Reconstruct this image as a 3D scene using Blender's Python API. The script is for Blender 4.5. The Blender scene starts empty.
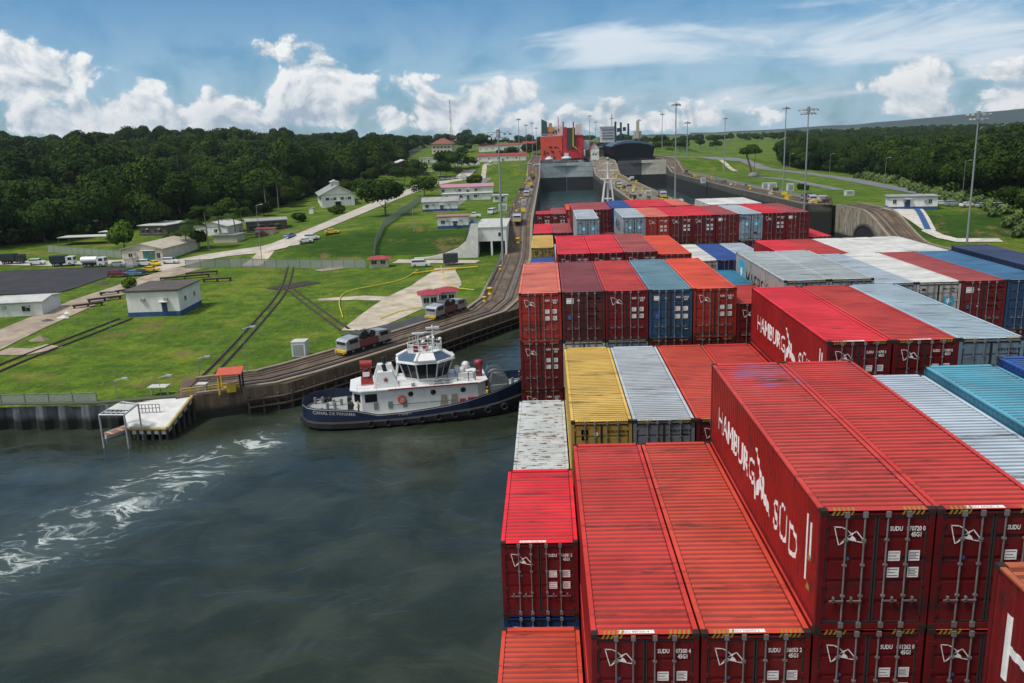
import bpy, math, random
import numpy as np
from mathutils import Vector, Matrix
R = math.radians
scene = bpy.context.scene
COL = scene.collection
# ---------------------------------------------------------------- camera
CAM_H = 36.0
PITCH, YAW, ROLL, FPX = 0.237, 0.0461, -0.0365, 834.98
_cp, _sp, _cr, _sr, _c, _s = math.cos(PITCH), math.sin(PITCH), math.cos(ROLL), math.sin(ROLL), math.cos(YAW), math.sin(YAW)
def _w(a, b, z): return Vector((_c*a - _s*b, _s*a + _c*b, z))
_fw, _up, _rt = _w(0, _cp, -_sp), _w(0, _sp, _cp), _w(1, 0, 0)
_r2, _u2 = _rt*_cr + _up*_sr, _up*_cr - _rt*_sr
cam_data = bpy.data.cameras.new('camera')
cam = bpy.data.objects.new('camera', cam_data); COL.objects.link(cam)
cam_data.sensor_width = 36; cam_data.lens = FPX/1024*36
cam_data.clip_start = 0.3; cam_data.clip_end = 40000
m = Matrix.Identity(4)
for i, v in enumerate((_r2, _u2, -_fw)):
    for j in range(3): m[j][i] = v[j]
m.translation = (0, 0, CAM_H); cam.matrix_world = m
scene.camera = cam
def ray(px, py):
    a, b = (px-512)/FPX, (341.5-py)/FPX
    return _fw + _r2*a + _u2*b
def at(px, py, z=0.0):            # the point where the sight line meets the level z
    d = ray(px, py); t = (z-CAM_H)/d.z
    return Vector((d.x*t, d.y*t, z))
def at_y(px, py, y):              # the point of the sight line at the distance y
    d = ray(px, py); t = y/d.y
    return Vector((d.x*t, y, CAM_H+d.z*t))
# ---------------------------------------------------------------- view, world, sun
scene.view_settings.view_transform = 'Standard'; scene.view_settings.look = 'None'
scene.view_settings.gamma = 1; scene.view_settings.exposure = EXPOSURE = 0.12
scene.render.engine = 'CYCLES'
scene.cycles.max_bounces = 6; scene.cycles.transparent_max_bounces = 12; scene.cycles.volume_bounces = 0
SUN_EL, SUN_AZ = R(60), R(-118)     # azimuth from +Y (ahead) towards +X; negative: ahead to the left
sun_dir = Vector((math.sin(SUN_AZ)*math.cos(SUN_EL), math.cos(SUN_AZ)*math.cos(SUN_EL), math.sin(SUN_EL)))
sd = bpy.data.lights.new('sun', 'SUN'); sd.energy = 3.1; sd.angle = R(12); sd.color = (1.0, .96, .9)
sun = bpy.data.objects.new('sun', sd); COL.objects.link(sun)
sun.rotation_euler = (-sun_dir).to_track_quat('-Z', 'Y').to_euler()

class NT:                          # short-hand for building node trees
    def __init__(s, tree): s.t = tree; s.L = tree.links
    def n(s, typ, ins=None, **kw):
        nd = s.t.nodes.new(typ)
        for k, v in kw.items(): setattr(nd, k, v)
        for k, v in (ins or {}).items(): s.set(nd.inputs[k], v)
        return nd
    def set(s, sock, v):
        if isinstance(v, bpy.types.NodeSocket): s.L.new(v, sock)
        elif isinstance(v, bpy.types.Node): s.L.new(v.outputs[0], sock)
        else: sock.default_value = v
    def m(s, op, a, b=0.0, c=None, clamp=False):
        nd = s.t.nodes.new('ShaderNodeMath'); nd.operation = op; nd.use_clamp = clamp
        s.set(nd.inputs[0], a); s.set(nd.inputs[1], b)
        if c is not None: s.set(nd.inputs[2], c)
        return nd.outputs[0]
    def ss(s, v, lo, hi, a=0.0, b=1.0):      # smoothstep
        nd = s.t.nodes.new('ShaderNodeMapRange'); nd.interpolation_type = 'SMOOTHSTEP'
        for i, x in zip((0, 1, 2, 3, 4), (v, lo, hi, a, b)): s.set(nd.inputs[i], x)
        return nd.outputs[0]
    def mix(s, f, a, b, mode='MIX'):
        nd = s.t.nodes.new('ShaderNodeMix'); nd.data_type = 'RGBA'; nd.blend_type = mode; nd.clamp_factor = True
        s.set(nd.inputs[0], f); s.set(nd.inputs[6], c4(a)); s.set(nd.inputs[7], c4(b))
        return nd.outputs[2]
    def noise(s, vec, scale, detail=3.0, rough=.55, dim='3D', dist=0.0):
        nd = s.n('ShaderNodeTexNoise', {'Scale': scale, 'Detail': detail, 'Roughness': rough, 'Distortion': dist}, noise_dimensions=dim)
        s.set(nd.inputs['Vector'], vec); return nd.outputs[0]
    def xyz(s, x, y, z=0.0):
        nd = s.t.nodes.new('ShaderNodeCombineXYZ')
        for i, v in enumerate((x, y, z)): s.set(nd.inputs[i], v)
        return nd.outputs[0]
    def sep(s, v):
        nd = s.t.nodes.new('ShaderNodeSeparateXYZ'); s.set(nd.inputs[0], v); return nd.outputs
    def scale(s, v, k):
        nd = s.t.nodes.new('ShaderNodeVectorMath'); nd.operation = 'MULTIPLY'; s.set(nd.inputs[0], v); nd.inputs[1].default_value = k; return nd.outputs[0]
def c4(v): return (*v, 1.0) if isinstance(v, (tuple, list)) and len(v) == 3 else v

def make_world():
    w = bpy.data.worlds.new('World'); scene.world = w; w.use_nodes = True
    w.node_tree.nodes.clear(); T = NT(w.node_tree)
    sky = T.n('ShaderNodeTexSky', sky_type='NISHITA', sun_disc=False, sun_elevation=SUN_EL, sun_rotation=SUN_AZ,
              altitude=30, air_density=1.0, dust_density=0.6, ozone_density=2.2)
    co = T.n('ShaderNodeTexCoord').outputs['Generated']
    x, y, z = T.sep(co)
    az = T.m('ARCTAN2', x, y)
    el = T.m('ARCTAN2', z, T.m('SQRT', T.m('ADD', T.m('MULTIPLY', x, x), T.m('MULTIPLY', y, y))))
    # cumulus banks: soft blobs (azimuth, elevation, half widths) broken up by fractal noise
    def blob(px, py, wx, wy, amp=1.0):
        d = ray(px, py); a0 = math.atan2(d.x, d.y); e0 = math.atan2(d.z, math.hypot(d.x, d.y))
        qx = T.m('DIVIDE', T.m('SUBTRACT', az, a0), wx/FPX); qy = T.m('DIVIDE', T.m('SUBTRACT', el, e0), wy/FPX)
        r = T.m('ADD', T.m('MULTIPLY', qx, qx), T.m('MULTIPLY', qy, qy))
        return T.m('MULTIPLY', T.m('SUBTRACT', 1.0, r), amp)
    def union(lst):
        o = lst[0]
        for b in lst[1:]: o = T.m('SMOOTH_MAX', o, b, .35)
        return o
    p = T.xyz(az, T.m('MULTIPLY', el, 1.25), 0.0)
    n1 = T.noise(p, 13, 9, .58, '2D', .25)
    n2 = T.noise(T.scale(p, (1, 1, 1)), 42, 6, .6, '2D')
    up = T.n('ShaderNodeVectorMath', {1: (-.006, .011, 0)}, operation='ADD'); T.set(up.inputs[0], p)
    n1b = T.noise(up.outputs[0], 13, 9, .58, '2D', .25)
    big = union([blob(*b) for b in [(40, 72, 62, 30), (0, 60, 40, 26), (72, 66, 20, 16), (158, 84, 26, 18), (130, 112, 80, 22), (50, 118, 80, 26),
        (275, 52, 34, 17), (318, 72, 46, 34), (352, 96, 92, 32), (250, 112, 90, 26), (430, 118, 80, 22), (500, 92, 46, 18),
        (590, 118, 110, 20, .8), (700, 112, 90, 22, .75), (935, 72, 50, 22), (900, 84, 60, 14), (985, 74, 44, 16), (1010, 96, 60, 20), (1090, 70, 60, 30),
        (940, 104, 70, 14, .8), (-120, 80, 90, 50), (-300, 100, 120, 40), (1300, 90, 140, 40), (60, 122, 150, 18, 1.5), (250, 120, 170, 16, 1.4), (420, 114, 90, 22, 1.3), (600, 122, 170, 14, 1.2), (20, 84, 60, 34, 1.3), (330, 84, 70, 34, 1.3)]])
    dens = T.m('ADD', big, T.m('MULTIPLY', T.m('SUBTRACT', n1, .5), 4.2))
    dens = T.m('ADD', dens, T.m('MULTIPLY', T.m('SUBTRACT', n2, .5), .9))
    cum = T.ss(dens, .42, .82)
    light = T.m('ADD', .62, T.m('MULTIPLY', T.m('SUBTRACT', n1, n1b), 5.5), clamp=True)
    core = T.ss(dens, .9, 2.4, 1.0, .72)
    # high thin veil
    ps = T.xyz(T.m('ADD', az, T.m('MULTIPLY', el, -1.2)), T.m('MULTIPLY', el, 5.0), 3.0)
    n3 = T.noise(ps, 5, 8, .6, '2D', .4)
    band = union([blob(*b) for b in [(820, 38, 330, 26), (640, 44, 120, 18, .9), (960, 24, 130, 26), (800, 4, 60, 6, .7), (480, 84, 60, 26, .5), (745, 95, 200, 16, .7), (1010, 60, 40, 14)]])
    vd = T.m('ADD', band, T.m('MULTIPLY', T.m('SUBTRACT', n3, .5), 3.2))
    veil = T.m('MULTIPLY', T.ss(vd, .0, 1.1), .85)
    low = T.m('MULTIPLY', T.ss(el, .19, .0), T.ss(n1, .2, .6))      # pale build-up low over the land
    low = T.m('MULTIPLY', low, .7)
    skyc = T.mix(1.0, sky.outputs[0], (.40, .74, 1.0), 'MULTIPLY')
    veilc = T.mix(n3, (6.6, 7.7, 8.6), (9.2, 9.8, 10.3))
    c = T.mix(low, skyc, (5.4, 7.4, 9.0))
    c = T.mix(veil, c, veilc)
    cc = T.mix(T.m('MULTIPLY', light, core), (4.0, 5.0, 6.0), (10.4, 10.4, 10.2))
    c = T.mix(T.m('MULTIPLY', cum, .96), c, cc)
    # bright cloud added overhead and behind the viewer, out of view, as fill light
    deck = T.m('MAXIMUM', T.ss(el, .52, 1.0), T.m('MULTIPLY', T.ss(y, .15, -.25), T.ss(el, .0, .3)))
    c = T.mix(T.m('MULTIPLY', deck, .95), c, T.mix(T.noise(co, 3.0, 5, .6), (4.2, 4.8, 5.5), (8.4, 8.7, 9.0)))
    bg = T.n('ShaderNodeBackground', {0: c, 1: .090}); out = T.n('ShaderNodeOutputWorld', {0: bg.outputs[0]})
make_world()

# ---------------------------------------------------------------- helpers
def link(o, parent=None):
    COL.objects.link(o)
    if parent is not None: o.parent = parent
    return o
def tag(o, label=None, cat=None, group=None, kind=None):
    for k, v in (('label', label), ('category', cat), ('group', group), ('kind', kind)):
        if v: o[k] = v
    return o
def empty(name, loc, rz=0.0, label=None, cat=None, group=None, sc=None):
    o = bpy.data.objects.new(name, None); o.empty_display_size = .2
    o.location = loc; o.rotation_euler = (0, 0, rz)
    if sc: o.scale = (sc, sc, sc) if not isinstance(sc, (tuple, list)) else sc
    link(o); return tag(o, label, cat, group)
class MB:                           # collects shapes; build() links them as ONE mesh
    def __init__(s): s.v = []; s.f = []; s.mi = []; s.sm = []
    def add(s, vs, fs, m=0, smooth=False):
        b = len(s.v); s.v += [tuple(v) for v in vs]
        for f in fs: s.f.append(tuple(i+b for i in f)); s.mi.append(m); s.sm.append(smooth)
        return s
    def box(s, x0, x1, y0, y1, z0, z1, m=0, rot=None):
        vs = [(x, y, z) for z in (z0, z1) for x, y in ((x0, y0), (x1, y0), (x1, y1), (x0, y1))]
        if rot:
            (cx, cy), a = rot; ca, sa = math.cos(a), math.sin(a)
            vs = [(cx+(x-cx)*ca-(y-cy)*sa, cy+(x-cx)*sa+(y-cy)*ca, z) for x, y, z in vs]
        return s.add(vs, [(3, 2, 1, 0), (4, 5, 6, 7), (0, 1, 5, 4), (1, 2, 6, 5), (2, 3, 7, 6), (3, 0, 4, 7)], m)
    def cbox(s, cx, cy, cz, sx, sy, sz, m=0, a=0.0):
        return s.box(cx-sx/2, cx+sx/2, cy-sy/2, cy+sy/2, cz-sz/2, cz+sz/2, m, ((cx, cy), a) if a else None)
    def quad(s, a, b, c, d, m=0): return s.add([a, b, c, d], [(0, 1, 2, 3)], m)
    def prism(s, poly, z0, z1, m=0):
        n = len(poly)
        z0 = z0 if hasattr(z0, '__len__') else [z0]*n; z1 = z1 if hasattr(z1, '__len__') else [z1]*n
        vs = [(p[0], p[1], a) for p, a in zip(poly, z0)] + [(p[0], p[1], a) for p, a in zip(poly, z1)]
        fs = [tuple(range(n-1, -1, -1)), tuple(range(n, 2*n))] + [(i, (i+1) % n, (i+1) % n+n, i+n) for i in range(n)]
        return s.add(vs, fs, m)
    def ext(s, poly, axis, a, b, m=0):            # extrude a 2-D outline along x, y or z
        f = {'x': lambda p, t: (t, p[0], p[1]), 'y': lambda p, t: (p[0], t, p[1]), 'z': lambda p, t: (p[0], p[1], t)}[axis]
        n = len(poly); vs = [f(p, a) for p in poly] + [f(p, b) for p in poly]
        return s.add(vs, [tuple(range(n-1, -1, -1)), tuple(range(n, 2*n))] + [(i, (i+1) % n, (i+1) % n+n, i+n) for i in range(n)], m)
    def tube(s, p, q, r, r2=None, n=8, m=0, caps=True, smooth=True):
        p, q = Vector(p), Vector(q); d = (q-p)
        if d.length < 1e-6: return s
        r2 = r if r2 is None else r2
        u = d.orthogonal().normalized(); w = d.normalized().cross(u)
        vs = [];
        for c, rr in ((p, r), (q, r2)):
            for i in range(n):
                t = 2*math.pi*i/n; vs.append(c+(u*math.cos(t)+w*math.sin(t))*rr)
        s.add(vs, [(i, (i+1) % n, (i+1) % n+n, i+n) for i in range(n)], m, smooth)
        if caps: s.add(vs, [tuple(range(n-1, -1, -1)), tuple(range(n, 2*n))], m)
        return s
    def path(s, pts, r, n=6, m=0):
        for a, b in zip(pts, pts[1:]): s.tube(a, b, r, n=n, m=m)
        return s
    def lathe(s, prof, c=(0, 0, 0), n=16, m=0, smooth=True):
        vs = [(c[0]+r*math.cos(2*math.pi*i/n), c[1]+r*math.sin(2*math.pi*i/n), c[2]+z) for r, z in prof for i in range(n)]
        fs = [(k*n+i, k*n+(i+1) % n, (k+1)*n+(i+1) % n, (k+1)*n+i) for k in range(len(prof)-1) for i in range(n)]
        return s.add(vs, fs, m, smooth)
    def ball(s, c, rx, ry=None, rz=None, n=10, k=6, m=0):
        ry = ry or rx; rz = rz or rx
        prof = [(math.sin(math.pi*j/k), -math.cos(math.pi*j/k)) for j in range(k+1)]
        vs = [(c[0]+rx*max(r, 1e-3)*math.cos(2*math.pi*i/n), c[1]+ry*max(r, 1e-3)*math.sin(2*math.pi*i/n), c[2]+rz*z) for r, z in prof for i in range(n)]
        fs = [(j*n+i, j*n+(i+1) % n, (j+1)*n+(i+1) % n, (j+1)*n+i) for j in range(k) for i in range(n)]
        return s.add(vs, fs, m, True)
    def mesh(s, name, mats=()):
        me = bpy.data.meshes.new(name); me.from_pydata(s.v, [], s.f)
        for mt in mats: me.materials.append(mt)
        me.polygons.foreach_set('material_index', s.mi); me.polygons.foreach_set('use_smooth', s.sm); me.update()
        return me
    def build(s, name, mats, parent=None, label=None, cat=None, group=None, kind=None, loc=None):
        mats = mats if isinstance(mats, (list, tuple)) else [mats]
        o = bpy.data.objects.new(name, s.mesh(name, mats)); link(o, parent)
        if loc is not None: o.location = loc
        return tag(o, label, cat, group, kind)
def inst(name, mesh, mats, parent=None):          # object sharing mesh data, with materials of its own
    o = bpy.data.objects.new(name, mesh); link(o, parent)
    for i, mt in enumerate(mats):
        o.material_slots[i].link = 'OBJECT'; o.material_slots[i].material = mt
    return o
def copy_tree(o, loc=None, rz=None, label=None, group=None, parent=None, sc=None):
    c = o.copy(); COL.objects.link(c)
    if parent is not None: c.parent = parent
    for ch in o.children: copy_tree(ch, parent=c)
    if loc is not None: c.location = loc
    if rz is not None: c.rotation_euler = (0, 0, rz)
    if sc: c.scale = (sc, sc, sc)
    return tag(c, label, None, group)
def smooth(t, a, b):
    t = min(1.0, max(0.0, (t-a)/(b-a))); return t*t*(3-2*t)
def lin(pts, t):
    if t <= pts[0][0]: return pts[0][1]
    for (a, b), (c, d) in zip(pts, pts[1:]):
        if t <= c: return b+(d-b)*(t-a)/(c-a)
    return pts[-1][1]

# ---------------------------------------------------------------- materials
MATS = {}
def mat(name, col, rough=.6, metal=0.0, var=.12, scale=1.5, bump=0.0, dirt=0.0, dirtc=(.10, .07, .05), spec=.5, stretch=None, emit=0.0):
    if name in MATS: return MATS[name]
    m = bpy.data.materials.new(name); m.use_nodes = True; T = NT(m.node_tree); bs = m.node_tree.nodes['Principled BSDF']
    P = T.n('ShaderNodeNewGeometry').outputs['Position']
    if stretch: P = T.scale(P, stretch)
    n = T.noise(P, scale, 5, .6); n2 = T.noise(P, scale*.17, 3, .6)
    c = T.mix(T.ss(n, .3, .7), tuple(x*(1-var) for x in col), tuple(min(1, x*(1+var)) for x in col))
    c = T.mix(T.ss(n2, .35, .75, 0, var*1.5), c, tuple(x*.6 for x in col))
    if dirt:
        c = T.mix(T.m('MULTIPLY', T.ss(T.noise(P, scale*.8, 7, .7), .62-.25*dirt, .75), min(1, dirt*1.3)), c, dirtc)
    T.set(bs.inputs['Base Color'], c); bs.inputs['Roughness'].default_value = rough; bs.inputs['Metallic'].default_value = metal
    bs.inputs['Specular IOR Level'].default_value = spec
    if bump:
        b = T.n('ShaderNodeBump', {'Strength': bump, 'Distance': .05}); T.set(b.inputs['Height'], T.noise(P, scale*4, 4)); T.set(bs.inputs['Normal'], b.outputs[0])
    if emit: T.set(bs.inputs['Emission Color'], c4(col)); bs.inputs['Emission Strength'].default_value = emit
    MATS[name] = m; return m
def paint(name, col, rust=.25, fade=0.15, grime=.3, rough=.42, blotch=None, stain=None):   # weathered container paint
    if name in MATS: return MATS[name]
    m = bpy.data.materials.new(name); m.use_nodes = True; T = NT(m.node_tree); bs = m.node_tree.nodes['Principled BSDF']
    P = T.n('ShaderNodeNewGeometry').outputs['Position']
    big = T.noise(P, .35, 4, .6); mid = T.noise(T.scale(P, (.5, 2.2, 2.0)), 1.3, 6, .65); fine = T.noise(P, 7, 6, .7)
    c = T.mix(T.ss(big, .35, .7), tuple(x*(1-fade) for x in col), tuple(min(1, x*(1+fade)+fade*.05) for x in col))
    c = T.mix(T.ss(mid, .48, .78, 0, grime), c, tuple(x*.42+.008 for x in col))
    c = T.mix(T.ss(T.noise(T.scale(P, (.25, 5, .6)), 1.1, 5, .7), .55, .8, 0, grime*.8), c, (.05, .035, .028))
    # long cross-wise scuffs and soot, and paler chalked patches
    sc1 = T.noise(T.scale(P, (.22, 1.5, 1)), 1.0, 6, .7); sc2 = T.noise(T.scale(P, (.5, 6, 2)), 1.6, 5, .7)
    c = T.mix(T.m('MULTIPLY', T.ss(sc1, .52, .64), T.ss(sc2, .44, .58)), c, tuple(x*.25+.012 for x in col))
    c = T.mix(T.ss(T.noise(P, .9, 6, .65), .58, .80, 0, .35), c, tuple(min(1, x*1.15+.05) for x in col))
    if stain:
        sx_ = T.sep(P); qx = T.m('DIVIDE', T.m('SUBTRACT', sx_[0], stain[0]), stain[2]); qy = T.m('DIVIDE', T.m('SUBTRACT', sx_[1], stain[1]), stain[3])
        rr = T.m('ADD', T.m('MULTIPLY', qx, qx), T.m('MULTIPLY', qy, qy)); sn = T.noise(T.scale(P, (.6, 1.5, 1)), 1.0, 4, .5, dist=1.5)
        c = T.mix(T.m('MULTIPLY', T.ss(rr, 1, .2), T.ss(sn, .44, .56, 0, .75)), c, (.20, .14, .34))
    if blotch: c = T.mix(T.ss(T.noise(P, .55, 4, .5, dist=1.0), .63, .70, 0, .5), c, blotch)
    rn = T.m('MULTIPLY', T.ss(T.noise(T.scale(P, (.8, 1.6, 1)), 2.4, 8, .72), .74-.30*rust, .80-.26*rust), min(1, .35+rust))
    c = T.mix(rn, c, T.mix(fine, (.17, .06, .02), (.06, .025, .012)))
    T.set(bs.inputs['Base Color'], c)
    bs.inputs['Specular IOR Level'].default_value = .28
    T.set(bs.inputs['Roughness'], T.m('ADD', rough, T.m('MULTIPLY', T.m('ADD', mid, rn), .22)))
    b = T.n('ShaderNodeBump', {'Strength': .25, 'Distance': .02}); T.set(b.inputs['Height'], T.noise(P, 2.2, 3)); T.set(bs.inputs['Normal'], b.outputs[0])
    MATS[name] = m; return m
white_paint = mat('white_marking', (.78, .76, .72), .5, var=.08, scale=6)
steel = mat('galvanised_bar', (.19, .18, .17), .55, .2, var=.2, scale=5, dirt=.3)
dark = mat('black_void', (.012, .011, .011), .9, var=.1)
black_ink = mat('black_ink', (.02, .02, .02), .6)
casting = mat('corner_casting_steel', (.035, .022, .018), .85, spec=.15, dirt=.4, dirtc=(.14, .06, .025), scale=4)
hazard_yellow = mat('hazard_yellow', (.30, .19, .02), .8, dirt=.5)
starblue = mat('star_square_blue', (.03, .36, .52), .5)

# ---------------------------------------------------------------- lettering
_txt = {}
def text_mesh(s, h, align='LEFT', thick=0.0):
    k = (s, h, align)
    if k in _txt: return _txt[k]
    cu = bpy.data.curves.new('lettering', 'FONT'); cu.body = s; cu.size = h/.70; cu.align_x = align; cu.extrude = .002; cu.resolution_u = 2; cu.offset = thick
    o = bpy.data.objects.new('lettering', cu); COL.objects.link(o)
    me = bpy.data.meshes.new_from_object(o.evaluated_get(bpy.context.evaluated_depsgraph_get()))
    bpy.data.objects.remove(o); bpy.data.curves.remove(cu); me.materials.clear()
    _txt[k] = me; return me
def add_text(mb, s, h, fn, m=0, align='LEFT', thick=0.0):      # fn maps (x, y) of the writing to 3-D
    me = text_mesh(s, h, align, thick)
    mb.add([fn(v.co.x, v.co.y, v.co.z) for v in me.vertices], [tuple(p.vertices) for p in me.polygons], m)
# ---------------------------------------------------------------- shipping containers
CW = 2.438
FULL, HALF = 12.192, 6.058
_cm = {}
def cmesh(key, fn):
    if key not in _cm: _cm[key] = fn()
    return _cm[key]
def frame_mesh(L, H):              # rails, posts, floor and far end; slot 0 paint, 1 castings, 2 void
    b = MB(); p = .13
    for x in (0, CW-p):
        b.box(x, x+p, .0, .12, .1, H-.1); b.box(x, x+p, L-.12, L, .1, H-.1)
        b.box(x+.02 if x == 0 else x, x+p if x == 0 else x+p-.02, .12, L-.12, .0, .16); b.box(x+.01 if x == 0 else x, x+p if x == 0 else x+p-.01, .12, L-.12, H-.12, H-.012)
        for y in (-.004, L-.174):
            for z in (-.002, H-.12):
                xx = x-.003 if x == 0 else x-.03
                b.box(xx, xx+.164, y, y+.178, z, z+.122, 1)
                b.box(xx+.05, xx+.114, y-.002, y+.02, z+.03, z+.09, 2)
            b.box(x+.03, x+.10, y+.05, y+.13, H, H+.003, 2)
    b.box(p, CW-p, .0, .12, .02, .15); b.box(p, CW-p, .0, .13, H-.13, H-.008)
    b.box(p, CW-p, .12, L-.12, .08, .14)
    n = 14; z0, z1 = .15, H-.12       # corrugated far end
    for i in range(n):
        x0 = p+(CW-2*p)*i/n; x1 = p+(CW-2*p)*(i+1)/n; d = .0 if i % 2 else .04
        b.box(x0, x1, L-.10-d, L-.06-d, z0, z1)
    b.box(p, CW-p, L-.12, L-.01, H-.12, H-.012); b.box(p, CW-p, L-.12, L-.01, .0, .15)
    return b.mesh('frame', [None]*3)
def roof_mesh(L, H):
    b = MB(); n = int(round((L-.5)/.25)); y0 = .26; st = (L-2*y0)/n; x0, x1 = .10, CW-.10; z = H-.045; r = .036
    prof = [(.0, z)]; y = y0
    for i in range(n):
        prof += [(y, z), (y+st*.16, z+r), (y+st*.62, z+r), (y+st*.80, z)]; y += st
    prof += [(L-.0, z)]
    e = .16
    vs = []; fs = []
    for yy, zz in prof: vs += [(x0, yy, z), (x0+e*.35, yy, zz), (x1-e*.35, yy, zz), (x1, yy, z)]
    for i in range(len(prof)-1):
        flat = abs(prof[i][1]-prof[i+1][1]) < 1e-6 and prof[i][1] < H-.02
        b.add([], []); base_ = len(b.v)
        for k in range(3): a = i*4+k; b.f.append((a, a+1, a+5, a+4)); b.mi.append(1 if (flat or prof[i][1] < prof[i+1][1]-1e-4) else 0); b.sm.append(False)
    b.v += vs
    b.box(.0, .115, .16, L-.16, H-.05, H-.006); b.box(CW-.115, CW, .16, L-.16, H-.05, H-.006)
    b.box(.16, CW-.16, .0, .2, H-.06, H-.004); b.box(.16, CW-.16, L-.2, L, H-.06, H-.004)
    return b.mesh('roof', [None]*2)
def side_mesh(L, H, s):
    b = MB(); n = int(round((L-.3)/.278)); st = (L-.26)/n; y = .13; xo = .012 if s < 0 else CW-.012; d = .022*(1 if s < 0 else -1)
    pr = [(xo, y)]
    for i in range(n): pr += [(xo, y+st*.40), (xo+d, y+st*.56), (xo+d, y+st*.84), (xo, y+st)]; y += st
    z0, z1 = .15, H-.11
    vs = [(x, yy, z) for x, yy in pr for z in (z0, z1)]
    fs = [(2*i, 2*i+1, 2*i+3, 2*i+2) if s > 0 else (2*i, 2*i+2, 2*i+3, 2*i+1) for i in range(len(pr)-1)]
    return b.add(vs, fs).mesh('side_wall', [None])
def door_mesh(H, k):               # k = 0 left leaf, 1 right leaf
    b = MB(); x0 = .14 if k == 0 else CW/2+.012; x1 = CW/2-.012 if k == 0 else CW-.14; z0, z1 = .17, H-.15
    b.box(x0, x1, .05, .09, z0, z1)
    nb = 5; st = (z1-z0)/nb          # stamped panels
    for i in range(nb):
        b.box(x0+.02, x1-.02, .028, .05, z0+i*st+.05, z0+(i+1)*st-.05) if i % 1 == 0 else None
    b.box(x0, x0+.035, .015, .05, z0, z1, 1); b.box(x1-.035, x1, .015, .05, z0, z1, 1); b.box(x0+.035, x1-.035, .015, .05, z0, z0+.04, 1); b.box(x0+.035, x1-.035, .015, .05, z1-.04, z1, 1)
    for z in (z0+.2, z0+(z1-z0)*.36, z0+(z1-z0)*.64, z1-.2):     # hinges
        xx = x0-.05 if k == 0 else x1-.04
        b.box(xx, xx+.09, -.004, .02, z-.05, z+.05)
    return b.mesh('door', [None]*2)
def bars_mesh(H, k):
    b = MB(); c = CW/2; z0, z1 = .10, H-.06
    xs = (c-.83+.17, c-.27) if k == 0 else (c+.22, c+.66)
    for x in xs:
        b.tube((x, -.012, z0), (x, -.012, z1), .021, n=6)
        for z in (z0+.03, z1-.03): b.box(x-.05, x+.05, -.04, .012, z-.07, z+.06)
        for z in (z0+.75, z0+1.5, z0+2.1):
            if z < z1-.3: b.box(x-.045, x+.045, -.034, .012, z-.025, z+.025)
        s = -1 if k == 0 else 1
        b.box(x-.30 if k == 0 else x-.02, x+.02 if k == 0 else x+.30, -.05, -.03, z0+.62, z0+.655)
        b.box(x+s*.2-.02, x+s*.2+.02, -.05, .01, z0+.60, z0+.72)
    return b.mesh('locking_bar', [None])
def stripes_mesh(H):
    b = MB()
    for s in (0, 1):
        for i in range(5):
            x = .22+i*.10 if s == 0 else CW-.72+i*.10
            b.add([(x, -.004, H-.115), (x+.05, -.004, H-.115), (x+.10, -.004, H-.02), (x+.05, -.004, H-.02)], [(0, 1, 2, 3)])
            b.add([(x+.05, -.004, H-.02+.017), (x+.10, -.004, H-.02+.017), (x+.13, .16, H-.001), (x+.08, .16, H-.001)], [(0, 1, 2, 3)])
    return b.mesh('hazard_stripe', [None])
def stroke(b, pts, w, y, m=0):     # flat painted line in the door plane
    for (x0, z0), (x1, z1) in zip(pts, pts[1:]):
        dx, dz = x1-x0, z1-z0; l = math.hypot(dx, dz) or 1; nx, nz = -dz/l*w/2, dx/l*w/2; ex, ez = dx/l*w*.3, dz/l*w*.3
        b.add([(x0-nx-ex, y, z0-nz-ez), (x1-nx+ex, y, z1-nz+ez), (x1+nx+ex, y, z1+nz+ez), (x0+nx-ex, y, z0+nz-ez)], [(0, 1, 2, 3)])
def flag_logo(b, x, z, s, y):      # the white outlined pennant on the left door
    P = lambda u, v: (x+u*s, z+v*s)
    stroke(b, [P(0, .62), P(.02, .60), P(.09, .3), P(.17, 0)], .03*s, y)
    stroke(b, [P(0, .62), P(.25, .60), P(.42, .50), P(.55, .36), P(.70, .46), P(1, .06)], .035*s, y)
    stroke(b, [P(1, .06), P(.72, .11), P(.45, .22)], .035*s, y)
    f = lambda pts: b.add([(P(*q)[0], y-.0006, P(*q)[1]) for q in pts], [tuple(range(len(pts)))])
    f([(.17, 0), (.24, .02), (.42, .17), (.40, .28)]); f([(.42, .17), (.72, .11), (.66, .24), (.55, .33), (.40, .28)]); f([(.40, .28), (.50, .22), (.64, .42), (.57, .42), (.48, .33)])
def number_block(b, num, size, y, H, x=None):
    x = CW/2+.30 if x is None else x
    fn = lambda px, pz: (lambda u, v, w: (px+u*.70, y-.001-w*.3, pz+v))
    a, c = num.split('|') if '|' in num else (num, '45G1')
    p = a.split(' ')
    add_text(b, p[0], size, fn(CW/2+.28, H-.50), thick=.004); add_text(b, ' '.join(p[1:]), size, fn(CW/2+.64, H-.50), thick=.004); add_text(b, c, size, fn(CW/2+.74, H-.64), thick=.004)
DOOR_Y = .0145
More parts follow.
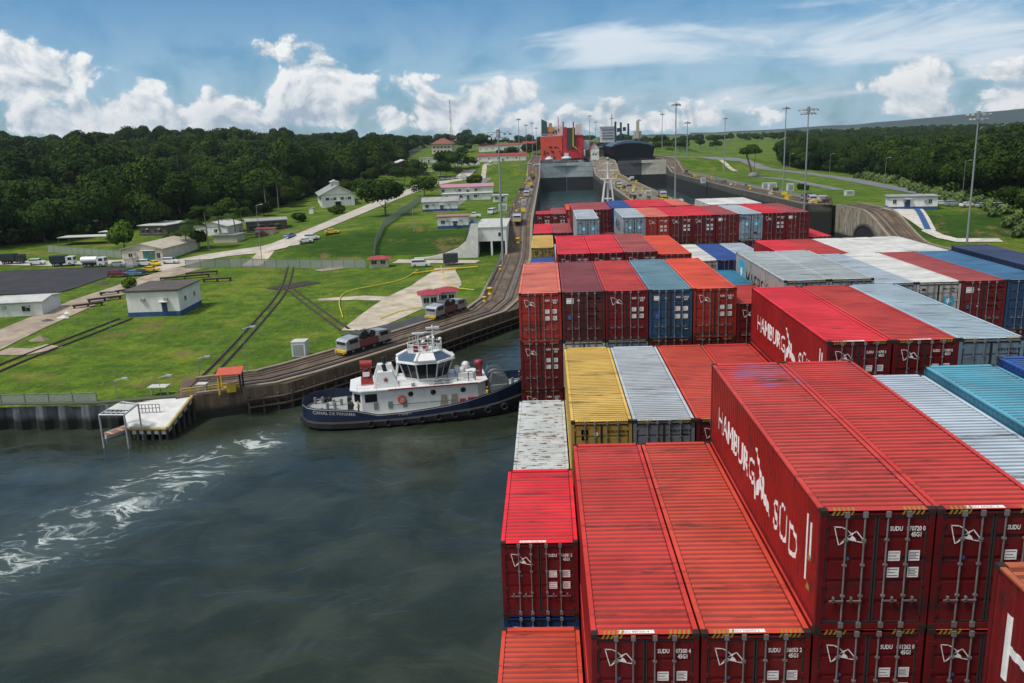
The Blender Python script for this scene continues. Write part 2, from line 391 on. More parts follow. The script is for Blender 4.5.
def marks_mesh(style, num, H):
    """writing and plates on the doors; slots: 0 white, 1 ink, 2 accent"""
    b = MB(); y = DOOR_Y-.001+.0; y = .0125
    def plate(x, z, w, h, m=0, lines=3):
        b.add([(x, y, z), (x+w, y, z), (x+w, y, z+h), (x, y, z+h)], [(0, 1, 2, 3)], m)
        for i in range(lines):
            zz = z+h*(.2+.6*i/max(1, lines-1)); b.add([(x+.02, y-.001, zz-.008), (x+w*(.9-.2*(i % 2)), y-.001, zz-.008), (x+w*(.9-.2*(i % 2)), y-.001, zz+.008), (x+.02, y-.001, zz+.008)], [(0, 1, 2, 3)], 1)
    if style == 'flag':
        flag_logo(b, .30, H-.82, .70, y)
        number_block(b, num, .105, y, H)
        for z in (H-1.22, H-1.62): plate(CW/2+.28, z, .26, .24); plate(CW/2+.72, z, .24, .25, 0, 5)
        b.add([(.62+.05*math.cos(t*.7854), y, H-1.15+.05*math.sin(t*.7854)) for t in range(8)], [tuple(range(8))], 2)
    elif style == 'star':
        for x0 in (.50, CW/2+.32):
            b.add([(x0, y, H-1.35), (x0+.56, y, H-1.35), (x0+.56, y, H-.85), (x0, y, H-.85)], [(0, 1, 2, 3)], 2)
            pts = [(x0+.28+(.22 if i % 2 == 0 else .09)*math.sin(math.pi*i/7), y-.0012, H-1.10+(.22 if i % 2 == 0 else .09)*math.cos(math.pi*i/7)) for i in range(14)]
            cpt = (x0+.28, y-.0012, H-1.10); b.add(pts+[cpt], [(14, (i+1) % 14, i) for i in range(14)], 0)
        number_block2 = lambda: None
        add_text(b, num.split('|')[0], .09, lambda u, v, w: (CW/2+.25+u*.85, y-.001, H-.45+v), 1, thick=.003); add_text(b, '45G1', .09, lambda u, v, w: (CW/2+.62+u, y-.001, H-.6+v), 1, thick=.003)
        plate(.3, H-.5, .2, .14, 1, 1); plate(CW/2+.3, .7, .35, .25, 1, 1)
    elif style == 'msc':
        add_text(b, 'm', .26, lambda u, v, w: (.40+u, y-.001, H-.55+v), 1, thick=.02); add_text(b, 'sc', .20, lambda u, v, w: (.42+u, y-.001, H-.78+v), 1, thick=.02)
        b.add([(1.0+.09*math.cos(t*.524), y, H-.55+.09*math.sin(t*.524)) for t in range(12)], [tuple(range(12))], 0)
        add_text(b, num.split('|')[0], .10, lambda u, v, w: (CW/2+.24+u*.85, y-.001, H-.5+v), 1, thick=.003); add_text(b, '45G1', .10, lambda u, v, w: (CW/2+.62+u, y-.001, H-.66+v), 1, thick=.003)
    elif style == 'plain_dark':
        add_text(b, num.split('|')[0], .10, lambda u, v, w: (CW/2+.24+u*.85, y-.001, H-.5+v), 1, thick=.003); add_text(b, '45G1', .10, lambda u, v, w: (CW/2+.66+u, y-.001, H-.66+v), 1, thick=.003)
    elif style == 'tex':
        plate(.24, H-.68, .42, .32, 0, 2); b.add([(.95+.07*math.cos(t*.785), y, H-.5+.08*math.sin(t*.785)) for t in range(8)], [tuple(range(8))], 0)
        add_text(b, num.split('|')[0], .10, lambda u, v, w: (CW/2+.22+u*.85, y-.001, H-.45+v), 0, thick=.003)
        for z in (H-1.05, H-1.5): add_text(b, 'X 30 480', .12, lambda u, v, w, z=z: (CW/2+.28+u*.8, y-.001, z+v), 0, thick=.004); add_text(b, 'KGS', .07, lambda u, v, w, z=z: (CW/2+.70+u, y-.001, z-.12+v), 0, thick=.003)
        b.add([(.95, y, H-1.55), (1.02, y, H-1.42), (.88, y, H-1.42)], [(0, 1, 2)], 0); plate(.33, H-1.6, .16, .22, 2, 1)
    elif style == 'panels':
        plate(.26, H-.62, .34, .26, 0, 2); b.add([(.95+.06*math.cos(t*.785), y, H-.5+.06*math.sin(t*.785)) for t in range(8)], [tuple(range(8))], 0)
        number_block(b, num, .105, y, H)
        for z in (H-1.25, H-1.7): plate(CW/2+.24, z, .30, .26); plate(CW/2+.68, z, .30, .26)
        plate(.36, H-1.7, .2, .3, 2, 1); plate(CW-.42, .55, .2, .06, 0, 1)
    return b.mesh('door_marking', [None]*3)
def side_text_mesh(style, H, L):
    b = MB(); x = -.0 + .0105
    def T(s, h, y, z, sq=1.0, m=0, th=.0): add_text(b, s, h, lambda u, v, w: (x-.001-w*.7, y-u*sq, z+v), m, thick=th)
    if style == 'hamburg':
        # painted over the corrugation: only the outer ribs carry the full stroke
        T('HAMBURG', .78, L-1.28, .95, .97, th=.006)
        T('SÜD', .82, 3.75, .76, 1.0, th=.010)
        # the pennant with its horse-head like swoosh between the words
        P = lambda u, v: (x-.0015, L-6.45-u*1.15, .72+v)
        for q in ([(0, 1.45), (.12, 1.48), (.55, 1.0), (.8, .62), (.62, .62), (.35, 1.02)], [(.45, .75), (.8, .95), (.95, .55), (.75, .2), (.55, .45), (.45, .2), (.1, .05), (.2, .5)], [(.95, .55), (1.25, .5), (1.5, .1), (1.0, .2), (.8, .3)],
                  [(.0, .55), (.05, .56), (.12, -.1), (.05, -.1)]):
            b.add([P(*w) for w in q][::-1], [tuple(range(len(q)))])
        for i, (yy, z0, z1) in enumerate(((.95, .75, 2.4), (.68, 1.4, 2.3))):
            b.box(x-.002, x+.003, yy-.05, yy, z0, z1)
        for z, h in ((.62, .2), (1.35, .2)): b.add([(x-.002, .82, z), (x-.002, .58, z), (x-.002, .70, z+h)], [(0, 1, 2)], 1)
    elif style == 'big':
        T('HAMBURG', 1.34, L-.42, .86, .9, th=.01); T('SÜD', 1.34, 3.6, .86, .9, th=.01)
    elif style == 'maersk':
        b.box(x-.004, x+.002, L-2.4, L-.9, H-1.75, H-.35, 1)
        cy, cz = L-1.65, H-1.05; pts = [(x-.006, cy-(.48 if i % 2 == 0 else .2)*math.sin(math.pi*i/7), cz+(.48 if i % 2 == 0 else .2)*math.cos(math.pi*i/7)) for i in range(14)]
        b.add(pts+[(x-.006, cy, cz)], [(14, i, (i+1) % 14) for i in range(14)], 2)
        T('MAERSK', 1.15, L-2.9, .95, .95, 0, .01)
    me = b.mesh('side_lettering', [None]*3)
    import bmesh                    # lay the paint onto the corrugated panel
    bm = bmesh.new(); bm.from_mesh(me); n = int(round((L-.3)/.278)); st = (L-.26)/n
    for i in range(n):
        for t in (.40, .56, .84, 1.0):
            y = .13+st*(i+t)
            bmesh.ops.bisect_plane(bm, geom=bm.verts[:]+bm.edges[:]+bm.faces[:], plane_co=(0, y, 0), plane_no=(0, 1, 0))
    for v in bm.verts:
        t = ((v.co.y-.13)/st) % 1.0
        pr_ = 0 if t < .40 else (t-.40)/.16 if t < .56 else 1 if t < .84 else (1-t)/.16
        v.co.x = .012+.022*pr_-.003+(v.co.x-x)
    bm.to_mesh(me); bm.free(); return me
def roof_mark_mesh(num, H, L):
    b = MB(); w = .62
    b.add([(CW/2-w, .04, H-.003), (CW/2+w*.35, .04, H-.003), (CW/2+w*.35, .17, H-.003), (CW/2-w, .17, H-.003)], [(0, 1, 2, 3)])
    add_text(b, num, .075, lambda u, v, ww: (CW/2-w+.04+u*.95, .065+v, H-.0022), 1)
    return b.mesh('roof_number', [None]*2)

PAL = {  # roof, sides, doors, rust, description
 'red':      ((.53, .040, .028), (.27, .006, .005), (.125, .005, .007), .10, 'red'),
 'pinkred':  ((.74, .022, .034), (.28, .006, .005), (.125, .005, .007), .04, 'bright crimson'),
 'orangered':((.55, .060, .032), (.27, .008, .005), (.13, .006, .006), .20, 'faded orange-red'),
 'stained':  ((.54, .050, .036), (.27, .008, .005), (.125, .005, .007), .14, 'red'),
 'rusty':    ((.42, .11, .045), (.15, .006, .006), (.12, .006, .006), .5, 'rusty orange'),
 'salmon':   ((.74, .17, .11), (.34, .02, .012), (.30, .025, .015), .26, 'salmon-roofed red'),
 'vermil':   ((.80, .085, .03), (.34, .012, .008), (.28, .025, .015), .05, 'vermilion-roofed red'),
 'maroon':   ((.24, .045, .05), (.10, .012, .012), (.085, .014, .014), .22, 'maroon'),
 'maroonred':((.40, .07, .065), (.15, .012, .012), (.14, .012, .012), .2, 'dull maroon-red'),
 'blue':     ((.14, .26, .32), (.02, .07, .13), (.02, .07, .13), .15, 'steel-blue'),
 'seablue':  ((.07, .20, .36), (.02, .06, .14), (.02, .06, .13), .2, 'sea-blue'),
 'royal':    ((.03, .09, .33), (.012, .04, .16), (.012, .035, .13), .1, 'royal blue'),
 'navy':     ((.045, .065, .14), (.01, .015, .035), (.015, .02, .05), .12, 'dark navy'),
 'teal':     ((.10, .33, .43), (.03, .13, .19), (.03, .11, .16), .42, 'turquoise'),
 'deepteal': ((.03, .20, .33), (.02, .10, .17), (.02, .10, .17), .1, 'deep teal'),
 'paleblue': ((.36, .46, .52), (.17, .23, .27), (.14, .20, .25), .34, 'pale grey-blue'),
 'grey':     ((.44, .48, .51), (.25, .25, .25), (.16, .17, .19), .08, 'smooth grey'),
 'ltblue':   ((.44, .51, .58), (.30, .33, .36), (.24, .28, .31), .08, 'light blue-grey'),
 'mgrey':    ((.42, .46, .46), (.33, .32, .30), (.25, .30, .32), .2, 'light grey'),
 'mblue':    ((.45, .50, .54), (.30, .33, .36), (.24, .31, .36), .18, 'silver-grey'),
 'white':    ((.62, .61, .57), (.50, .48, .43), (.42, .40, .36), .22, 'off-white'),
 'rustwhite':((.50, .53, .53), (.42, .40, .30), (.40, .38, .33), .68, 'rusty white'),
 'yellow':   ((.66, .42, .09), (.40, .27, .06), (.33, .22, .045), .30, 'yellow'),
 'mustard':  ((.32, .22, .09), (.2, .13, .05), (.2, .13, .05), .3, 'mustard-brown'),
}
NUMS = ['SUDU 870720 0', 'SUDU 693281 0', 'SUDU 887300 4', 'SUDU 556053 2', 'SUDU 881262 0', 'SUDU 614790 3', 'SUDU 571930 8']
ORD = ['first', 'second', 'third', 'fourth', 'fifth', 'sixth', 'seventh', 'eighth', 'ninth', 'tenth', 'eleventh', 'twelfth', 'thirteenth']
ROWN = {'Z': 'row directly under the viewer', 'A': 'nearest row', 'B': 'second row', 'C': 'third row', 'D': 'fourth row', 'E': 'fifth row', 'F': 'sixth row', 'G': 'seventh row', 'H': 'eighth row', 'I': 'farthest row'}
ROWY = {'Z': 2.42, 'A': 16.93, 'B': 31.87, 'C': 47.29, 'D': 62.3, 'E': 77.4, 'F': 91.3, 'G': 106.0, 'H': 121.0, 'I': 136.0}
NCONT = [0]
def container(row, col, top, pal, style='flag', L=FULL, H=2.896, dy=0.0, side=None, tier=0, label=None, full=True, num=None, stripes=True):
    rc, sc_, dc, rust, desc = PAL[pal]
    i = NCONT[0]; NCONT[0] += 1
    x = -1.72+2.5*col; y = ROWY[row]+dy; z = CAM_H+top-H
    jr = random.Random(i*7+1)
    if label is None:
        half = ' short' if L < 8 else ''
        st = {0: 'top of', 1: 'second down in', 2: 'third down in', 3: 'fourth down in', 4: 'fifth down in'}[tier]
        if L < 8: st += ' the ' + ('far' if dy > 4 else 'near')+' half,'
        label = f"{desc}{half} container, {st} {'' if L < 8 else 'the '}{ORD[col]} stack from port, {ROWN[row]}"
    root = empty('shipping_container', (x+jr.uniform(-.012, .012), y+jr.uniform(-.02, .02), z), 0, label, 'shipping container', 'containers stacked on the ship')
    stn = (7.3, 27.3, 1.3, 2.2) if pal == 'stained' else None
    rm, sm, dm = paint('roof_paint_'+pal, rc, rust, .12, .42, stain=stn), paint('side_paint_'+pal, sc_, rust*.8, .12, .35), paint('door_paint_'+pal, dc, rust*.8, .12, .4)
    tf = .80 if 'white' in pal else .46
    gm = paint('roof_grime_and_dark_slope_'+pal, tuple(c*tf+.008 for c in rc), rust*1.1, .15, .75)  # trough grime; the same darker tone is put on viewer-facing rib slopes
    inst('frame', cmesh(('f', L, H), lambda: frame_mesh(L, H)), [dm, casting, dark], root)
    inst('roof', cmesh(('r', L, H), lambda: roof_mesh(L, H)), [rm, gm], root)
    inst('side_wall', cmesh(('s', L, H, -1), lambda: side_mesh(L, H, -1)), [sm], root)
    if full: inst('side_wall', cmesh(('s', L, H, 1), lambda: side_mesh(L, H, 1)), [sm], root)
    gasket = mat('door_gasket', (.025, .02, .02), .8)
    for k in (0, 1):
        d = inst('door', cmesh(('d', H, k), lambda: door_mesh(H, k)), [dm, gasket], root)
        inst('locking_bar', cmesh(('b', H, k), lambda: bars_mesh(H, k)), [steel if pal not in ('mgrey', 'mblue') else steel], d)
    n = num or NUMS[i % len(NUMS)]
    inst('door_marking', cmesh(('m', style, n, H), lambda: marks_mesh(style, n, H)), [white_paint, black_ink, starblue if style == 'star' else mat('small_blue_sticker', (.04, .12, .3), .5)], root)
    if H > 2.7 and stripes: inst('hazard_stripe', cmesh(('h', H), lambda: stripes_mesh(H)), [hazard_yellow], root)
    if side: inst('side_lettering', cmesh(('st', side, H, L), lambda: side_text_mesh(side, H, L)), [white_paint, hazard_yellow, white_paint] if side in ('hamburg', 'big') else [black_ink, starblue, white_paint], root)
    if tier == 0 and row in 'ZAB' and pal in ('red', 'pinkred', 'orangered'): inst('roof_number', cmesh(('rm', n, H), lambda: roof_mark_mesh(n, H, L)), [white_paint, black_ink], root)
    return root
C = container
def under(row, col, top, pals, H=2.896, L=FULL, dy=0.0, styles=None, start=1):
    z = top
    for i, p in enumerate(pals):
        C(row, col, z, p, (styles or ['flag']*9)[i], L=L, H=H, dy=dy, tier=start+i, full=False); z -= H
HC, ST = 2.896, 2.591
# row under the viewer
C('Z', 4, -8.05, 'rusty', side='big', label='rust-stained orange-roofed container at the lower right corner with white lettering')
under('Z', 4, -10.95, ['red'])
# nearest row
C('A', 0, -12.42, 'pinkred', L=HALF, H=ST, dy=7.27, label='bright crimson half-length container on the port edge, doors facing the viewer', num='SUDU 506381 3')
under('A', 0, -15.02, ['royal', 'red', 'maroon'], H=ST, L=HALF, dy=7.27)
C('A', 0, -15.1, 'orangered', L=HALF, H=ST, dy=.70, label='orange-red half-length container low on the port edge at the bottom of the picture')
under('A', 0, -17.7, ['red', 'maroon'], H=ST, L=HALF, dy=.70)
C('A', 1, -11.0, 'red', num='SUDU 887300 4'); under('A', 1, -13.9, ['red', 'maroon'])
C('A', 2, -11.0, 'orangered', num='SUDU 556053 2'); under('A', 2, -13.9, ['red', 'red'])
C('A', 3, -8.05, 'stained', side='hamburg', num='SUDU 870720 0', label='tall red container in front with HAMBURG SÜD along its side')
C('A', 3, -10.95, 'red', num='SUDU 881262 0', tier=1); under('A', 3, -13.85, ['red'], start=2)
C('A', 4, -8.05, 'red', num='SUDU 693281 0', label='red container right of the nearest lettered one, its roof running off the frame'); under('A', 4, -10.95, ['red', 'red'])
C('A', 5, -8.62, 'ltblue', 'plain_dark', label='light blue-grey ribbed container between the big red and the turquoise one'); under('A', 5, -11.52, ['red'])
C('A', 6, -8.32, 'teal', 'plain_dark', label='rust-edged turquoise container at the right edge of the picture'); under('A', 6, -11.22, ['red'])
C('A', 7, -8.05, 'royal', 'plain_dark', label='royal blue container cut by the right edge beside the turquoise one'); under('A', 7, -10.95, ['red'])
# second row
C('B', 0, -14.04, 'rustwhite', 'plain_dark', label='white container with yellow rust stains low on the port edge'); under('B', 0, -16.94, ['red', 'maroon'])
C('B', 1, -11.09, 'yellow', 'msc', label='yellow container with black letters on its doors'); under('B', 1, -13.99, ['yellow', 'red'], styles=['msc', 'flag'])
C('B', 2, -11.09, 'grey', 'plain_dark', label='smooth grey-white container beside the yellow one'); under('B', 2, -13.99, ['red'])
C('B', 3, -11.09, 'orangered'); under('B', 3, -13.99, ['red'])
C('B', 4, -11.09, 'red'); under('B', 4, -13.99, ['red'])
C('B', 5, -8.05, 'pinkred', side='hamburg', label='crimson-roofed container with HAMBURG SÜD lettering standing in the second row', num='SUDU 614790 3'); under('B', 5, -10.95, ['red'])
C('B', 6, -8.05, 'red', num='SUDU 571930 8'); under('B', 6, -10.95, ['red', 'red'])
C('B', 7, -8.05, 'paleblue', 'plain_dark', label='pale grey-blue container with scraped and rusted roof'); under('B', 7, -10.95, ['red'])
# third row
for c_, p_, s_ in ((0, 'salmon', 'flag'), (1, 'maroon', 'tex'), (2, 'red', 'flag'), (3, 'blue', 'panels'), (4, 'vermil', 'flag')):
    C('C', c_, -8.62, p_, s_, stripes=False)
under('C', 0, -11.52, ['red', 'red', 'maroon', 'red']); under('C', 1, -11.52, ['white', 'red']); under('C', 2, -11.52, ['paleblue', 'red'], styles=['plain_dark', 'flag']); under('C', 3, -11.52, ['red']); under('C', 4, -11.52, ['red'])
C('C', 5, -9.55, 'red', L=HALF, H=ST, label='red half-length container just behind the crimson lettered container'); under('C', 5, -12.14, ['red', 'red'], H=ST, L=HALF)
C('C', 5, -9.55, 'deepteal', 'panels', L=HALF, H=ST, dy=6.15, label='deep teal half-length container beside the grey lettered one'); under('C', 5, -12.14, ['red'], H=ST, L=HALF, dy=6.15)
C('C', 6, -8.24, 'mgrey', 'star', side='maersk', dy=-.4, num='MSKU 927104 3', label='long light grey container with MAERSK and a blue star square on its side')
under('C', 6, -11.14, ['maroon'], dy=-.4)
C('C', 7, -8.24, 'mgrey', 'star', dy=-.4, num='MSKU 811873 0', label='light grey container right of the one lettered MAERSK'); under('C', 7, -11.14, ['red'], dy=-.4)
C('C', 8, -8.62, 'ltblue', 'plain_dark'); under('C', 8, -11.52, ['red', 'red'])
C('C', 9, -8.62, 'white', 'star', num='MSKU 430288 5', stripes=False); under('C', 9, -11.52, ['red', 'red'])
C('C', 10, -8.62, 'maroonred', 'tex', stripes=False); under('C', 10, -11.52, ['red', 'red'])
C('C', 11, -8.62, 'seablue', 'plain_dark', stripes=False); under('C', 11, -11.52, ['red', 'red'])
C('C', 12, -8.28, 'navy', 'plain_dark'); under('C', 12, -11.18, ['maroon'])
# fourth row
for c_, p_, t_ in ((1, 'pinkred', -8.45), (2, 'pinkred', -8.45), (3, 'maroonred', -8.45), (4, 'vermil', -8.68)):
    C('D', c_, t_, p_, stripes=False); under('D', c_, t_-HC, ['red'])
C('D', 0, -14.4, 'grey', 'plain_dark'); under('D', 0, -17.3, ['red'])
for c_ in (5, 6, 7): C('D', c_, -14.4, 'maroon', 'tex')
for c_, p_ in ((8, 'pinkred'), (9, 'red'), (10, 'white'), (11, 'white'), (12, 'white')):
    C('D', c_, -9.4, p_, 'flag' if c_ < 10 else 'plain_dark'); under('D', c_, -9.4-HC, ['red'])
# fifth row
C('E', 0, -12.4, 'royal', 'plain_dark', H=ST); under('E', 0, -14.99, ['red'], H=ST)
C('E', 1, -11.0, 'grey', 'plain_dark')
for c_ in (2, 3, 4): C('E', c_, -10.75, 'mustard', 'plain_dark')
C('E', 5, -11.5, 'maroon', 'tex')
for c_, p_ in ((6, 'white'), (7, 'royal'), (8, 'ltblue')): C('E', c_, -11.5, p_, 'plain_dark'); under('E', c_, -14.4, ['red'])
for c_ in (9, 10, 11, 12): C('E', c_, -11.9, 'navy' if c_ == 9 else 'maroon', 'tex')
# sixth row
C('F', 0, -11.6, 'yellow', 'msc', H=ST, label='small yellow container alone on the port edge far ahead'); under('F', 0, -14.19, ['red'], H=ST)
C('F', 1, -14.2, 'maroon', 'tex'); C('F', 3, -11.5, 'maroon', 'tex')
C('F', 2, -8.62, 'mblue', 'star', num='MSKU 201775 8', stripes=False); under('F', 2, -11.52, ['maroon'])
C('F', 4, -8.62, 'mblue', 'star', side='maersk', num='MSKU 618204 1', stripes=False); under('F', 4, -11.52, ['maroon'])
for c_, p_, s_ in ((5, 'salmon', 'flag'), (6, 'pinkred', 'flag'), (7, 'pinkred', 'flag'), (8, 'maroonred', 'tex'), (9, 'mblue', 'star'), (10, 'pinkred', 'flag'), (11, 'maroonred', 'tex')):
    C('F', c_, -8.62, p_, s_, stripes=False); under('F', c_, -11.52, ['red'])
C('F', 12, -11.3, 'pinkred', stripes=False); under('F', 12, -14.2, ['maroon'])
# seventh row
for c_, p_, t_ in ((0, 'pinkred', -11.65), (1, 'maroonred', -11.65), (2, 'maroonred', -8.9), (3, 'maroonred', -8.9), (4, 'royal', -8.75), (5, 'pinkred', -8.75), (6, 'pinkred', -8.75)):
    C('G', c_, t_, p_, 'flag' if 'red' in p_ and c_ not in (1, 3) else 'tex', stripes=False)
    if c_ < 4: under('G', c_, t_-HC, ['maroon'])
for c_ in range(7, 13): C('G', c_, -11.6, 'maroon' if c_ % 2 else 'white', 'tex')
# eighth row
for c_, p_, t_ in ((0, 'maroon', -14.4), (1, 'maroon', -14.4), (2, 'maroon', -12.4), (3, 'maroon', -12.4), (4, 'maroon', -12.4), (5, 'navy', -12.4), (6, 'maroon', -12.4), (7, 'pinkred', -9.95), (8, 'salmon', -9.95), (9, 'maroon', -11.5), (10, 'white', -10.0), (11, 'white', -10.0), (12, 'white', -10.0)):
    C('H', c_, t_, p_, 'tex', stripes=False)
# farthest row
for c_, p_, t_ in ((0, 'pinkred', -11.85), (1, 'maroonred', -11.9), (2, 'vermil', -11.3), (3, 'white', -11.2), (4, 'seablue', -11.2), (5, 'seablue', -11.2), (6, 'maroon', -12.5), (7, 'maroon', -12.5), (8, 'maroonred', -12.0), (9, 'salmon', -11.9), (10, 'maroon', -12), (11, 'maroon', -12), (12, 'maroon', -12)):
    C('I', c_, t_, p_, 'flag', stripes=False, L=HALF if c_ == 0 else FULL)
print('containers', NCONT[0])
# ---------------------------------------------------------------- terrain
def near_l(y): return 3.4 + 7.6*smooth(y, 234, 264) + 8*smooth(y, 560, 612) + 8*smooth(y, 880, 930)
TL = [(90, -420), (200, -300), (262, -205), (290, -168), (322, -152), (356, -128), (400, -122), (470, -124), (600, -118), (900, -135), (1300, -180), (4000, -300)]
TR = [(120, 150), (222, 140), (290, 142), (386, 166), (494, 176), (587, 166), (738, 205), (864, 236), (1000, 280), (1500, 420), (4000, 900)]
def h(x, y):
    if x < 14:
        a = near_l(y); b = lin([(110, 3.4), (200, 4.0), (300, 7.5), (420, 11), (600, 16), (900, 24), (1500, 30), (4000, 34)], y)
        w = smooth(-x, 56, 105); z = a*(1-w)+b*w; t = lin(TL, y)
        z += 14*smooth(t-x, 10, 300)*smooth(y, 150, 330) + 3*smooth(t-x, 200, 1200)
        return z
    a = near_l(y); b = lin([(110, 3.4), (230, 4.2), (300, 9), (500, 10), (900, 12), (1500, 20), (4000, 27)], y)
    w = smooth(x, 128, 185); z = a*(1-w)+b*w; t = lin(TR, y)
    return z + (9*smooth(x-t, 10, 130) + 8*smooth(x-t, 200, 1200))*smooth(y, 760, 380)
def g(px, py):                    # the sight line's first point on the terrain
    d = ray(px, py); t = 60.0
    while t < 9000:
        p = Vector((d.x*t, d.y*t, CAM_H+d.z*t))
        if p.z < h(p.x, p.y):
            lo, hi = t*.97-3, t
            for _ in range(24):
                mm = (lo+hi)/2; p = Vector((d.x*mm, d.y*mm, CAM_H+d.z*mm))
                if p.z < h(p.x, p.y): hi = mm
                else: lo = mm
            return Vector((p.x, p.y, h(p.x, p.y)))
        t *= 1.012
    return p
LW = [(-37.3, 112.5), (-24.6, 131), (-6, 161.8), (-5.0, 200), (-4.2, 260), (-3.8, 420), (-3.3, 588), (-3.3, 1400)]   # left wall, water edge
FRONT = [(-420, 108), (-75, 105.2), (-60.7, 104.6), (-48.4, 107.6), (-42.3, 110.2)]+LW
RW = [(116, 60), (108, 150), (99.5, 205), (98.3, 222), (97.6, 235), (96, 287), (87.5, 290), (84.5, 391), (83.2, 505), (83, 588), (83, 1400)]
def edge_l(y):
    if y >= 112.5: return lin([(q, p) for p, q in LW], y)
    return lin([(104.6, -61), (107.6, -48.4), (110.2, -42.3), (112.5, -37.3)], y)
def edge_r(y):
    if y > 287: return lin([(287.01, 96), (290, 87.5), (391, 84.5), (505, 83.2), (588, 83)], y)
    return lin([(60, 116), (150, 108), (205, 99.5), (222, 98.3), (235, 97.6), (287, 96)], y)
YS = [104.6+i*1.2 for i in range(8)] + [115+i*3 for i in range(60)] + [296+i*6 for i in range(62)] + [670+i*14 for i in range(45)] + [1310*1.09**i for i in range(24)]
OFF = [0, 1.5, 3, 5] + [8+i*3.2 for i in range(40)] + [138+i*9 for i in range(22)] + [345*1.13**i for i in range(26)]
def sheet(side):
    ys = YS if side < 0 else [60, 75, 90]+YS
    b = MB(); nx = len(OFF); ed = edge_l if side < 0 else edge_r
    for y in ys:
        for o in OFF:
            x = ed(y)+side*(o+.6); b.v.append((x, y, h(x, y) - (.12 if o < 5 else 0)))
    for j in range(len(ys)-1):
        for i in range(nx-1):
            a = j*nx+i; f = (a, a+1, a+nx+1, a+nx) if side > 0 else (a, a+nx, a+nx+1, a+1)
            b.f.append(f); b.mi.append(0); b.sm.append(True)
    return b
def grass_mat():
    m = bpy.data.materials.new('grass'); m.use_nodes = True; T = NT(m.node_tree); bs = m.node_tree.nodes['Principled BSDF']
    P = T.n('ShaderNodeNewGeometry').outputs['Position']
    a = T.noise(P, .035, 6, .62); b_ = T.noise(P, .25, 6, .65); f = T.noise(P, 1.6, 6, .7)
    st = T.noise(T.scale(P, (.9, .06, 1)), 1.0, 4, .6)           # mower and tyre tracks
    c = T.mix(T.ss(a, .3, .7), (.062, .130, .005), (.150, .235, .010))
    c = T.mix(T.ss(b_, .38, .62, 0, .9), c, (.045, .090, .005)); c = T.mix(T.ss(T.noise(P, .11, 5, .6), .50, .68, 0, .6), c, (.22, .24, .022))
    c = T.mix(T.m('MULTIPLY', T.ss(st, .5, .72), .35), c, (.17, .20, .05))
    c = T.mix(T.ss(f, .35, .70, 0, .7), c, (.028, .058, .008))
    hf = T.noise(T.scale(P, (1.5, .7, 1)), 1.1, 8, .75); c = T.mix(T.ss(hf, .52, .70, 0, .6), c, (.20, .24, .05)); c = T.mix(T.ss(T.noise(P, .5, 7, .75), .60, .72, 0, .55), c, (.12, .10, .045))
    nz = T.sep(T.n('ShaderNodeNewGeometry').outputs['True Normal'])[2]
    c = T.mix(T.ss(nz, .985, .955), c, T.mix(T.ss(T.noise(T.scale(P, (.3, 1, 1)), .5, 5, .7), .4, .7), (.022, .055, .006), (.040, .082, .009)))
    dirt = T.m('MULTIPLY', T.ss(T.noise(P, .055, 7, .68), .555, .63), T.ss(b_, .38, .6))
    c = T.mix(T.m('MULTIPLY', dirt, .75), c, (.17, .115, .05))
    T.set(bs.inputs['Base Color'], c); bs.inputs['Roughness'].default_value = .95; bs.inputs['Specular IOR Level'].default_value = .15
    bu = T.n('ShaderNodeBump', {'Strength': .7, 'Distance': .25}); T.set(bu.inputs['Height'], T.m('ADD', f, T.m('MULTIPLY', b_, 2))); T.set(bs.inputs['Normal'], bu.outputs[0])
    return m
grass = grass_mat()
for side, nm in ((-1, 'ground'), (1, 'ground')):
    sheet(side).build(nm, grass, kind='structure')
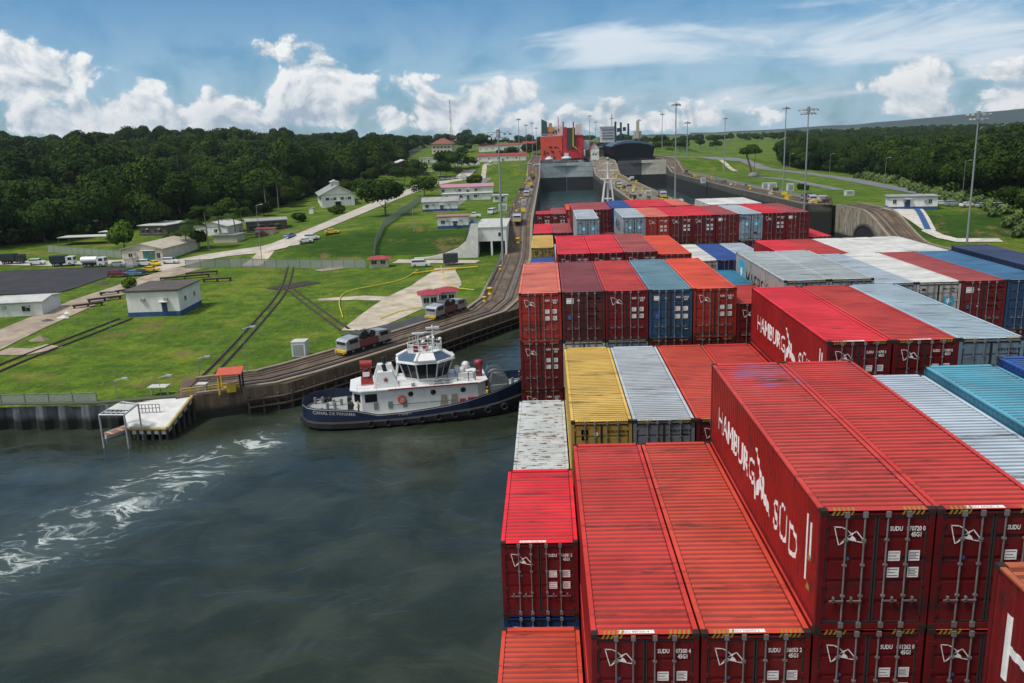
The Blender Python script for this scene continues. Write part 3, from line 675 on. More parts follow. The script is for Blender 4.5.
# water
def water_mat():
    m = bpy.data.materials.new('water'); m.use_nodes = True; T = NT(m.node_tree); bs = m.node_tree.nodes['Principled BSDF']
    P = T.n('ShaderNodeNewGeometry').outputs['Position']
    sx = T.sep(P)
    w = T.noise(P, .09, 3, .5); warp = T.n('ShaderNodeVectorMath', operation='ADD'); T.set(warp.inputs[0], P)
    T.set(warp.inputs[1], T.xyz(T.m('MULTIPLY', T.noise(P, .05, 4, .55), 14), T.m('MULTIPLY', w, 14)))
    W = warp.outputs[0]
    fo = T.noise(T.scale(W, (.55, 1.3, 1)), .55, 9, .72); f2 = T.noise(T.scale(W, (1.0, 1.0, 1)), .13, 4, .6)
    def seg(ax, ay, bx, by, wd, amp):         # a trail of churned water along a line
        dx, dy = bx-ax, by-ay; L2 = dx*dx+dy*dy
        t = T.m('MULTIPLY', T.m('ADD', T.m('MULTIPLY', T.m('SUBTRACT', sx[0], ax), dx), T.m('MULTIPLY', T.m('SUBTRACT', sx[1], ay), dy)), 1/L2, clamp=True)
        qx = T.m('SUBTRACT', sx[0], T.m('ADD', T.m('MULTIPLY', t, dx), ax)); qy = T.m('SUBTRACT', sx[1], T.m('ADD', T.m('MULTIPLY', t, dy), ay))
        d = T.m('SQRT', T.m('ADD', T.m('MULTIPLY', qx, qx), T.m('MULTIPLY', qy, qy)))
        return T.m('MULTIPLY', T.ss(d, wd, 0), amp)
    pts = [tuple(at(*q, 0))[:2] for q in ((300, 418), (262, 440), (205, 462), (120, 505), (40, 548), (-60, 590))]
    e = None
    for (a, b_, wd, amp) in zip(pts, pts[1:], (4, 8, 11, 12, 12), (.5, 1.0, .95, .85, .7)):
        s = seg(*a, *b_, wd, amp); e = s if e is None else T.m('MAXIMUM', e, s)
    for a, b_, wd, amp in (((330, 438), (420, 440), 4, .42), ((60, 505), (10, 560), 6, .6), ((20, 475), (150, 470), 4, .35), ((300, 660), (500, 560), 9, .10)):
        e = T.m('MAXIMUM', e, seg(*tuple(at(*a, 0))[:2], *tuple(at(*b_, 0))[:2], wd, amp))
    lace = T.m('SUBTRACT', 1.0, T.m('MULTIPLY', T.m('ABSOLUTE', T.m('SUBTRACT', T.noise(T.scale(W, (.55, 1.5, 1)), .30, 6, .62), .5)), 9.0), clamp=True)
    brk = T.ss(T.noise(T.scale(W, (.5, 1.2, 1)), .20, 4, .6), .38, .52)
    mask = T.m('ADD', T.m('MULTIPLY', e, .34), T.m('ADD', T.m('MULTIPLY', lace, .34), T.m('MULTIPLY', fo, .55)))
    foam = T.m('MULTIPLY', T.m('MULTIPLY', T.ss(mask, .72, .96), T.ss(e, .02, .3)), brk); foam = T.m('MULTIPLY', foam, .8)
    base = T.mix(T.ss(f2, .35, .7), (.019, .026, .016), (.038, .047, .032))
    base = T.mix(T.m('MULTIPLY', e, .6), base, (.075, .10, .085))
    far = T.ss(sx[1], 300, 420); base = T.mix(far, base, (.03, .075, .08))
    c = T.mix(foam, base, (.66, .70, .66))
    T.set(bs.inputs['Base Color'], c); T.set(bs.inputs['Roughness'], T.m('ADD', .07, T.m('MULTIPLY', foam, .5)))
    bs.inputs['IOR'].default_value = 1.333
    calm = T.noise(P, .03, 3, .5)
    hgt = T.m('ADD', T.m('MULTIPLY', T.noise(T.scale(W, (.7, 1.6, 1)), .13, 4, .5), 2.4), T.m('MULTIPLY', T.noise(T.scale(W, (.8, 1.5, 1)), .6, 5, .6), .40))
    hgt = T.m('ADD', hgt, T.m('MULTIPLY', T.noise(T.scale(P, (1, 1.6, 1)), 2.6, 4, .6), T.ss(calm, .35, .65, .03, .12)))
    rc = at(455, 668, 0); rx, ry = T.m('SUBTRACT', sx[0], rc.x), T.m('SUBTRACT', sx[1], rc.y)
    rad = T.m('SQRT', T.m('ADD', T.m('MULTIPLY', rx, rx), T.m('MULTIPLY', ry, ry))); rad = T.m('ADD', rad, T.m('MULTIPLY', w, 3.0))
    ring = T.m('MULTIPLY', T.m('SINE', T.m('MULTIPLY', rad, 5.2)), T.m('MULTIPLY', T.ss(rad, 9, 13), T.ss(rad, 19, 14)))
    hgt = T.m('ADD', hgt, T.m('MULTIPLY', ring, .10)); hgt = T.m('ADD', hgt, T.m('MULTIPLY', foam, .15))
    bu = T.n('ShaderNodeBump', {'Strength': .30, 'Distance': .5}); T.set(bu.inputs['Height'], hgt); T.set(bs.inputs['Normal'], bu.outputs[0])
    return m
water = water_mat()
b = MB(); b.quad((-700, -250, 0), (320, -250, 0), (320, 589, 0), (-700, 589, 0)); b.build('water', water, kind='structure')
b = MB(); b.quad((-3.3, 589.5, 17.2), (33, 589.5, 17.2), (33, 889, 17.2), (-3.3, 889, 17.2)); b.quad((50, 589.5, 17.2), (83, 589.5, 17.2), (83, 889, 17.2), (50, 889, 17.2)); b.build('upper_chamber_water', water, kind='structure')
# far hills to the right, blue with distance
def hills(name, px0, px1, dist, tops, col, base_z=-20):
    b = MB(); n = 70; rnd = random.Random(5)
    for j in range(6):
        for i in range(n+1):
            px = px0+(px1-px0)*i/n; d = ray(px, lin(tops, px)); k = (dist+j*260)/d.y
            zt = CAM_H+d.z*(dist+1300)/d.y
            b.v.append((d.x*k, dist+j*260, base_z+(zt-base_z)*smooth(j, -1.5, 4.6)+rnd.uniform(-4, 4)*(j > 0)*(dist/5000)))
    for j in range(5):
        for i in range(n): a = j*(n+1)+i; b.f.append((a, a+1, a+n+2, a+n+1)); b.mi.append(0); b.sm.append(False)
    return b.build(name, col, kind='structure')
hillm = mat('forest_hillside', (.012, .034, .016), .95, var=.6, scale=.012, bump=1.0)
hills('hills', 690, 2300, 5200, [(690, 133), (740, 131), (780, 129), (820, 126), (860, 124), (900, 120), (950, 116), (1000, 111), (1024, 108), (1200, 95), (1420, 80), (2000, 60), (2300, 80)], hillm)
hills('hills', 430, 800, 3600, [(430, 141), (480, 140), (560, 139.5), (600, 137), (640, 134.5), (700, 134), (740, 133.5), (800, 132)], hillm)

# ---------------------------------------------------------------- lock walls and pavement
def concrete_wall_mat(name, col, dark_below=None, streak=.5):
    m = bpy.data.materials.new(name); m.use_nodes = True; T = NT(m.node_tree); bs = m.node_tree.nodes['Principled BSDF']
    P = T.n('ShaderNodeNewGeometry').outputs['Position']; z = T.sep(P)[2]
    v = T.noise(T.scale(P, (1, 1, .12)), .8, 6, .7); n = T.noise(P, .5, 6, .65)
    c = T.mix(T.ss(v, .35, .7), tuple(x*1.25 for x in col), tuple(x*.42 for x in col))
    c = T.mix(T.ss(n, .45, .75, 0, streak), c, (.03, .022, .016))
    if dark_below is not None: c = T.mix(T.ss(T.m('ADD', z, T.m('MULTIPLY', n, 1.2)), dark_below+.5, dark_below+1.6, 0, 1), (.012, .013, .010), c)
    T.set(bs.inputs['Base Color'], c); bs.inputs['Roughness'].default_value = .85
    bu = T.n('ShaderNodeBump', {'Strength': .6, 'Distance': .08}); T.set(bu.inputs['Height'], n); T.set(bs.inputs['Normal'], bu.outputs[0])
    return m
pier_c = concrete_wall_mat('stained_pier_concrete', (.16, .115, .075), 1.1)
chamber_c = concrete_wall_mat('dark_chamber_concrete', (.085, .08, .065), 8.3)
arch_c = concrete_wall_mat('pale_streaked_concrete', (.30, .255, .18), 2.0, .6)
pave = mat('worn_pavement', (.125, .088, .056), .85, var=.45, scale=.6, bump=.5, dirt=.5, dirtc=(.035, .026, .02), stretch=(1, .25, 1))
pale = mat('pale_concrete', (.50, .47, .42), .8, var=.15, scale=.7, dirt=.3, dirtc=(.22, .19, .15))
def offs(poly, d):                 # polyline moved sideways by d (to its left for d > 0)
    o = []
    for i, p in enumerate(poly):
        a = Vector(poly[max(0, i-1)]); c = Vector(poly[min(len(poly)-1, i+1)]); t = (c-a).normalized(); n_ = Vector((-t.y, t.x))
        o.append((p[0]+n_.x*d, p[1]+n_.y*d))
    return o
def dense(poly, st=4.0):
    o = []
    for a, c in zip(poly, poly[1:]):
        k = max(1, int(math.hypot(c[0]-a[0], c[1]-a[1])/st)); o += [(a[0]+(c[0]-a[0])*i/k, a[1]+(c[1]-a[1])*i/k) for i in range(k)]
    return o+[poly[-1]]
def rounded(poly, it=2):
    for _ in range(it):
        o = [poly[0]]
        for a, c in zip(poly, poly[1:]): o += [(a[0]*.75+c[0]*.25, a[1]*.75+c[1]*.25), (a[0]*.25+c[0]*.75, a[1]*.25+c[1]*.75)]
        poly = o+[poly[-1]]
    return poly
def zprof(p): return near_l(p[1])
def quay(name, line, width, side, mt, topm, label, cat, zb=-2.0, mound=0.18, zf=None):
    """retaining wall with a paved top: line = water edge, the land lies on its `side` (+1 left of travel)"""
    zf = zf or zprof
    b = MB(); L = dense(line); O = offs(L, side*width); n = len(L)
    vs = [(p[0], p[1], zb) for p in L] + [(p[0], p[1], zf(p)+mound) for p in L] + [(q[0], q[1], zf(p)+mound) for p, q in zip(L, O)] + [(q[0], q[1], zf(p)-1.2) for p, q in zip(L, O)]
    fs = []
    for i in range(n-1):
        for k in range(3):
            a = k*n+i; f = (a, a+1, a+n+1, a+n); fs.append(f if side < 0 else f[::-1])
    b.add(vs, fs)
    for i, f in enumerate(b.f): b.mi[i] = 1 if i % 3 == 1 else 0
    for e in (0, n-1):             # end caps
        b.add([vs[e], vs[e+n], vs[e+2*n], vs[e+3*n]], [(0, 1, 2, 3)])
    return b.build(name, [mt, topm], label=label, cat=cat)
pier_line = [(-51, 106.8)]+[(-48.4, 107.6), (-42.3, 110.2), (-37.3, 112.5), (-24.6, 131), (-15, 147), (-6, 161.8), (-5.0, 200), (-4.4, 232)]
quay('lock_wall', pier_line, 9.0, 1, pier_c, pave, 'stained concrete approach wall curving along the left bank beside the tugboat', 'lock wall')
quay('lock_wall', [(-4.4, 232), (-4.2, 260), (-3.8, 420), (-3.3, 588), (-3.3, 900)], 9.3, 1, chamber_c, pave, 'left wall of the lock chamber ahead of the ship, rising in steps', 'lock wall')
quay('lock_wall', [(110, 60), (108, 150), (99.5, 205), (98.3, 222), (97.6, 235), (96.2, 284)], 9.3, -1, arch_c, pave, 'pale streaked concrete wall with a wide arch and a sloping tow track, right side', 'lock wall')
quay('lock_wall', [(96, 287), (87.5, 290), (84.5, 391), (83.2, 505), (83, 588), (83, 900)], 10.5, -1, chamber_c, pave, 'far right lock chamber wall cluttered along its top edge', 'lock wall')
# centre wall between the lanes
b = MB(); L = dense([(33, 150), (33, 900)], 6)
for s_, x0, x1 in ((0, 33, 50),):
    n = len(L); vs = []
    for p in L: z = near_l(p[1])+.15; vs += [(x0, p[1], -2), (x0, p[1], z), (x1, p[1], z), (x1, p[1], -2)]
    for i in range(n-1):
        for k in range(3): a = i*4+k; b.add([vs[a], vs[a+1], vs[a+5], vs[a+4]], [(0, 1, 2, 3)], 1 if k == 1 else 0)
    b.add(vs[:4], [(0, 1, 2, 3)])
b.build('lock_wall', [chamber_c, mat('cluttered_centre_pavement', (.20, .17, .12), .85, var=.4, scale=.35, dirt=.5, dirtc=(.06, .09, .02))], label='centre wall between the two lock lanes with yellow posts along it', cat='lock wall')
# arch opening of the right wall (a recessed portal) and the yellow boards beside it
root = empty('arch_portal', (0, 0, 0), label='wide arched opening in the pale concrete wall on the right bank', cat='arch')
yc, zc_ = 258.0, 2.2
b = MB(); pa = [(yc-9*math.cos(t*math.pi/14), zc_+4.6*math.sin(t*math.pi/14)) for t in range(15)]
b.ext([(yc-9, -1)]+pa+[(yc+9, -1)], 'x', 96.55, 96.9, 0); b.build('opening', dark, root)
b = MB(); po = [(yc-9.9*math.cos(t*math.pi/14), zc_+5.3*math.sin(t*math.pi/14)) for t in range(15)]
for i in range(14):
    b.ext([pa[i], po[i], po[i+1], pa[i+1]], 'x', 96.35, 97.0)
b.build('arch_ring', mat('sooty_concrete', (.09, .08, .065), .9, dirt=.4), root)
b = MB(); b.ext([(yc-9, -1), (yc-9, 1.8), (yc+9, 1.8), (yc+9, -1)], 'x', 96.45, 96.54); b.build('back_panel', mat('dull_white_panel', (.45, .47, .5), .8, dirt=.3), root)
for k, (py0, py1) in enumerate(((213, 220), (223, 229))):
    q = at_y(836, py1, 286.6); q2 = at_y(844, py0, 286.6)
    r_ = empty('marker_board', (q.x, 286.6, q.z), label=('upper' if k == 0 else 'lower')+' of two yellow boards with a black mark on the dark wall end', cat='sign', group='yellow marker boards')
    b = MB(); b.box(0, q2.x-q.x, -.1, .0, 0, q2.z-q.z); b.build('board', mat('board_yellow', (.70, .50, .03), .6), r_)
    b = MB(); w = q2.x-q.x; hh = q2.z-q.z; b.box(w*.38, w*.62, -.13, -.105, hh*.25, hh*.75); b.box(w*.15, w*.3, -.13, -.105, hh*.4, hh*.6); b.build('mark', black_ink, r_)
# lock gates: lower part black with damp, upper part grey
def gate(x0, x1, y, leaf_cols, label):
    root = empty('lock_gate', ((x0+x1)/2, y, 0), label=label, cat='lock gate', group='steel lock gates'); w = (x1-x0)/2
    for k in (0, 1):
        b = MB(); a, c = (-w, -.05) if k == 0 else (.05, w); ya, yc_ = (0, 3.2) if k == 0 else (3.2, 0)
        def P(t, z, o=0): return (a+(c-a)*t, ya+(yc_-ya)*t-o, z)
        b.add([P(0, -1), P(1, -1), P(1, 9.4), P(0, 9.4)], [(0, 1, 2, 3)], 1)
        b.add([P(0, 9.4), P(1, 9.4), P(1, 19.2), P(0, 19.2)], [(0, 1, 2, 3)], 0)
        b.add([P(0, 19.2), P(1, 19.2), P(1, 19.2, -1.8), P(0, 19.2, -1.8)], [(0, 1, 2, 3)], 2)
        b.add([P(0, -1, -1.8), P(1, -1, -1.8), P(1, 19.2, -1.8), P(0, 19.2, -1.8)], [(3, 2, 1, 0)], 1)
        for z in (9.4, 13, 16.5): b.add([P(0, z, .15), P(1, z, .15), P(1, z+.25, .15), P(0, z+.25, .15)], [(0, 1, 2, 3)], 0)
        b.build('gate_leaf', [leaf_cols[k], mat('damp_black_steel', (.010, .012, .012), .6, dirt=.3), pave], root)
        b = MB()
        for t in [i/8 for i in range(9)]: b.tube(P(t, 19.2, -.2), P(t, 20.3, -.2), .05, n=4)
        b.tube(P(0, 20.3, -.2), P(1, 20.3, -.2), .05, n=4); b.build('railing', steel, root)
ggrey = mat('gate_grey', (.30, .34, .34), .6, var=.15, scale=.4, dirt=.3, dirtc=(.12, .12, .10)); gdark = mat('gate_dark_grey', (.10, .10, .105), .6, dirt=.2, scale=.4); gbeige = mat('gate_beige', (.42, .40, .33), .6, dirt=.2, scale=.4)
gate(-3.3, 33, 588, (ggrey, ggrey), 'closed grey lock gates ahead of the container ship below the red ship')
gate(50, 83, 588, (gdark, gbeige), 'closed lock gates of the right lane, one leaf dark and one beige')
gate(-3.3, 33, 889, (ggrey, ggrey), 'farther lock gates beyond the red ship'); 

# ---------------------------------------------------------------- draped strips: roads, tracks, patches
def ribbon(name, pts, w, mt, off=.10, kind='structure', st=3.0, rnd=0, label=None, cat=None):
    pts = [tuple(p)[:2] for p in pts]; pts = rounded(pts, rnd) if rnd else pts
    L = dense(pts, st); ws = w if callable(w) else (lambda t: w)
    b = MB(); n = len(L); K = 5
    A = offs(L, 1.0)
    for i, (p, q) in enumerate(zip(L, A)):
        ww = ws(i/(n-1)); nx, ny = q[0]-p[0], q[1]-p[1]
        for k in range(K):
            t = (k/(K-1)-.5)*ww; x, y = p[0]+nx*t, p[1]+ny*t; b.v.append((x, y, h(x, y)+off))
    for i in range(n-1):
        for k in range(K-1): a = i*K+k; b.f.append((a, a+K, a+K+1, a+1)); b.mi.append(0); b.sm.append(False)
    return b.build(name, mt, kind=kind, label=label, cat=cat)
def G2(*pp): return [tuple(g(*p))[:2] for p in pp]
dirtm = mat('dirt_road', (.34, .27, .20), .95, var=.3, scale=.35, bump=.5, dirt=.4, dirtc=(.16, .13, .08))
sandm = mat('sandy_ground', (.46, .39, .30), .95, var=.25, scale=.25, bump=.4, dirt=.55, dirtc=(.12, .15, .04))
asph = mat('asphalt', (.055, .055, .058), .85, var=.3, scale=.3, bump=.3)
asphl = mat('light_asphalt', (.16, .165, .17), .85, var=.2, scale=.3)
roadc = mat('pale_road', (.44, .39, .33), .9, var=.18, scale=.25, dirt=.25, dirtc=(.2, .17, .12))
ribbon('dirt_road', G2((-60, 368), (20, 330), (90, 300), (150, 279), (190, 268)), 8.5, dirtm, .10)
ribbon('road', G2((150, 271), (215, 254), (290, 246), (330, 224), (370, 207), (430, 184), (470, 170)), 9.0, roadc, .14, rnd=2)
ribbon('road', G2((185, 266), (120, 262), (60, 264), (-40, 262)), 7.0, roadc, .12)
ribbon('parking_ground', G2((-80, 287), (30, 281), (100, 280)), 36, mat('dark_asphalt', (.028, .028, .030), .9, var=.3, scale=.2), .17)
ribbon('road', G2((395, 262), (430, 262), (478, 262)), 5.5, roadc, .13)
ribbon('dirt_patch', G2((356, 331), (392, 311), (436, 286), (446, 268)), lambda t: 6+7*math.sin(math.pi*min(1, t*1.1)), sandm, .09)
ribbon('dirt_patch', G2((318, 300), (360, 298), (420, 300)), lambda t: 2+3*math.sin(math.pi*t), sandm, .085)
ribbon('service_road', G2((441, 212), (456, 203), (475, 186), (487, 178)), 6.5, asphl, .12)
ribbon('path', G2((478, 184), (484, 172), (492, 160)), 3.2, sandm, .10)
ribbon('track_bed', G2((352, 338), (420, 322), (470, 305)), 7, asph, .10)
ribbon('dirt_patch', G2((250, 266), (270, 247), (310, 240)), 5, sandm, .095)
ribbon('dirt_patch', G2((318, 271), (333, 269), (345, 267)), 4, dirtm, .10); ribbon('dirt_patch', G2((0, 352), (30, 352), (55, 346)), 5, dirtm, .10)
# right bank
ribbon('road', G2((640, 156), (700, 158), (760, 163), (830, 176), (900, 189), (960, 200), (1060, 214)), 10, asphl, .14, rnd=1)
ribbon('road', G2((750, 176), (790, 180), (840, 190)), 5, asphl, .12)
ribbon('path', G2((714, 157), (726, 164), (736, 171)), 3.0, sandm, .10)
# railway lines laid in the grass
railm = mat('rusty_rail', (.085, .055, .04), .6, .2, dirt=.4); ballast = mat('track_ballast', (.05, .045, .028), .95, var=.5, scale=1.5, dirt=.5, dirtc=(.06, .10, .02))
def railway(name, pts, label, gauge=1.6, rnd=2, bed=2.7, z0=.16):
    pts = [tuple(p)[:2] for p in pts]; pts = rounded(pts, rnd) if rnd else pts
    root = empty(name, (0, 0, 0), label=label, cat='railway track', group='narrow tracks set in the ground')
    L = dense(pts, 2.4)
    if bed:
        for s in (-.5, .5): o = ribbon('ballast', offs(L, s*gauge), .62, ballast, .09, None); o.parent = root
    for s in (-.5, .5):
        b = MB(); Q = offs(L, s*gauge)
        for a, c in zip(Q, Q[1:]):
            A = (a[0], a[1], h(*a)+z0); Cc = (c[0], c[1], h(*c)+z0); d = Vector((c[0]-a[0], c[1]-a[1])).normalized()*.09; nx, ny = -d.y, d.x
            b.add([(A[0]-nx, A[1]-ny, A[2]-.1), (A[0]-nx, A[1]-ny, A[2]+.12), (A[0]+nx, A[1]+ny, A[2]+.12), (A[0]+nx, A[1]+ny, A[2]-.1), (Cc[0]-nx, Cc[1]-ny, Cc[2]-.1), (Cc[0]-nx, Cc[1]-ny, Cc[2]+.12), (Cc[0]+nx, Cc[1]+ny, Cc[2]+.12), (Cc[0]+nx, Cc[1]+ny, Cc[2]-.1)],
                  [(0, 4, 5, 1), (1, 5, 6, 2), (2, 6, 7, 3)])
        b.build('rail', railm, root)
    return root
railway('railway_track', G2((-40, 386), (20, 360), (80, 337), (126, 319)), 'dark double rail crossing the lawn at the far left below the white pump house', bed=4.0, gauge=2.6)
railway('railway_track', G2((196, 388), (228, 356), (262, 318), (284, 292), (291, 266)), 'track climbing the lawn from the red roofed shelter to the silver fence', bed=3.0)
railway('railway_track', G2((345, 330), (320, 312), (296, 294), (288, 287)), 'short branch of track curving off to the right on the lawn')
b = MB(); q = g(288, 288)
ribbon('switch_pad', [(q.x-3, q.y-2), (q.x+4, q.y+8)], 6, mat('black_soil', (.035, .028, .02), .95, bump=.5), .12)
def tow_track(line, offsets, label, side=1, zf=zprof, moundz=.18):
    root = empty('tow_track', (0, 0, 0), label=label, cat='railway track', group='tow tracks on the lock walls')
    L = dense(line, 3)
    for o_, w_, hh, mt in offsets:
        Q = offs(L, side*o_); b = MB(); n = len(L); A = offs(L, side*(o_-w_/2)); B_ = offs(L, side*(o_+w_/2))
        vs = []
        for p, a, c in zip(L, A, B_): z = zf(p)+moundz; vs += [(a[0], a[1], z-.02), (a[0], a[1], z+hh), (c[0], c[1], z+hh), (c[0], c[1], z-.02)]
        fs = [(i*4+k, i*4+k+1, i*4+k+5, i*4+k+4) for i in range(n-1) for k in range(3)]
        b.add(vs, fs).build('rail' if w_ < .5 else 'kerb', mt, root)
curb = mat('kerb_concrete', (.24, .20, .145), .85, dirt=.5, dirtc=(.12, .09, .06), scale=.5)
RS = [(.4, .75, .30, curb), (2.0, .22, .16, railm), (2.9, .3, .1, steel), (3.7, .22, .16, railm), (8.6, .7, .35, curb), (6.2, .22, .1, railm), (7.3, .22, .1, railm)]
tow_track(rounded(pier_line[1:], 1), RS, 'tow tracks curving along the stained left approach wall')
tow_track([(-4.4, 232), (-4.2, 260), (-3.8, 420), (-3.3, 588), (-3.3, 880)], RS, 'tow tracks on top of the left chamber wall')
tow_track([(99.5, 205), (98.3, 222), (97.6, 235), (96.2, 284)], RS, 'tow track sloping down the right approach wall above the arch', -1)
tow_track([(87.5, 291), (84.5, 391), (83.2, 505), (83, 588), (83, 880)], RS, 'tow tracks along the far right chamber wall', -1)
tow_track([(33, 160), (33, 880)], [(.5, .8, .3, curb), (2.2, .22, .16, railm), (3.8, .22, .16, railm), (13, .22, .16, railm), (14.6, .22, .16, railm), (16.4, .8, .3, curb), (8.2, .5, .25, curb)], 'tow tracks on the centre wall between the lanes', -1)
# ---------------------------------------------------------------- buildings
wallw = mat('white_wall', (.72, .72, .68), .8, var=.07, scale=.8, dirt=.32, dirtc=(.34, .31, .25), stretch=(1, 1, .25))
wallc = mat('cream_wall', (.55, .50, .40), .8, var=.1, scale=.5, dirt=.3, dirtc=(.25, .22, .17))
bluew = mat('blue_base_paint', (.02, .075, .20), .7, var=.15)
winm = mat('window_glass', (.025, .03, .035), .12, spec=.8)
doorm = mat('blue_door', (.02, .05, .13), .6); greend = mat('green_door', (.07, .22, .17), .7)
roofg = mat('grey_sheet_roof', (.30, .30, .29), .6, var=.15, scale=.6, dirt=.4, dirtc=(.12, .09, .07), stretch=(1, .2, 1))
rooft = mat('pale_sheet_roof', (.50, .50, .46), .6, var=.12, scale=.5, dirt=.35, dirtc=(.24, .20, .15))
roofd = mat('dark_flat_roof', (.09, .075, .065), .9, var=.25, scale=.6, dirt=.3)
roofr = mat('red_roof', (.30, .045, .04), .7, var=.2, scale=.6, dirt=.3, dirtc=(.15, .05, .04)); roofp = mat('pink_sheet_roof', (.42, .20, .24), .7, var=.1, dirt=.2)
rooftile = mat('brown_tile_roof', (.20, .07, .045), .8, var=.2, scale=1.0)
darkin = mat('dark_opening', (.02, .02, .018), .9)
def house(loc, a, w, d, hh, label, roof='flat', wm=None, rm=None, base=None, over=.5, rise=1.6, wins=(), doors=(), cat='building', group=None, rname='roof', sink=1.5):
    """front-left corner at loc, front edge along local x, depth along local y"""
    wm = wm or wallw; rm = rm or roofg
    root = empty('building', loc, a, label, cat, group)
    b = MB(); bb = .9 if base else 0
    if roof == 'gable':            # ridge along the depth
        b.ext([(0, bb-sink*(not bb)), (w, bb-sink*(not bb)), (w, hh), (w/2, hh+rise), (0, hh)], 'y', 0, d)
    elif roof == 'gablex':
        b.ext([(0, bb-sink*(not bb)), (d, bb-sink*(not bb)), (d, hh), (d/2, hh+rise), (0, hh)], 'x', 0, w)
    else: b.box(0, w, 0, d, bb-sink*(not bb), hh)
    b.build('wall', wm, root)
    if base: MB().box(-.04, w+.04, -.04, d+.04, -sink, bb).build('base_band', base, root)
    b = MB(); t = .18; o = over
    if roof == 'gable':
        e = o*rise/(w/2); b.ext([(-o, hh-e+.02), (w/2, hh+rise+.02), (w+o, hh-e+.02), (w+o, hh-e+.02+t), (w/2, hh+rise+.02+t), (-o, hh-e+.02+t)], 'y', -o, d+o)
    elif roof == 'gablex':
        e = o*rise/(d/2); b.ext([(-o, hh-e+.02), (d/2, hh+rise+.02), (d+o, hh-e+.02), (d+o, hh-e+.02+t), (d/2, hh+rise+.02+t), (-o, hh-e+.02+t)], 'x', -o, w+o)
    elif roof == 'hip':
        c = [(-o, -o), (w+o, -o), (w+o, d+o), (-o, d+o)]; r0, r1 = (min(w, d)/2, d/2), (w-min(w, d)/2, d/2)
        b.add([(*p, hh) for p in c]+[(*r0, hh+rise), (max(r1[0], r0[0]+.1), r1[1], hh+rise)], [(0, 1, 5, 4), (1, 2, 5), (2, 3, 4, 5), (3, 0, 4), (3, 2, 1, 0)])
    else: b.box(-o, w+o, -o, d+o, hh, hh+t); b.box(-o*.6, w+o*.6, -o*.6, d+o*.6, hh+t, hh+t+.06)
    b.build(rname, rm, root)
    for k, (u, z, ww, wh, f) in enumerate(wins):          # f: 0 front, 1 right side, 2 left side
        b = MB(); q = MB()
        def P(m, u0, u1, z0, z1, o1, o2):
            if f == 0: m.box(u0, u1, -o2, -o1, z0, z1)
            elif f == 1: m.box(w+o1, w+o2, u0, u1, z0, z1)
            else: m.box(-o2, -o1, u0, u1, z0, z1)
        P(b, u, u+ww, z, z+wh, .01, .05); wi = b.build('window', winm, root)
        P(q, u-.06, u+ww+.06, z-.1, z-.01, .01, .14); P(q, u-.06, u+ww+.06, z+wh+.01, z+wh+.08, .01, .10); P(q, u+ww/2-.03, u+ww/2+.03, z, z+wh, .052, .07); q.build('frame', rooft, wi)
    if wins and w > 5:               # air conditioners and gutters
        for u in (w*.28, w*.72): MB().box(u, u+.8, -.45, -.02, hh*.62, hh*.62+.5).build('air_conditioner', roofg, root)
        MB().box(-.1, w+.1, -.14, -.02, hh-.22, hh-.08).build('gutter', roofg, root)
    for (u, ww, wh, f, dm) in doors:
        b = MB()
        if f == 0: b.box(u, u+ww, -.06, -.01, .05, wh)
        elif f == 1: b.box(w+.01, w+.06, u, u+ww, .05, wh)
        else: b.box(-.06, -.01, u, u+ww, .05, wh)
        dd = b.build('door', dm, root)
        if f == 0: MB().box(u-.4, u+ww+.4, -1.0, .0, wh+.25, wh+.36).build('awning', wallw, root)
    return root
def gz(px, py, dz=0): p = g(px, py); return (p.x, p.y, p.z+dz)
p = gz(129, 317)
house(p, R(2), 10.6, 11.8, 5.2, 'white pump house with a blue base band and dark flat roof on the lawn', 'flat', rm=roofd, base=bluew, over=.45,
      wins=[(3.0, 2.6, .9, .8, 1), (8.0, 2.6, .9, .8, 1)], doors=[(7.0, 1.1, 2.7, 0, doorm)])
house(gz(-12, 318), R(8), 11, 9, 2.9, 'small white shed with a pale roof at the left edge beside the dirt road', 'gablex', rm=rooft, rise=.5, wins=[(7, 1, 1.6, 1.1, 0)])
house(gz(123, 262), R(-4), 12.5, 22, 3.6, 'tan-roofed warehouse with a green roller door among the palms', 'gable', wm=wallc, rm=mat('tan_sheet_roof', (.42, .37, .28), .7, dirt=.25, stretch=(1, .3, 1)), rise=1.5, doors=[(6.5, 3.6, 3.0, 0, greend)], wins=[(10.8, 1, .9, 1.4, 0), (2, 1.4, 1.2, 1, 0)])
def canopy(px, py, w, d, a, label, hh=2.6):
    root = empty('canopy', gz(px, py), a, label, 'canopy', 'open flat canopies by the fence')
    MB().box(0, w, 0, d, hh, hh+.2).build('roof', rooft, root)
    for x in (.3, w-.3):
        for y in (.3, d-.3): MB().tube((x, y, -.8), (x, y, hh), .09, n=6).build('post', steel, root)
canopy(58, 246, 17, 7, R(2), 'long low flat canopy standing on posts left of the warehouse'); canopy(52, 239, 12, 5, R(4), 'narrow white canopy behind the longer one at far left'); canopy(99, 240, 6, 5, 0, 'small square canopy between the long canopy and the round tree')
house(gz(140, 236), R(-10), 11, 16, 3.6, 'dark open shed with a pale flat roof behind the warehouse', 'flat', wm=roofd, rm=rooft, wins=[(1, 1, 3, 1.4, 0), (6, 1, 3, 1.4, 0)])
house(gz(196, 236), R(-6), 12, 12, 3.2, 'low white building with a pale roof half hidden by palm trees', 'gable', rm=rooft, wins=[(2, 1.2, 1.2, 1, 0), (7, 1.2, 1.2, 1, 0)])
house(gz(214, 243), R(-4), 8, 6, 2.4, 'grey-roofed hut beside the tall palm', 'flat', wm=wallc, rm=roofg)
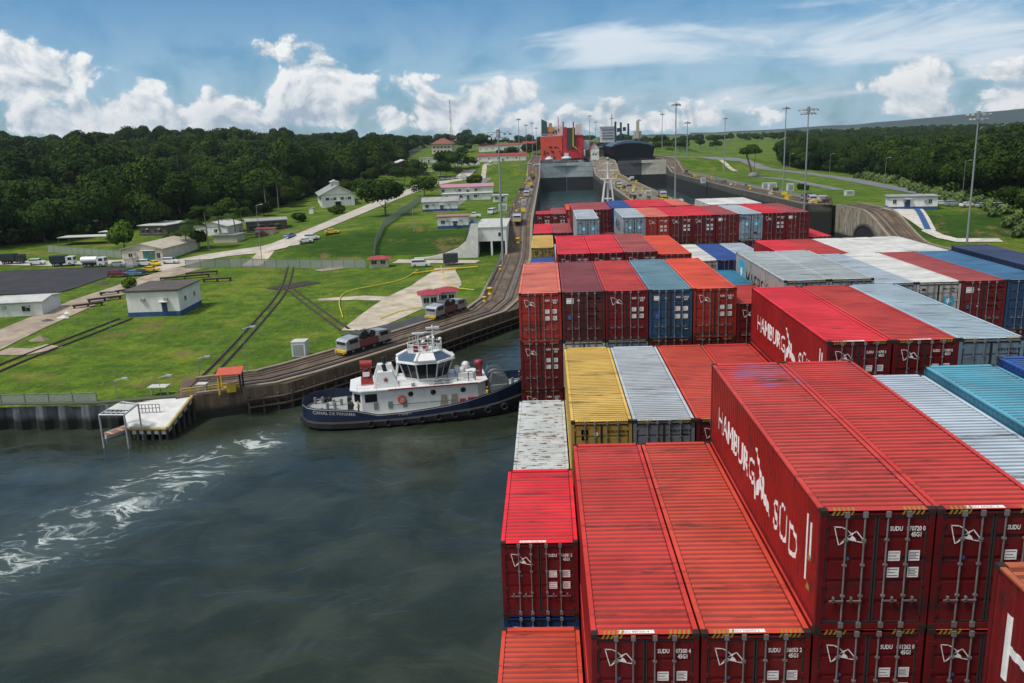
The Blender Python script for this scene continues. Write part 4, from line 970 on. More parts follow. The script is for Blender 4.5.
house(gz(247, 233), R(20), 14, 12, 3.8, 'flat grey-roofed workshop with dark openings by the pale road', 'flat', wm=roofd, rm=roofg, wins=[(1, .5, 5, 2, 0), (7.5, .5, 4.5, 2, 0)])
house(gz(256, 236), R(4), 6, 4, 2.2, 'small red-roofed stall in front of the grey workshop', 'flat', wm=wallc, rm=roofr)
house(gz(309, 214), R(0), 1.8, 1.8, 2.2, 'tiny white kiosk near the road below the big hall', 'gable', rise=.5, over=.2)
big = house(gz(322, 208), R(18), 14.5, 30, 5.6, 'large white hall with a grey gable roof and a roof lantern on the left slope', 'gable', rm=roofg, rise=3.6, over=1.0,
      wins=[(2+3.2*i, 3.2, 1.4, 1.1, 0) for i in range(4)]+[(2+3.6*i, 2.6, 1.5, 1.2, 2) for i in range(7)], doors=[(6, 2.4, 2.4, 0, darkin)])
b = MB(); b.box(5.4, 9.1, 11, 17, 9.0, 10.6); b.ext([(5.0, 10.6), (9.5, 10.6), (7.25, 11.5)], 'y', 10.6, 17.4); b.build('roof_lantern', rooft, big)
house(gz(282, 190), R(5), 12, 7, 3.2, 'low building with a faded red roof behind the big hall', 'gablex', rm=roofr, rise=1.2)
house(gz(386, 176), R(14), 26, 30, 5.5, 'dark open-fronted hangar with a white roof edge up the hill road', 'gable', wm=roofd, rm=rooft, rise=4.5, over=1.5, wins=[(2, 1, 8, 2.5, 0), (14, 1, 9, 2.5, 0)])
house(gz(432, 154), R(-4), 22, 18, 10, 'cream hilltop building with a brown hipped roof beside the lattice mast', 'hip', wm=wallc, rm=rooftile, rise=6, over=1.6, wins=[(2+3.9*i, z_, 2, 1.6, 0) for i in range(5) for z_ in (2, 6)])
rr_ = mat('bright_red_roof', (.30, .03, .045), .7, var=.15)
for (px, py, w, d, hh, rt, rm_, lab) in [
    (440, 195, 26, 9, 3.4, 'gablex', roofp, 'long white building with a pink sheet roof, left of the service road'),
    (443, 201, 21, 6, 2.8, 'flat', rooft, 'long white trailer-like building in front of the pink roofed one'),
    (423, 212, 13, 8, 3.6, 'gablex', roofg, 'small white house with grey roof and blue base band above the grass bank'),
    (438, 229, 9.5, 6, 3.6, 'flat', mat('rusty_flat_roof', (.30, .17, .12), .9, dirt=.3), 'small white house with blue base and rusty roof at the top of the bank'),
    (478, 162, 40, 10, 4.5, 'gablex', rr_, 'long white station with a bright red roof beyond the slope'),
    (479, 152, 42, 10, 6, 'gablex', rooftile, 'long white building with brownish roof behind the red-roofed station'),
    (519, 151, 30, 12, 7, 'hip', rr_, 'red-roofed house on the rise left of the lock'),
    (420, 163, 14, 8, 4, 'flat', rooft, 'small pale building near the hangar up the hill road'),
    (455, 166, 18, 8, 4, 'flat', rooft, 'pale flat building below the hilltop'),
    (505, 160, 16, 8, 4, 'flat', bluew, 'low blue-fronted building at the head of the grass slope'),
    (493, 202, 6, 4, 2.6, 'flat', rooft, 'tiny white cabin beside the green slope near the lock wall'),
    (586, 150, 6, 8, 9, 'gable', rr_, 'narrow white lock control house with a red roof between the two ships')]:
    bs_ = bluew if 'blue base' in lab else None
    q = gz(px, py)
    if px == 586: q = (34.5, 640, near_l(640))
    house(q, R(3), w, d, hh, lab, rt, rm=rm_, base=bs_, rise=hh*.35, wins=[(1+(w-2)*i/max(2, int(w/7)), hh*.42, 1.3, 1.0, 0) for i in range(max(2, int(w/7)))], doors=[(w*.5, 1.1, 2.1, 0, doorm if w < 15 else greend)] if hh < 6 else (), sink=3)
# guard hut and the red-roofed kiosks near the quay
house(gz(370, 268), R(6), 5, 3.6, 2.3, 'guard hut with a brown-red roof at the end of the silver fence', 'hip', wm=wallc, rm=roofr, rise=.8, over=.8, wins=[(.5, 1, 1.4, .9, 0), (3, 1, 1.2, .9, 0)])
house(gz(422, 309), R(12), 3.4, 3.6, 2.9, 'left of two red-roofed booths beside the quay tracks', 'hip', rm=rr_, rise=.8, over=.7, wins=[(.4, 1.2, 1.1, 1, 0), (1.9, 1.2, 1.1, 1, 0)])
house(gz(440, 306), R(12), 3.4, 3.6, 2.9, 'right of two red-roofed booths beside the quay tracks', 'hip', rm=rr_, rise=.8, over=.7, wins=[(.4, 1.2, 1.1, 1, 0), (1.9, 1.2, 1.1, 1, 0)])
# garage building in the bank, its retaining wall and ramp
q = g(478, 252)
gb = empty('building', (q.x, 238.5, 3.4), 0, 'white concrete garage block with open bays set into the grass bank beside the wall', 'building')
b = MB(); W_ = 8.6; b.box(0, W_, 0, 26, 4.6, 8.4); b.box(0, .5, 0, 26, -1, 4.6); b.box(W_-.5, W_, 0, 26, -1, 4.6); b.box(.5, W_-.5, 8, 26, -1, 4.6); b.box(4.0, 4.5, .05, 2, -1, 4.6); b.build('wall', wallw, gb)
MB().box(-.2, W_+.2, -.2, 26, 8.4, 8.7).build('roof', rooft, gb)
MB().box(.5, W_-.5, 7.8, 7.95, 0, 4.6).build('back_opening', darkin, gb); MB().box(6.3, 7.3, -.06, -.01, 6, 7).build('window', winm, gb)
def patch(name, px4, mt, off=.16, n=10, kind='structure', label=None, cat=None):
    a, b_, c_, d_ = [g(*p) for p in px4]; b = MB()
    for j in range(n+1):
        for i in range(n+1):
            u, v = i/n, j/n; p = (a*(1-u)+b_*u)*(1-v)+(d_*(1-u)+c_*u)*v; b.v.append((p.x, p.y, h(p.x, p.y)+off))
    for j in range(n):
        for i in range(n): q = j*(n+1)+i; b.f.append((q, q+n+1, q+n+2, q+1)); b.mi.append(0); b.sm.append(False)
    return b.build(name, mt, kind=kind, label=label, cat=cat)
yw = 237.0; top = [(414, 258), (430, 257), (446, 253), (458, 248), (466, 241), (469, 232), (471, 224), (478, 224)]; bot = [(478, 262), (414, 268)]
o2 = [at_y(*p, yw) for p in top+bot]
b = MB(); b.ext([(v.x, v.z) for v in o2][::-1], 'y', yw, yw+.8); b.build('retaining_wall', mat('pale_wing_wall', (.64, .63, .59), .85, dirt=.25, scale=.6, dirtc=(.3, .28, .24)), label='white curved retaining wall sweeping up the grass bank on the left', cat='retaining wall')
patch('ramp_stairs', ((471, 223), (478, 223), (474.5, 248), (467, 249)), mat('blue_grey_ramp', (.05, .09, .16), .7), 1.1, kind=None, label='dark blue stair strip running up beside the white garage block', cat='stairs')
patch('concrete_apron', ((879, 209), (911, 207.5), (928, 231), (924, 231)), pale, .2); patch('concrete_apron', ((915.8, 208), (919, 208), (936, 231), (931, 231)), pale, .22)
ribbon('concrete_apron', G2((925, 230), (940, 237), (957, 241), (1001, 241)), 3.2, pale, .24)
# right bank: pump house, stair walls
rh = house((105.4, 263.5, 10.9), R(-12), 13.6, 7.0, 3.9, 'white pump house with blue base band on the right bank', 'flat', rm=roofg, base=bluew, wins=[(1.0, 1.9, 1.0, 1.1, 0), (11, 1.9, 1.0, 1.1, 0)], doors=[(4.3, 1.6, 3.0, 0, doorm)], sink=4)
patch('bank_stairs', ((911.6, 208.6), (915.6, 208), (931, 230.4), (924.5, 230)), bluew, .36, kind=None, label='dark blue stair strip down the pale slope of the right bank', cat='stairs')
for k, (px, py) in enumerate(((872, 238), (885, 237))):
    q = at(px, py, 5.0)
b = MB(); q0 = (127, 221)
rt = empty('railing', (122, 216, h(122, 216)), R(-10), 'short white railing at the foot of the right bank beside the tall mast', 'railing')
for x in [i*1.2 for i in range(8)]: MB().tube((x, 0, 0), (x, 0, 1.3), .06, n=5).build('post', white_paint, rt)
for z in (.5, .9, 1.3): MB().tube((0, 0, z), (8.4, 0, z), .05, n=5).build('rail', white_paint, rt)
# ---------------------------------------------------------------- fences
mesh_fence = bpy.data.materials.new('silver_mesh_fence'); mesh_fence.use_nodes = True
T = NT(mesh_fence.node_tree); bs = mesh_fence.node_tree.nodes['Principled BSDF']; bs.inputs['Base Color'].default_value = (.36, .38, .38, 1); bs.inputs['Roughness'].default_value = .5; bs.inputs['Metallic'].default_value = .3
P_ = T.sep(T.n('ShaderNodeNewGeometry').outputs['Position']); u_ = T.m('FRACT', T.m('MULTIPLY', T.m('ADD', T.m('ADD', P_[0], P_[1]), P_[2]), 3.0)); v_ = T.m('FRACT', T.m('MULTIPLY', T.m('SUBTRACT', P_[2], T.m('ADD', P_[0], P_[1])), 3.0))
al = T.m('MAXIMUM', T.m('LESS_THAN', u_, .46), T.m('LESS_THAN', v_, .46)); T.set(bs.inputs['Alpha'], al)
def fence(pts, hh, label, spacing=3.0, fm=None, group=None, zf=None):
    zf = zf or (lambda p: h(*p)); root = empty('fence', (0, 0, 0), label=label, cat='fence', group=group); L = dense(pts, spacing)
    b = MB()
    for a, c in zip(L, L[1:]): b.quad((a[0], a[1], zf(a)), (c[0], c[1], zf(c)), (c[0], c[1], zf(c)+hh), (a[0], a[1], zf(a)+hh))
    b.build('mesh_panel', fm or mesh_fence, root)
    b = MB()
    for a, c in zip(L, L[1:]): b.tube((a[0], a[1], zf(a)+hh), (c[0], c[1], zf(c)+hh), .05, n=5)
    b.build('top_rail', steel, root)
    pm = MB().tube((0, 0, -.3), (0, 0, hh+.25), .06, n=6).mesh('post', [steel])
    for a in L[:90]:
        o = link(bpy.data.objects.new('post', pm), root); o.location = (a[0], a[1], zf(a))
fence(G2((186, 269), (230, 267), (300, 268), (366, 268)), 2.4, 'silver mesh fence crossing the lawn to the guard hut')
fence(G2((374, 262), (376, 246), (382, 233), (392, 222), (412, 208), (424, 200)), 2.4, 'silver mesh fence climbing the slope beside the grass bank')
fence(G2((48, 252), (85, 255), (122, 258)), 2.2, 'long chain-link fence behind the parked trucks')
fence([(-100, 106.5), (-75, 106.2), (-61.5, 106)], 1.3, 'low wire fence along the edge above the sheet piling')
fence(G2((126, 268), (134, 268), (140, 266)), 2.6, 'short pale fence panel beside the parked cars')
# ---------------------------------------------------------------- vegetation
def leaf_mat(name, c1, c2, sub=.0):
    m = bpy.data.materials.new(name); m.use_nodes = True; T = NT(m.node_tree); bs = m.node_tree.nodes['Principled BSDF']
    P = T.n('ShaderNodeNewGeometry').outputs['Position']; oi = T.n('ShaderNodeObjectInfo').outputs['Random']
    n = T.noise(P, .45, 4, .6); n2 = T.noise(P, .045, 3, .5)
    vo = T.n('ShaderNodeTexVoronoi', {'Scale': .105, 'Randomness': 1.0}, voronoi_dimensions='2D'); T.set(vo.inputs['Vector'], P); hue = T.sep(vo.outputs['Color'])
    c = T.mix(T.ss(n, .3, .7), c1, c2); c = T.mix(T.ss(n2, .4, .7, 0, .5), c, tuple(x*y for x, y in zip(c1, (1.2, .75, .7))))
    c = T.mix(T.ss(hue[0], .35, 1.0, 0, .75), c, tuple(x*y for x, y in zip(c2, (1.75, 1.45, 1.0)))); c = T.mix(T.ss(hue[1], .55, 1.0, 0, .6), c, tuple(x*.45 for x in c1)); c = T.mix(T.m('MULTIPLY', oi, .4), c, tuple(x*1.3 for x in c2)); T.set(bs.inputs['Base Color'], c); bs.inputs['Roughness'].default_value = .75; bs.inputs['Specular IOR Level'].default_value = .04
    return m
leafd = leaf_mat('jungle_leaves', (.007, .020, .004), (.032, .062, .010)); leafb = leaf_mat('bright_leaves', (.045, .095, .012), (.09, .16, .02)); leafp = leaf_mat('palm_leaves', (.016, .036, .009), (.035, .065, .015))
bark = mat('bark', (.13, .10, .08), .9, var=.3, scale=2)
def crown_arrays(seed, n, rx, rz, leaf, lobes=9, z0=0.0, shell=.72):
    r = np.random.RandomState(seed)
    lc = r.normal(size=(lobes, 3)); lc /= np.linalg.norm(lc, axis=1)[:, None]; lc[:, 2] = np.abs(lc[:, 2])*.9-.15
    lr = r.uniform(.38, .62, lobes); lc *= (r.uniform(.35, .75, lobes))[:, None]
    k = r.randint(0, lobes, n); d = r.normal(size=(n, 3)); d /= np.linalg.norm(d, axis=1)[:, None]
    rad = lr[k]*(shell+(1-shell)*r.uniform(0, 1, n)**.5)*(1+.10*np.sin(d[:, 0]*9+k)*np.sin(d[:, 1]*8+2*k))
    p = lc[k]+d*rad[:, None]; p[:, :2] *= rx; p[:, 2] = p[:, 2]*rz+z0
    p += r.normal(scale=.18, size=p.shape)
    nrm = d+r.normal(scale=.33, size=d.shape); nrm /= np.linalg.norm(nrm, axis=1)[:, None]
    t = np.cross(nrm, r.normal(size=nrm.shape)); t /= np.linalg.norm(t, axis=1)[:, None]; bt = np.cross(nrm, t)
    s = leaf*r.uniform(.6, 1.4, n)[:, None]
    V = np.stack([p-t*s-bt*s*.55, p+t*s*.2-bt*s, p+t*s+bt*s*.5, p-t*s*.1+bt*s*.9], 1).reshape(-1, 3)
    return V
def np_mesh(name, V, mt):
    n = len(V)//4; me = bpy.data.meshes.new(name); me.vertices.add(len(V)); me.vertices.foreach_set('co', V.astype(np.float32).ravel())
    me.loops.add(n*4); me.loops.foreach_set('vertex_index', np.arange(n*4, dtype=np.int32)); me.polygons.add(n)
    me.polygons.foreach_set('loop_start', np.arange(0, n*4, 4, dtype=np.int32)); me.update(calc_edges=True); me.validate(); me.materials.append(mt); return me
def trunk_mesh(hh, r, seed, limbs=5, lean=0.0, spread=.35):
    b = MB(); rnd = random.Random(seed); p = Vector((0, 0, -1)); pts = [p]
    for i in range(4): p = p+Vector((rnd.uniform(-.3, .3)+lean, rnd.uniform(-.3, .3), (hh+1)/4)); pts.append(p)
    for i in range(4): b.tube(pts[i], pts[i+1], r*(1-.18*i), r*(1-.18*(i+1)), 7)
    for i in range(limbs):
        a = rnd.uniform(0, 6.28); s = pts[rnd.choice((2, 3, 4))]; e = s+Vector((math.cos(a)*hh*spread, math.sin(a)*hh*spread, hh*rnd.uniform(.2, .45)))
        b.tube(s, e, r*.4, r*.12, 5)
    return b.mesh('trunk', [bark])
def tree_proto(name, seed, n, rx, rz, leaf, hh, r, lm, label, cat, group=None, lobes=9, z0=None, loc=(0, 0, 0), lean=0):
    root = empty(name, loc, 0, label, cat, group)
    link(bpy.data.objects.new('trunk', trunk_mesh(hh, r, seed, lean=lean)), root)
    link(bpy.data.objects.new('crown', np_mesh('crown', crown_arrays(seed, n, rx, rz, leaf, lobes, hh+rz*.35 if z0 is None else z0), lm)), root)
    return root
PROTO_LOC = {}
LBLT = {'L': 'one of the dense dark jungle trees covering the hill on the left', 'R': 'one of the dense dark trees of the woodland along the right side'}
def jungle_tree_set(side, spots, kinds=5):
    protos = []
    for k in range(kinds):
        rz = (5.4, 6.6, 5.0, 7.2, 6.0)[k]; rx = (6.6, 5.6, 7.4, 5.0, 6.2)[k]
        protos.append((900+k*7+(side == 'R')*3, rx, rz, (4.6, 5.4, 4.2, 5.8, 4.8)[k]))
    made = {}
    for i, (x, y) in enumerate(spots):
        k = i % kinds; sd_, rx, rz, hh = protos[k]; rr = random.Random(i*13+5)
        if k not in made:
            made[k] = tree_proto('jungle_tree', sd_, 7000, rx, rz, .34, hh, .45, leafd, LBLT[side], 'tree', 'jungle trees on the %s hill' % ('left' if side == 'L' else 'right'), lobes=11)
            o = made[k]; o.location = (x, y, h(x, y))
        else: o = copy_tree(made[k], (x, y, h(x, y)), rr.uniform(0, 6.28))
        s = rr.choice((.6, .8, .95, 1.1, 1.35, 1.6))*rr.uniform(.9, 1.1); s = min(s, 1.2) if side == 'R' else s; o.scale = (s, s, s*rr.uniform(.8, 1.1))
rnd = random.Random(11); spotsL = []; spotsR = []
def scatter(line, sgn, y0, y1, depth0, depth1, dist, existing, cap, far=None):
    out = []; tries = 0
    while len(out) < cap and tries < 40000:
        tries += 1; y = y0+(y1-y0)*rnd.random()**1.3; o = rnd.uniform(depth0, depth1); x = lin(line, y)+sgn*o
        if all((x-a)**2+(y-c)**2 > dist*dist for a, c in existing[-400:]): out.append((x, y)); existing.append((x, y))
    return out
exL = []; exR = []
frontL = scatter(TL, -1, 225, 760, 0, 16, 7.4, exL, 150); frontR = scatter(TR, 1, 205, 900, 0, 15, 7.0, exR, 140)
jungle_tree_set('L', frontL); jungle_tree_set('R', frontR)
def forest_mass(name, spots, label, seed, leaf, n, lm=leafd):
    """one object: a cloud of points on which geometry nodes set crowns of four shapes"""
    r = np.random.RandomState(seed); src = bpy.data.collections.new(name+'_crowns')
    for k in range(4):
        me = np_mesh('crown', crown_arrays(seed+k, n, (6.6, 5.8, 7.2, 5.2)[k], (4.8, 5.6, 4.2, 6.4)[k], leaf, (9, 12, 8, 10)[k], 8.5), lm); src.objects.link(bpy.data.objects.new('crown', me))
    S = []
    for x, y in spots:
        s = r.choice((.6, .8, 1.0, 1.2, 1.5, 1.9), p=(.15, .2, .25, .2, .13, .07)); s = min(s, 1.7-.7*smooth(y, 420, 700)) if x > 0 else s
        S.append((s, s, s*r.uniform(.8, 1.1)))
    me = bpy.data.meshes.new(name); me.from_pydata([(x, y, h(x, y)-1.5) for x, y in spots], [], [])
    a = me.attributes.new('size', 'FLOAT_VECTOR', 'POINT'); a.data.foreach_set('vector', np.array(S, dtype=np.float32).ravel())
    a = me.attributes.new('turn', 'FLOAT_VECTOR', 'POINT'); a.data.foreach_set('vector', np.array([(0, 0, r.uniform(0, 6.28)) for _ in spots], dtype=np.float32).ravel())
    o = link(bpy.data.objects.new(name, me)); tag(o, label, 'forest', None, 'stuff')
    gt = bpy.data.node_groups.new(name, 'GeometryNodeTree'); gt.interface.new_socket('Geometry', in_out='INPUT', socket_type='NodeSocketGeometry'); gt.interface.new_socket('Geometry', in_out='OUTPUT', socket_type='NodeSocketGeometry')
    N = gt.nodes.new; gi, go = N('NodeGroupInput'), N('NodeGroupOutput'); mp = N('GeometryNodeMeshToPoints'); ip = N('GeometryNodeInstanceOnPoints'); ci = N('GeometryNodeCollectionInfo'); a1 = N('GeometryNodeInputNamedAttribute'); a2 = N('GeometryNodeInputNamedAttribute')
    a1.data_type = a2.data_type = 'FLOAT_VECTOR'; a1.inputs['Name'].default_value = 'size'; a2.inputs['Name'].default_value = 'turn'
    ci.inputs['Collection'].default_value = src; ci.inputs['Separate Children'].default_value = True; ci.inputs['Reset Children'].default_value = True; ip.inputs['Pick Instance'].default_value = True
    er = N('FunctionNodeEulerToRotation'); Lk = gt.links.new
    Lk(gi.outputs[0], mp.inputs['Mesh']); Lk(mp.outputs[0], ip.inputs['Points']); Lk(ci.outputs[0], ip.inputs['Instance']); Lk(a1.outputs[0], ip.inputs['Scale']); Lk(a2.outputs[0], er.inputs[0]); Lk(er.outputs[0], ip.inputs['Rotation']); Lk(ip.outputs[0], go.inputs[0])
    o.modifiers.new('crowns', 'NODES').node_group = gt; return o
massL = scatter(TL, -1, 215, 1100, 9, 420, 8.4, exL, 2300); massL += scatter(TL, -1, 700, 1800, 0, 500, 15, exL, 300)
forest_mass('forest', massL, 'unbroken dark jungle canopy climbing the hill on the left', 31, .38, 5000)
massR = scatter(TR, 1, 195, 1300, 9, 330, 8.4, exR, 1700); massR += scatter(TR, 1, 700, 2600, 0, 1100, 15, exR, 900)
forest_mass('forest', massR, 'dark woodland canopy behind the right-hand road', 57, .38, 5000)
farm = [(rnd.uniform(-260, 640), rnd.uniform(1250, 1750)) for _ in range(420)]
farm = [q for q in farm if not (-60 < q[0] < 330 and q[1] < 1450)]
forest_mass('forest', farm, 'low distant line of trees on the horizon beyond the locks', 77, .7, 1800)
for tl, sg, nm, wd in ((TL, -1, 'left', 420), (TR, 1, 'right', 330)):
    b = MB(); ys_ = [200+i*12 for i in range(100)]; os_ = [4, 10, 20, 35, 60, 100, 160, 240, wd]
    for y in ys_:
        for o in os_: x = lin(tl, y)+sg*o; b.v.append((x, y, h(x, y)+.3))
    for j in range(len(ys_)-1):
        for i in range(len(os_)-1): a = j*len(os_)+i; b.f.append((a, a+1, a+len(os_)+1, a+len(os_))); b.mi.append(0); b.sm.append(True)
    b.build('forest_floor', mat('leaf_litter', (.022, .026, .010), .95, var=.4, scale=.2), kind='structure')
V = []; r_ = np.random.RandomState(9); sv = crown_arrays(18, 130, 3.6, 3.0, .55, 6, 1.6)
for tl, sg, ye in ((TL, -1, 780), (TR, 1, 900)):
    y = 215.0
    while y < ye:
        for o in (1, 6, 12): x = lin(tl, y)+sg*(o+r_.uniform(-2, 2)); V.append(sv*r_.uniform(.7, 1.5)+np.array([x, y+r_.uniform(-2, 2), h(x, y)]))
        y += 3.6+y*.004
tag(link(bpy.data.objects.new('undergrowth', np_mesh('undergrowth', np.concatenate(V), leafd))), 'dark undergrowth filling the foot of the jungle edge on both banks', 'undergrowth', None, 'stuff')
# shrubs between the right road and the woodland
shr = [(lin(TR, y)-rnd.uniform(1, 9), y) for y in [215+i*2.2 for i in range(110)]]
V = []; r_ = np.random.RandomState(3); sv = crown_arrays(8, 160, 2.8, 1.8, .45, 5, .8)
for x, y in shr: q = sv*r_.uniform(.7, 1.4); q = q+np.array([x, y, h(x, y)]); V.append(q)
tag(link(bpy.data.objects.new('undergrowth', np_mesh('undergrowth', np.concatenate(V), leaf_mat('shrub_leaves', (.05, .09, .03), (.10, .15, .05))))), 'pale green undergrowth between the right road and the woodland', 'undergrowth', None, 'stuff')
# single trees
def single(px, py, hh, rx, rz, label, lm=leafd, leaf=.35, n=2600, r=.3, name='broadleaf_tree', lobes=9, seed=None):
    p = g(px, py); return tree_proto(name, seed or int(px), n, rx, rz, leaf, hh, r, lm, label, 'tree', lobes=lobes, loc=p)
single(124, 250, 3.2, 4.6, 4.3, 'round yellow-green tree standing in front of the dark jungle left of the warehouse', leafb, .36, 3400, lobes=7)
single(385, 216, 6.2, 9.4, 5.6, 'wide dark umbrella-shaped tree beside the pale road', leafd, .4, 4200, .4, lobes=12)
single(361, 196, 4, 7.0, 4.2, 'dark bushy tree between the hall and the umbrella tree'); single(425, 196, 3.5, 7, 4.5, 'dark bushy tree left of the pink roofed building')
single(405, 186, 5, 9, 6, 'broad dark tree up the road behind the umbrella tree'); single(441, 178, 5, 8, 5, 'dark tree below the hilltop building'); single(174, 250, 2.2, 3.2, 2.6, 'small dark tree at the corner of the warehouse')
single(200, 248, 2.4, 3.4, 2.2, 'small bushy tree between the two tall palms'); single(131, 288, .6, 1.8, 1.3, 'low round bush behind the white pump house', leafb, .25, 900, .1)
single(264, 216, 2, 4, 3, 'dark bush beside the tiny white kiosk'); single(483, 150, 8, 12, 8, 'tall rounded tree on the skyline left of the red-roofed station', leafd, .8)
single(398, 160, 8, 14, 9, 'large dark tree on the skyline behind the hangar', leafd, .9); single(300, 222, 1, 3, 2, 'low shrubs below the big hall'); single(338, 214, 1, 3.2, 1.8, 'green shrub at the front of the big hall')
single(802, 190, .5, 2.2, 1.5, 'small dark bush on the right lawn beside the road', leafd, .3, 900, .1)
for i, (px, py, s_) in enumerate(((290, 207, 5), (278, 205, 6), (346, 200, 5), (302, 196, 6), (340, 186, 6), (258, 212, 5), (230, 222, 5), (160, 232, 6), (372, 186, 6), (392, 180, 6), (366, 170, 6), (244, 216, 4))):
    single(px, py, s_*.8, s_*1.05, s_*.85, ('bushy dark tree left of the big hall', 'taller dark tree farther left of the big hall', 'dark tree right behind the big hall', 'dark tree rising behind the left slope of the big hall', 'dark tree beside the pale road behind the hall', 'dark tree behind the grey workshop', 'dark tree behind the low white building', 'dark tree behind the dark open shed', 'tree at the roadside below the hangar', 'tree just in front of the hangar', 'tree left of the hangar on the jungle edge', 'small tree at the back of the grey workshop')[i], n=4200, leaf=.32, seed=200+i)
def palm(px, py, hh, label, nf=15, fl=3.6, seed=1):
    p = g(px, py); root = empty('palm_tree', p, label=label, cat='palm tree', group='palm trees around the warehouse'); rnd = random.Random(seed)
    b = MB(); q = Vector((0, 0, -.5)); tip = None
    for i in range(5): q2 = q+Vector((rnd.uniform(-.12, .12), rnd.uniform(-.12, .12), (hh+.5)/5)); b.tube(q, q2, .26-.02*i, .24-.02*i, 8); q = q2
    b.build('trunk', mat('palm_bark', (.24, .21, .17), .9, var=.3, scale=3), root)
    b = MB()
    for i in range(nf):
        a = 2*math.pi*i/nf+rnd.uniform(-.2, .2); up = rnd.uniform(.1, 1.15); pts = []
        for k in range(7):
            t = k/6; r = fl*(t-.12*t*t*up); z = fl*(up*t*1.1-.85*t*t*(.5+.55*up)); pts.append(q+Vector((math.cos(a)*r, math.sin(a)*r, z)))
        side = Vector((-math.sin(a), math.cos(a), 0))
        for k in range(6):
            p0, p1 = pts[k], pts[k+1]
            for sgn in (-1, 1):
                for j in range(3):
                    s0 = p0.lerp(p1, j/3); s1 = p0.lerp(p1, (j+.55)/3); w = fl*.34*math.sin(math.pi*min(.95, (k+.8+j/3)/7))+.1
                    e = side*sgn*w+Vector((0, 0, -w*.55))+(p1-p0)*.5; b.add([s0, s1, s1+e*.96, s0+e], [(0, 1, 2, 3)])
    b.build('fronds', leafp, root); return root
for i, (px, py, hh, lb, fl) in enumerate([(209, 249, 12, 'tallest palm tree, standing just right of the warehouse', 4.6), (196, 249, 8.2, 'shorter palm tree left of the tallest palm', 4.2), (243, 239, 9, 'palm tree with grey trunk right of the pale roofed building', 4.4), (221, 242, 7.5, 'palm tree between the tall palm and the grey roofed hut', 3.6),
        (236, 236, 7, 'small palm beside the low white building', 3.4), (188, 252, 6, 'low palm beside the warehouse wall', 3.4), (267, 214, 13, 'tall slender palm at the jungle edge left of the big hall', 3.6), (279, 212, 13.5, 'tall slender palm nearest the big hall', 3.6)]):
    palm(px, py, hh, lb, fl=fl, seed=i+3)
for i, (px, py) in enumerate(((236, 196), (248, 190), (262, 186), (276, 180), (222, 204), (318, 172), (330, 168), (205, 190), (150, 200), (90, 196), (344, 166), (180, 182))):
    palm(px, py, 15.5+(i*37 % 5), 'one of the palms poking out of the jungle canopy on the left hill', nf=13, fl=4.2, seed=40+i)
# leaning umbrella tree on the right lawn with a rock at its foot
p = g(752, 177); lt = empty('leaning_tree', p, label='leaning tree with a flat dark dome of leaves and a grey rock at its foot', cat='tree')
b = MB(); b.tube((0, 0, -.5), (-1.0, 0, 5), .6, .5); b.tube((-1.0, 0, 5), (-3.6, 0, 13), .5, .35); b.tube((-3.2, 0, 12), (1.5, 0, 14.5), .25, .12); b.tube((1.0, .5, 1), (1.7, .5, 14), .15, .1); b.build('trunk', mat('grey_bark', (.16, .13, .10), .9), lt)
V = crown_arrays(5, 2600, 6.2, 4.4, .5, 12, 13.2); V = V[np.repeat(V.reshape(-1, 4, 3)[:, :, 2].min(1) > 12.6, 4)]; V[:, 0] -= .6
link(bpy.data.objects.new('crown', np_mesh('crown', V, leafd)), lt)
b = MB(); b.ball((.6, -1, .8), 3.2, 2.2, 2.0, 9, 6); b.ball((3.6, -.5, .4), 1.6, 1.3, 1.1, 8, 5); b.build('rock', mat('grey_rock', (.24, .23, .22), .9, var=.3, bump=.5), lt)
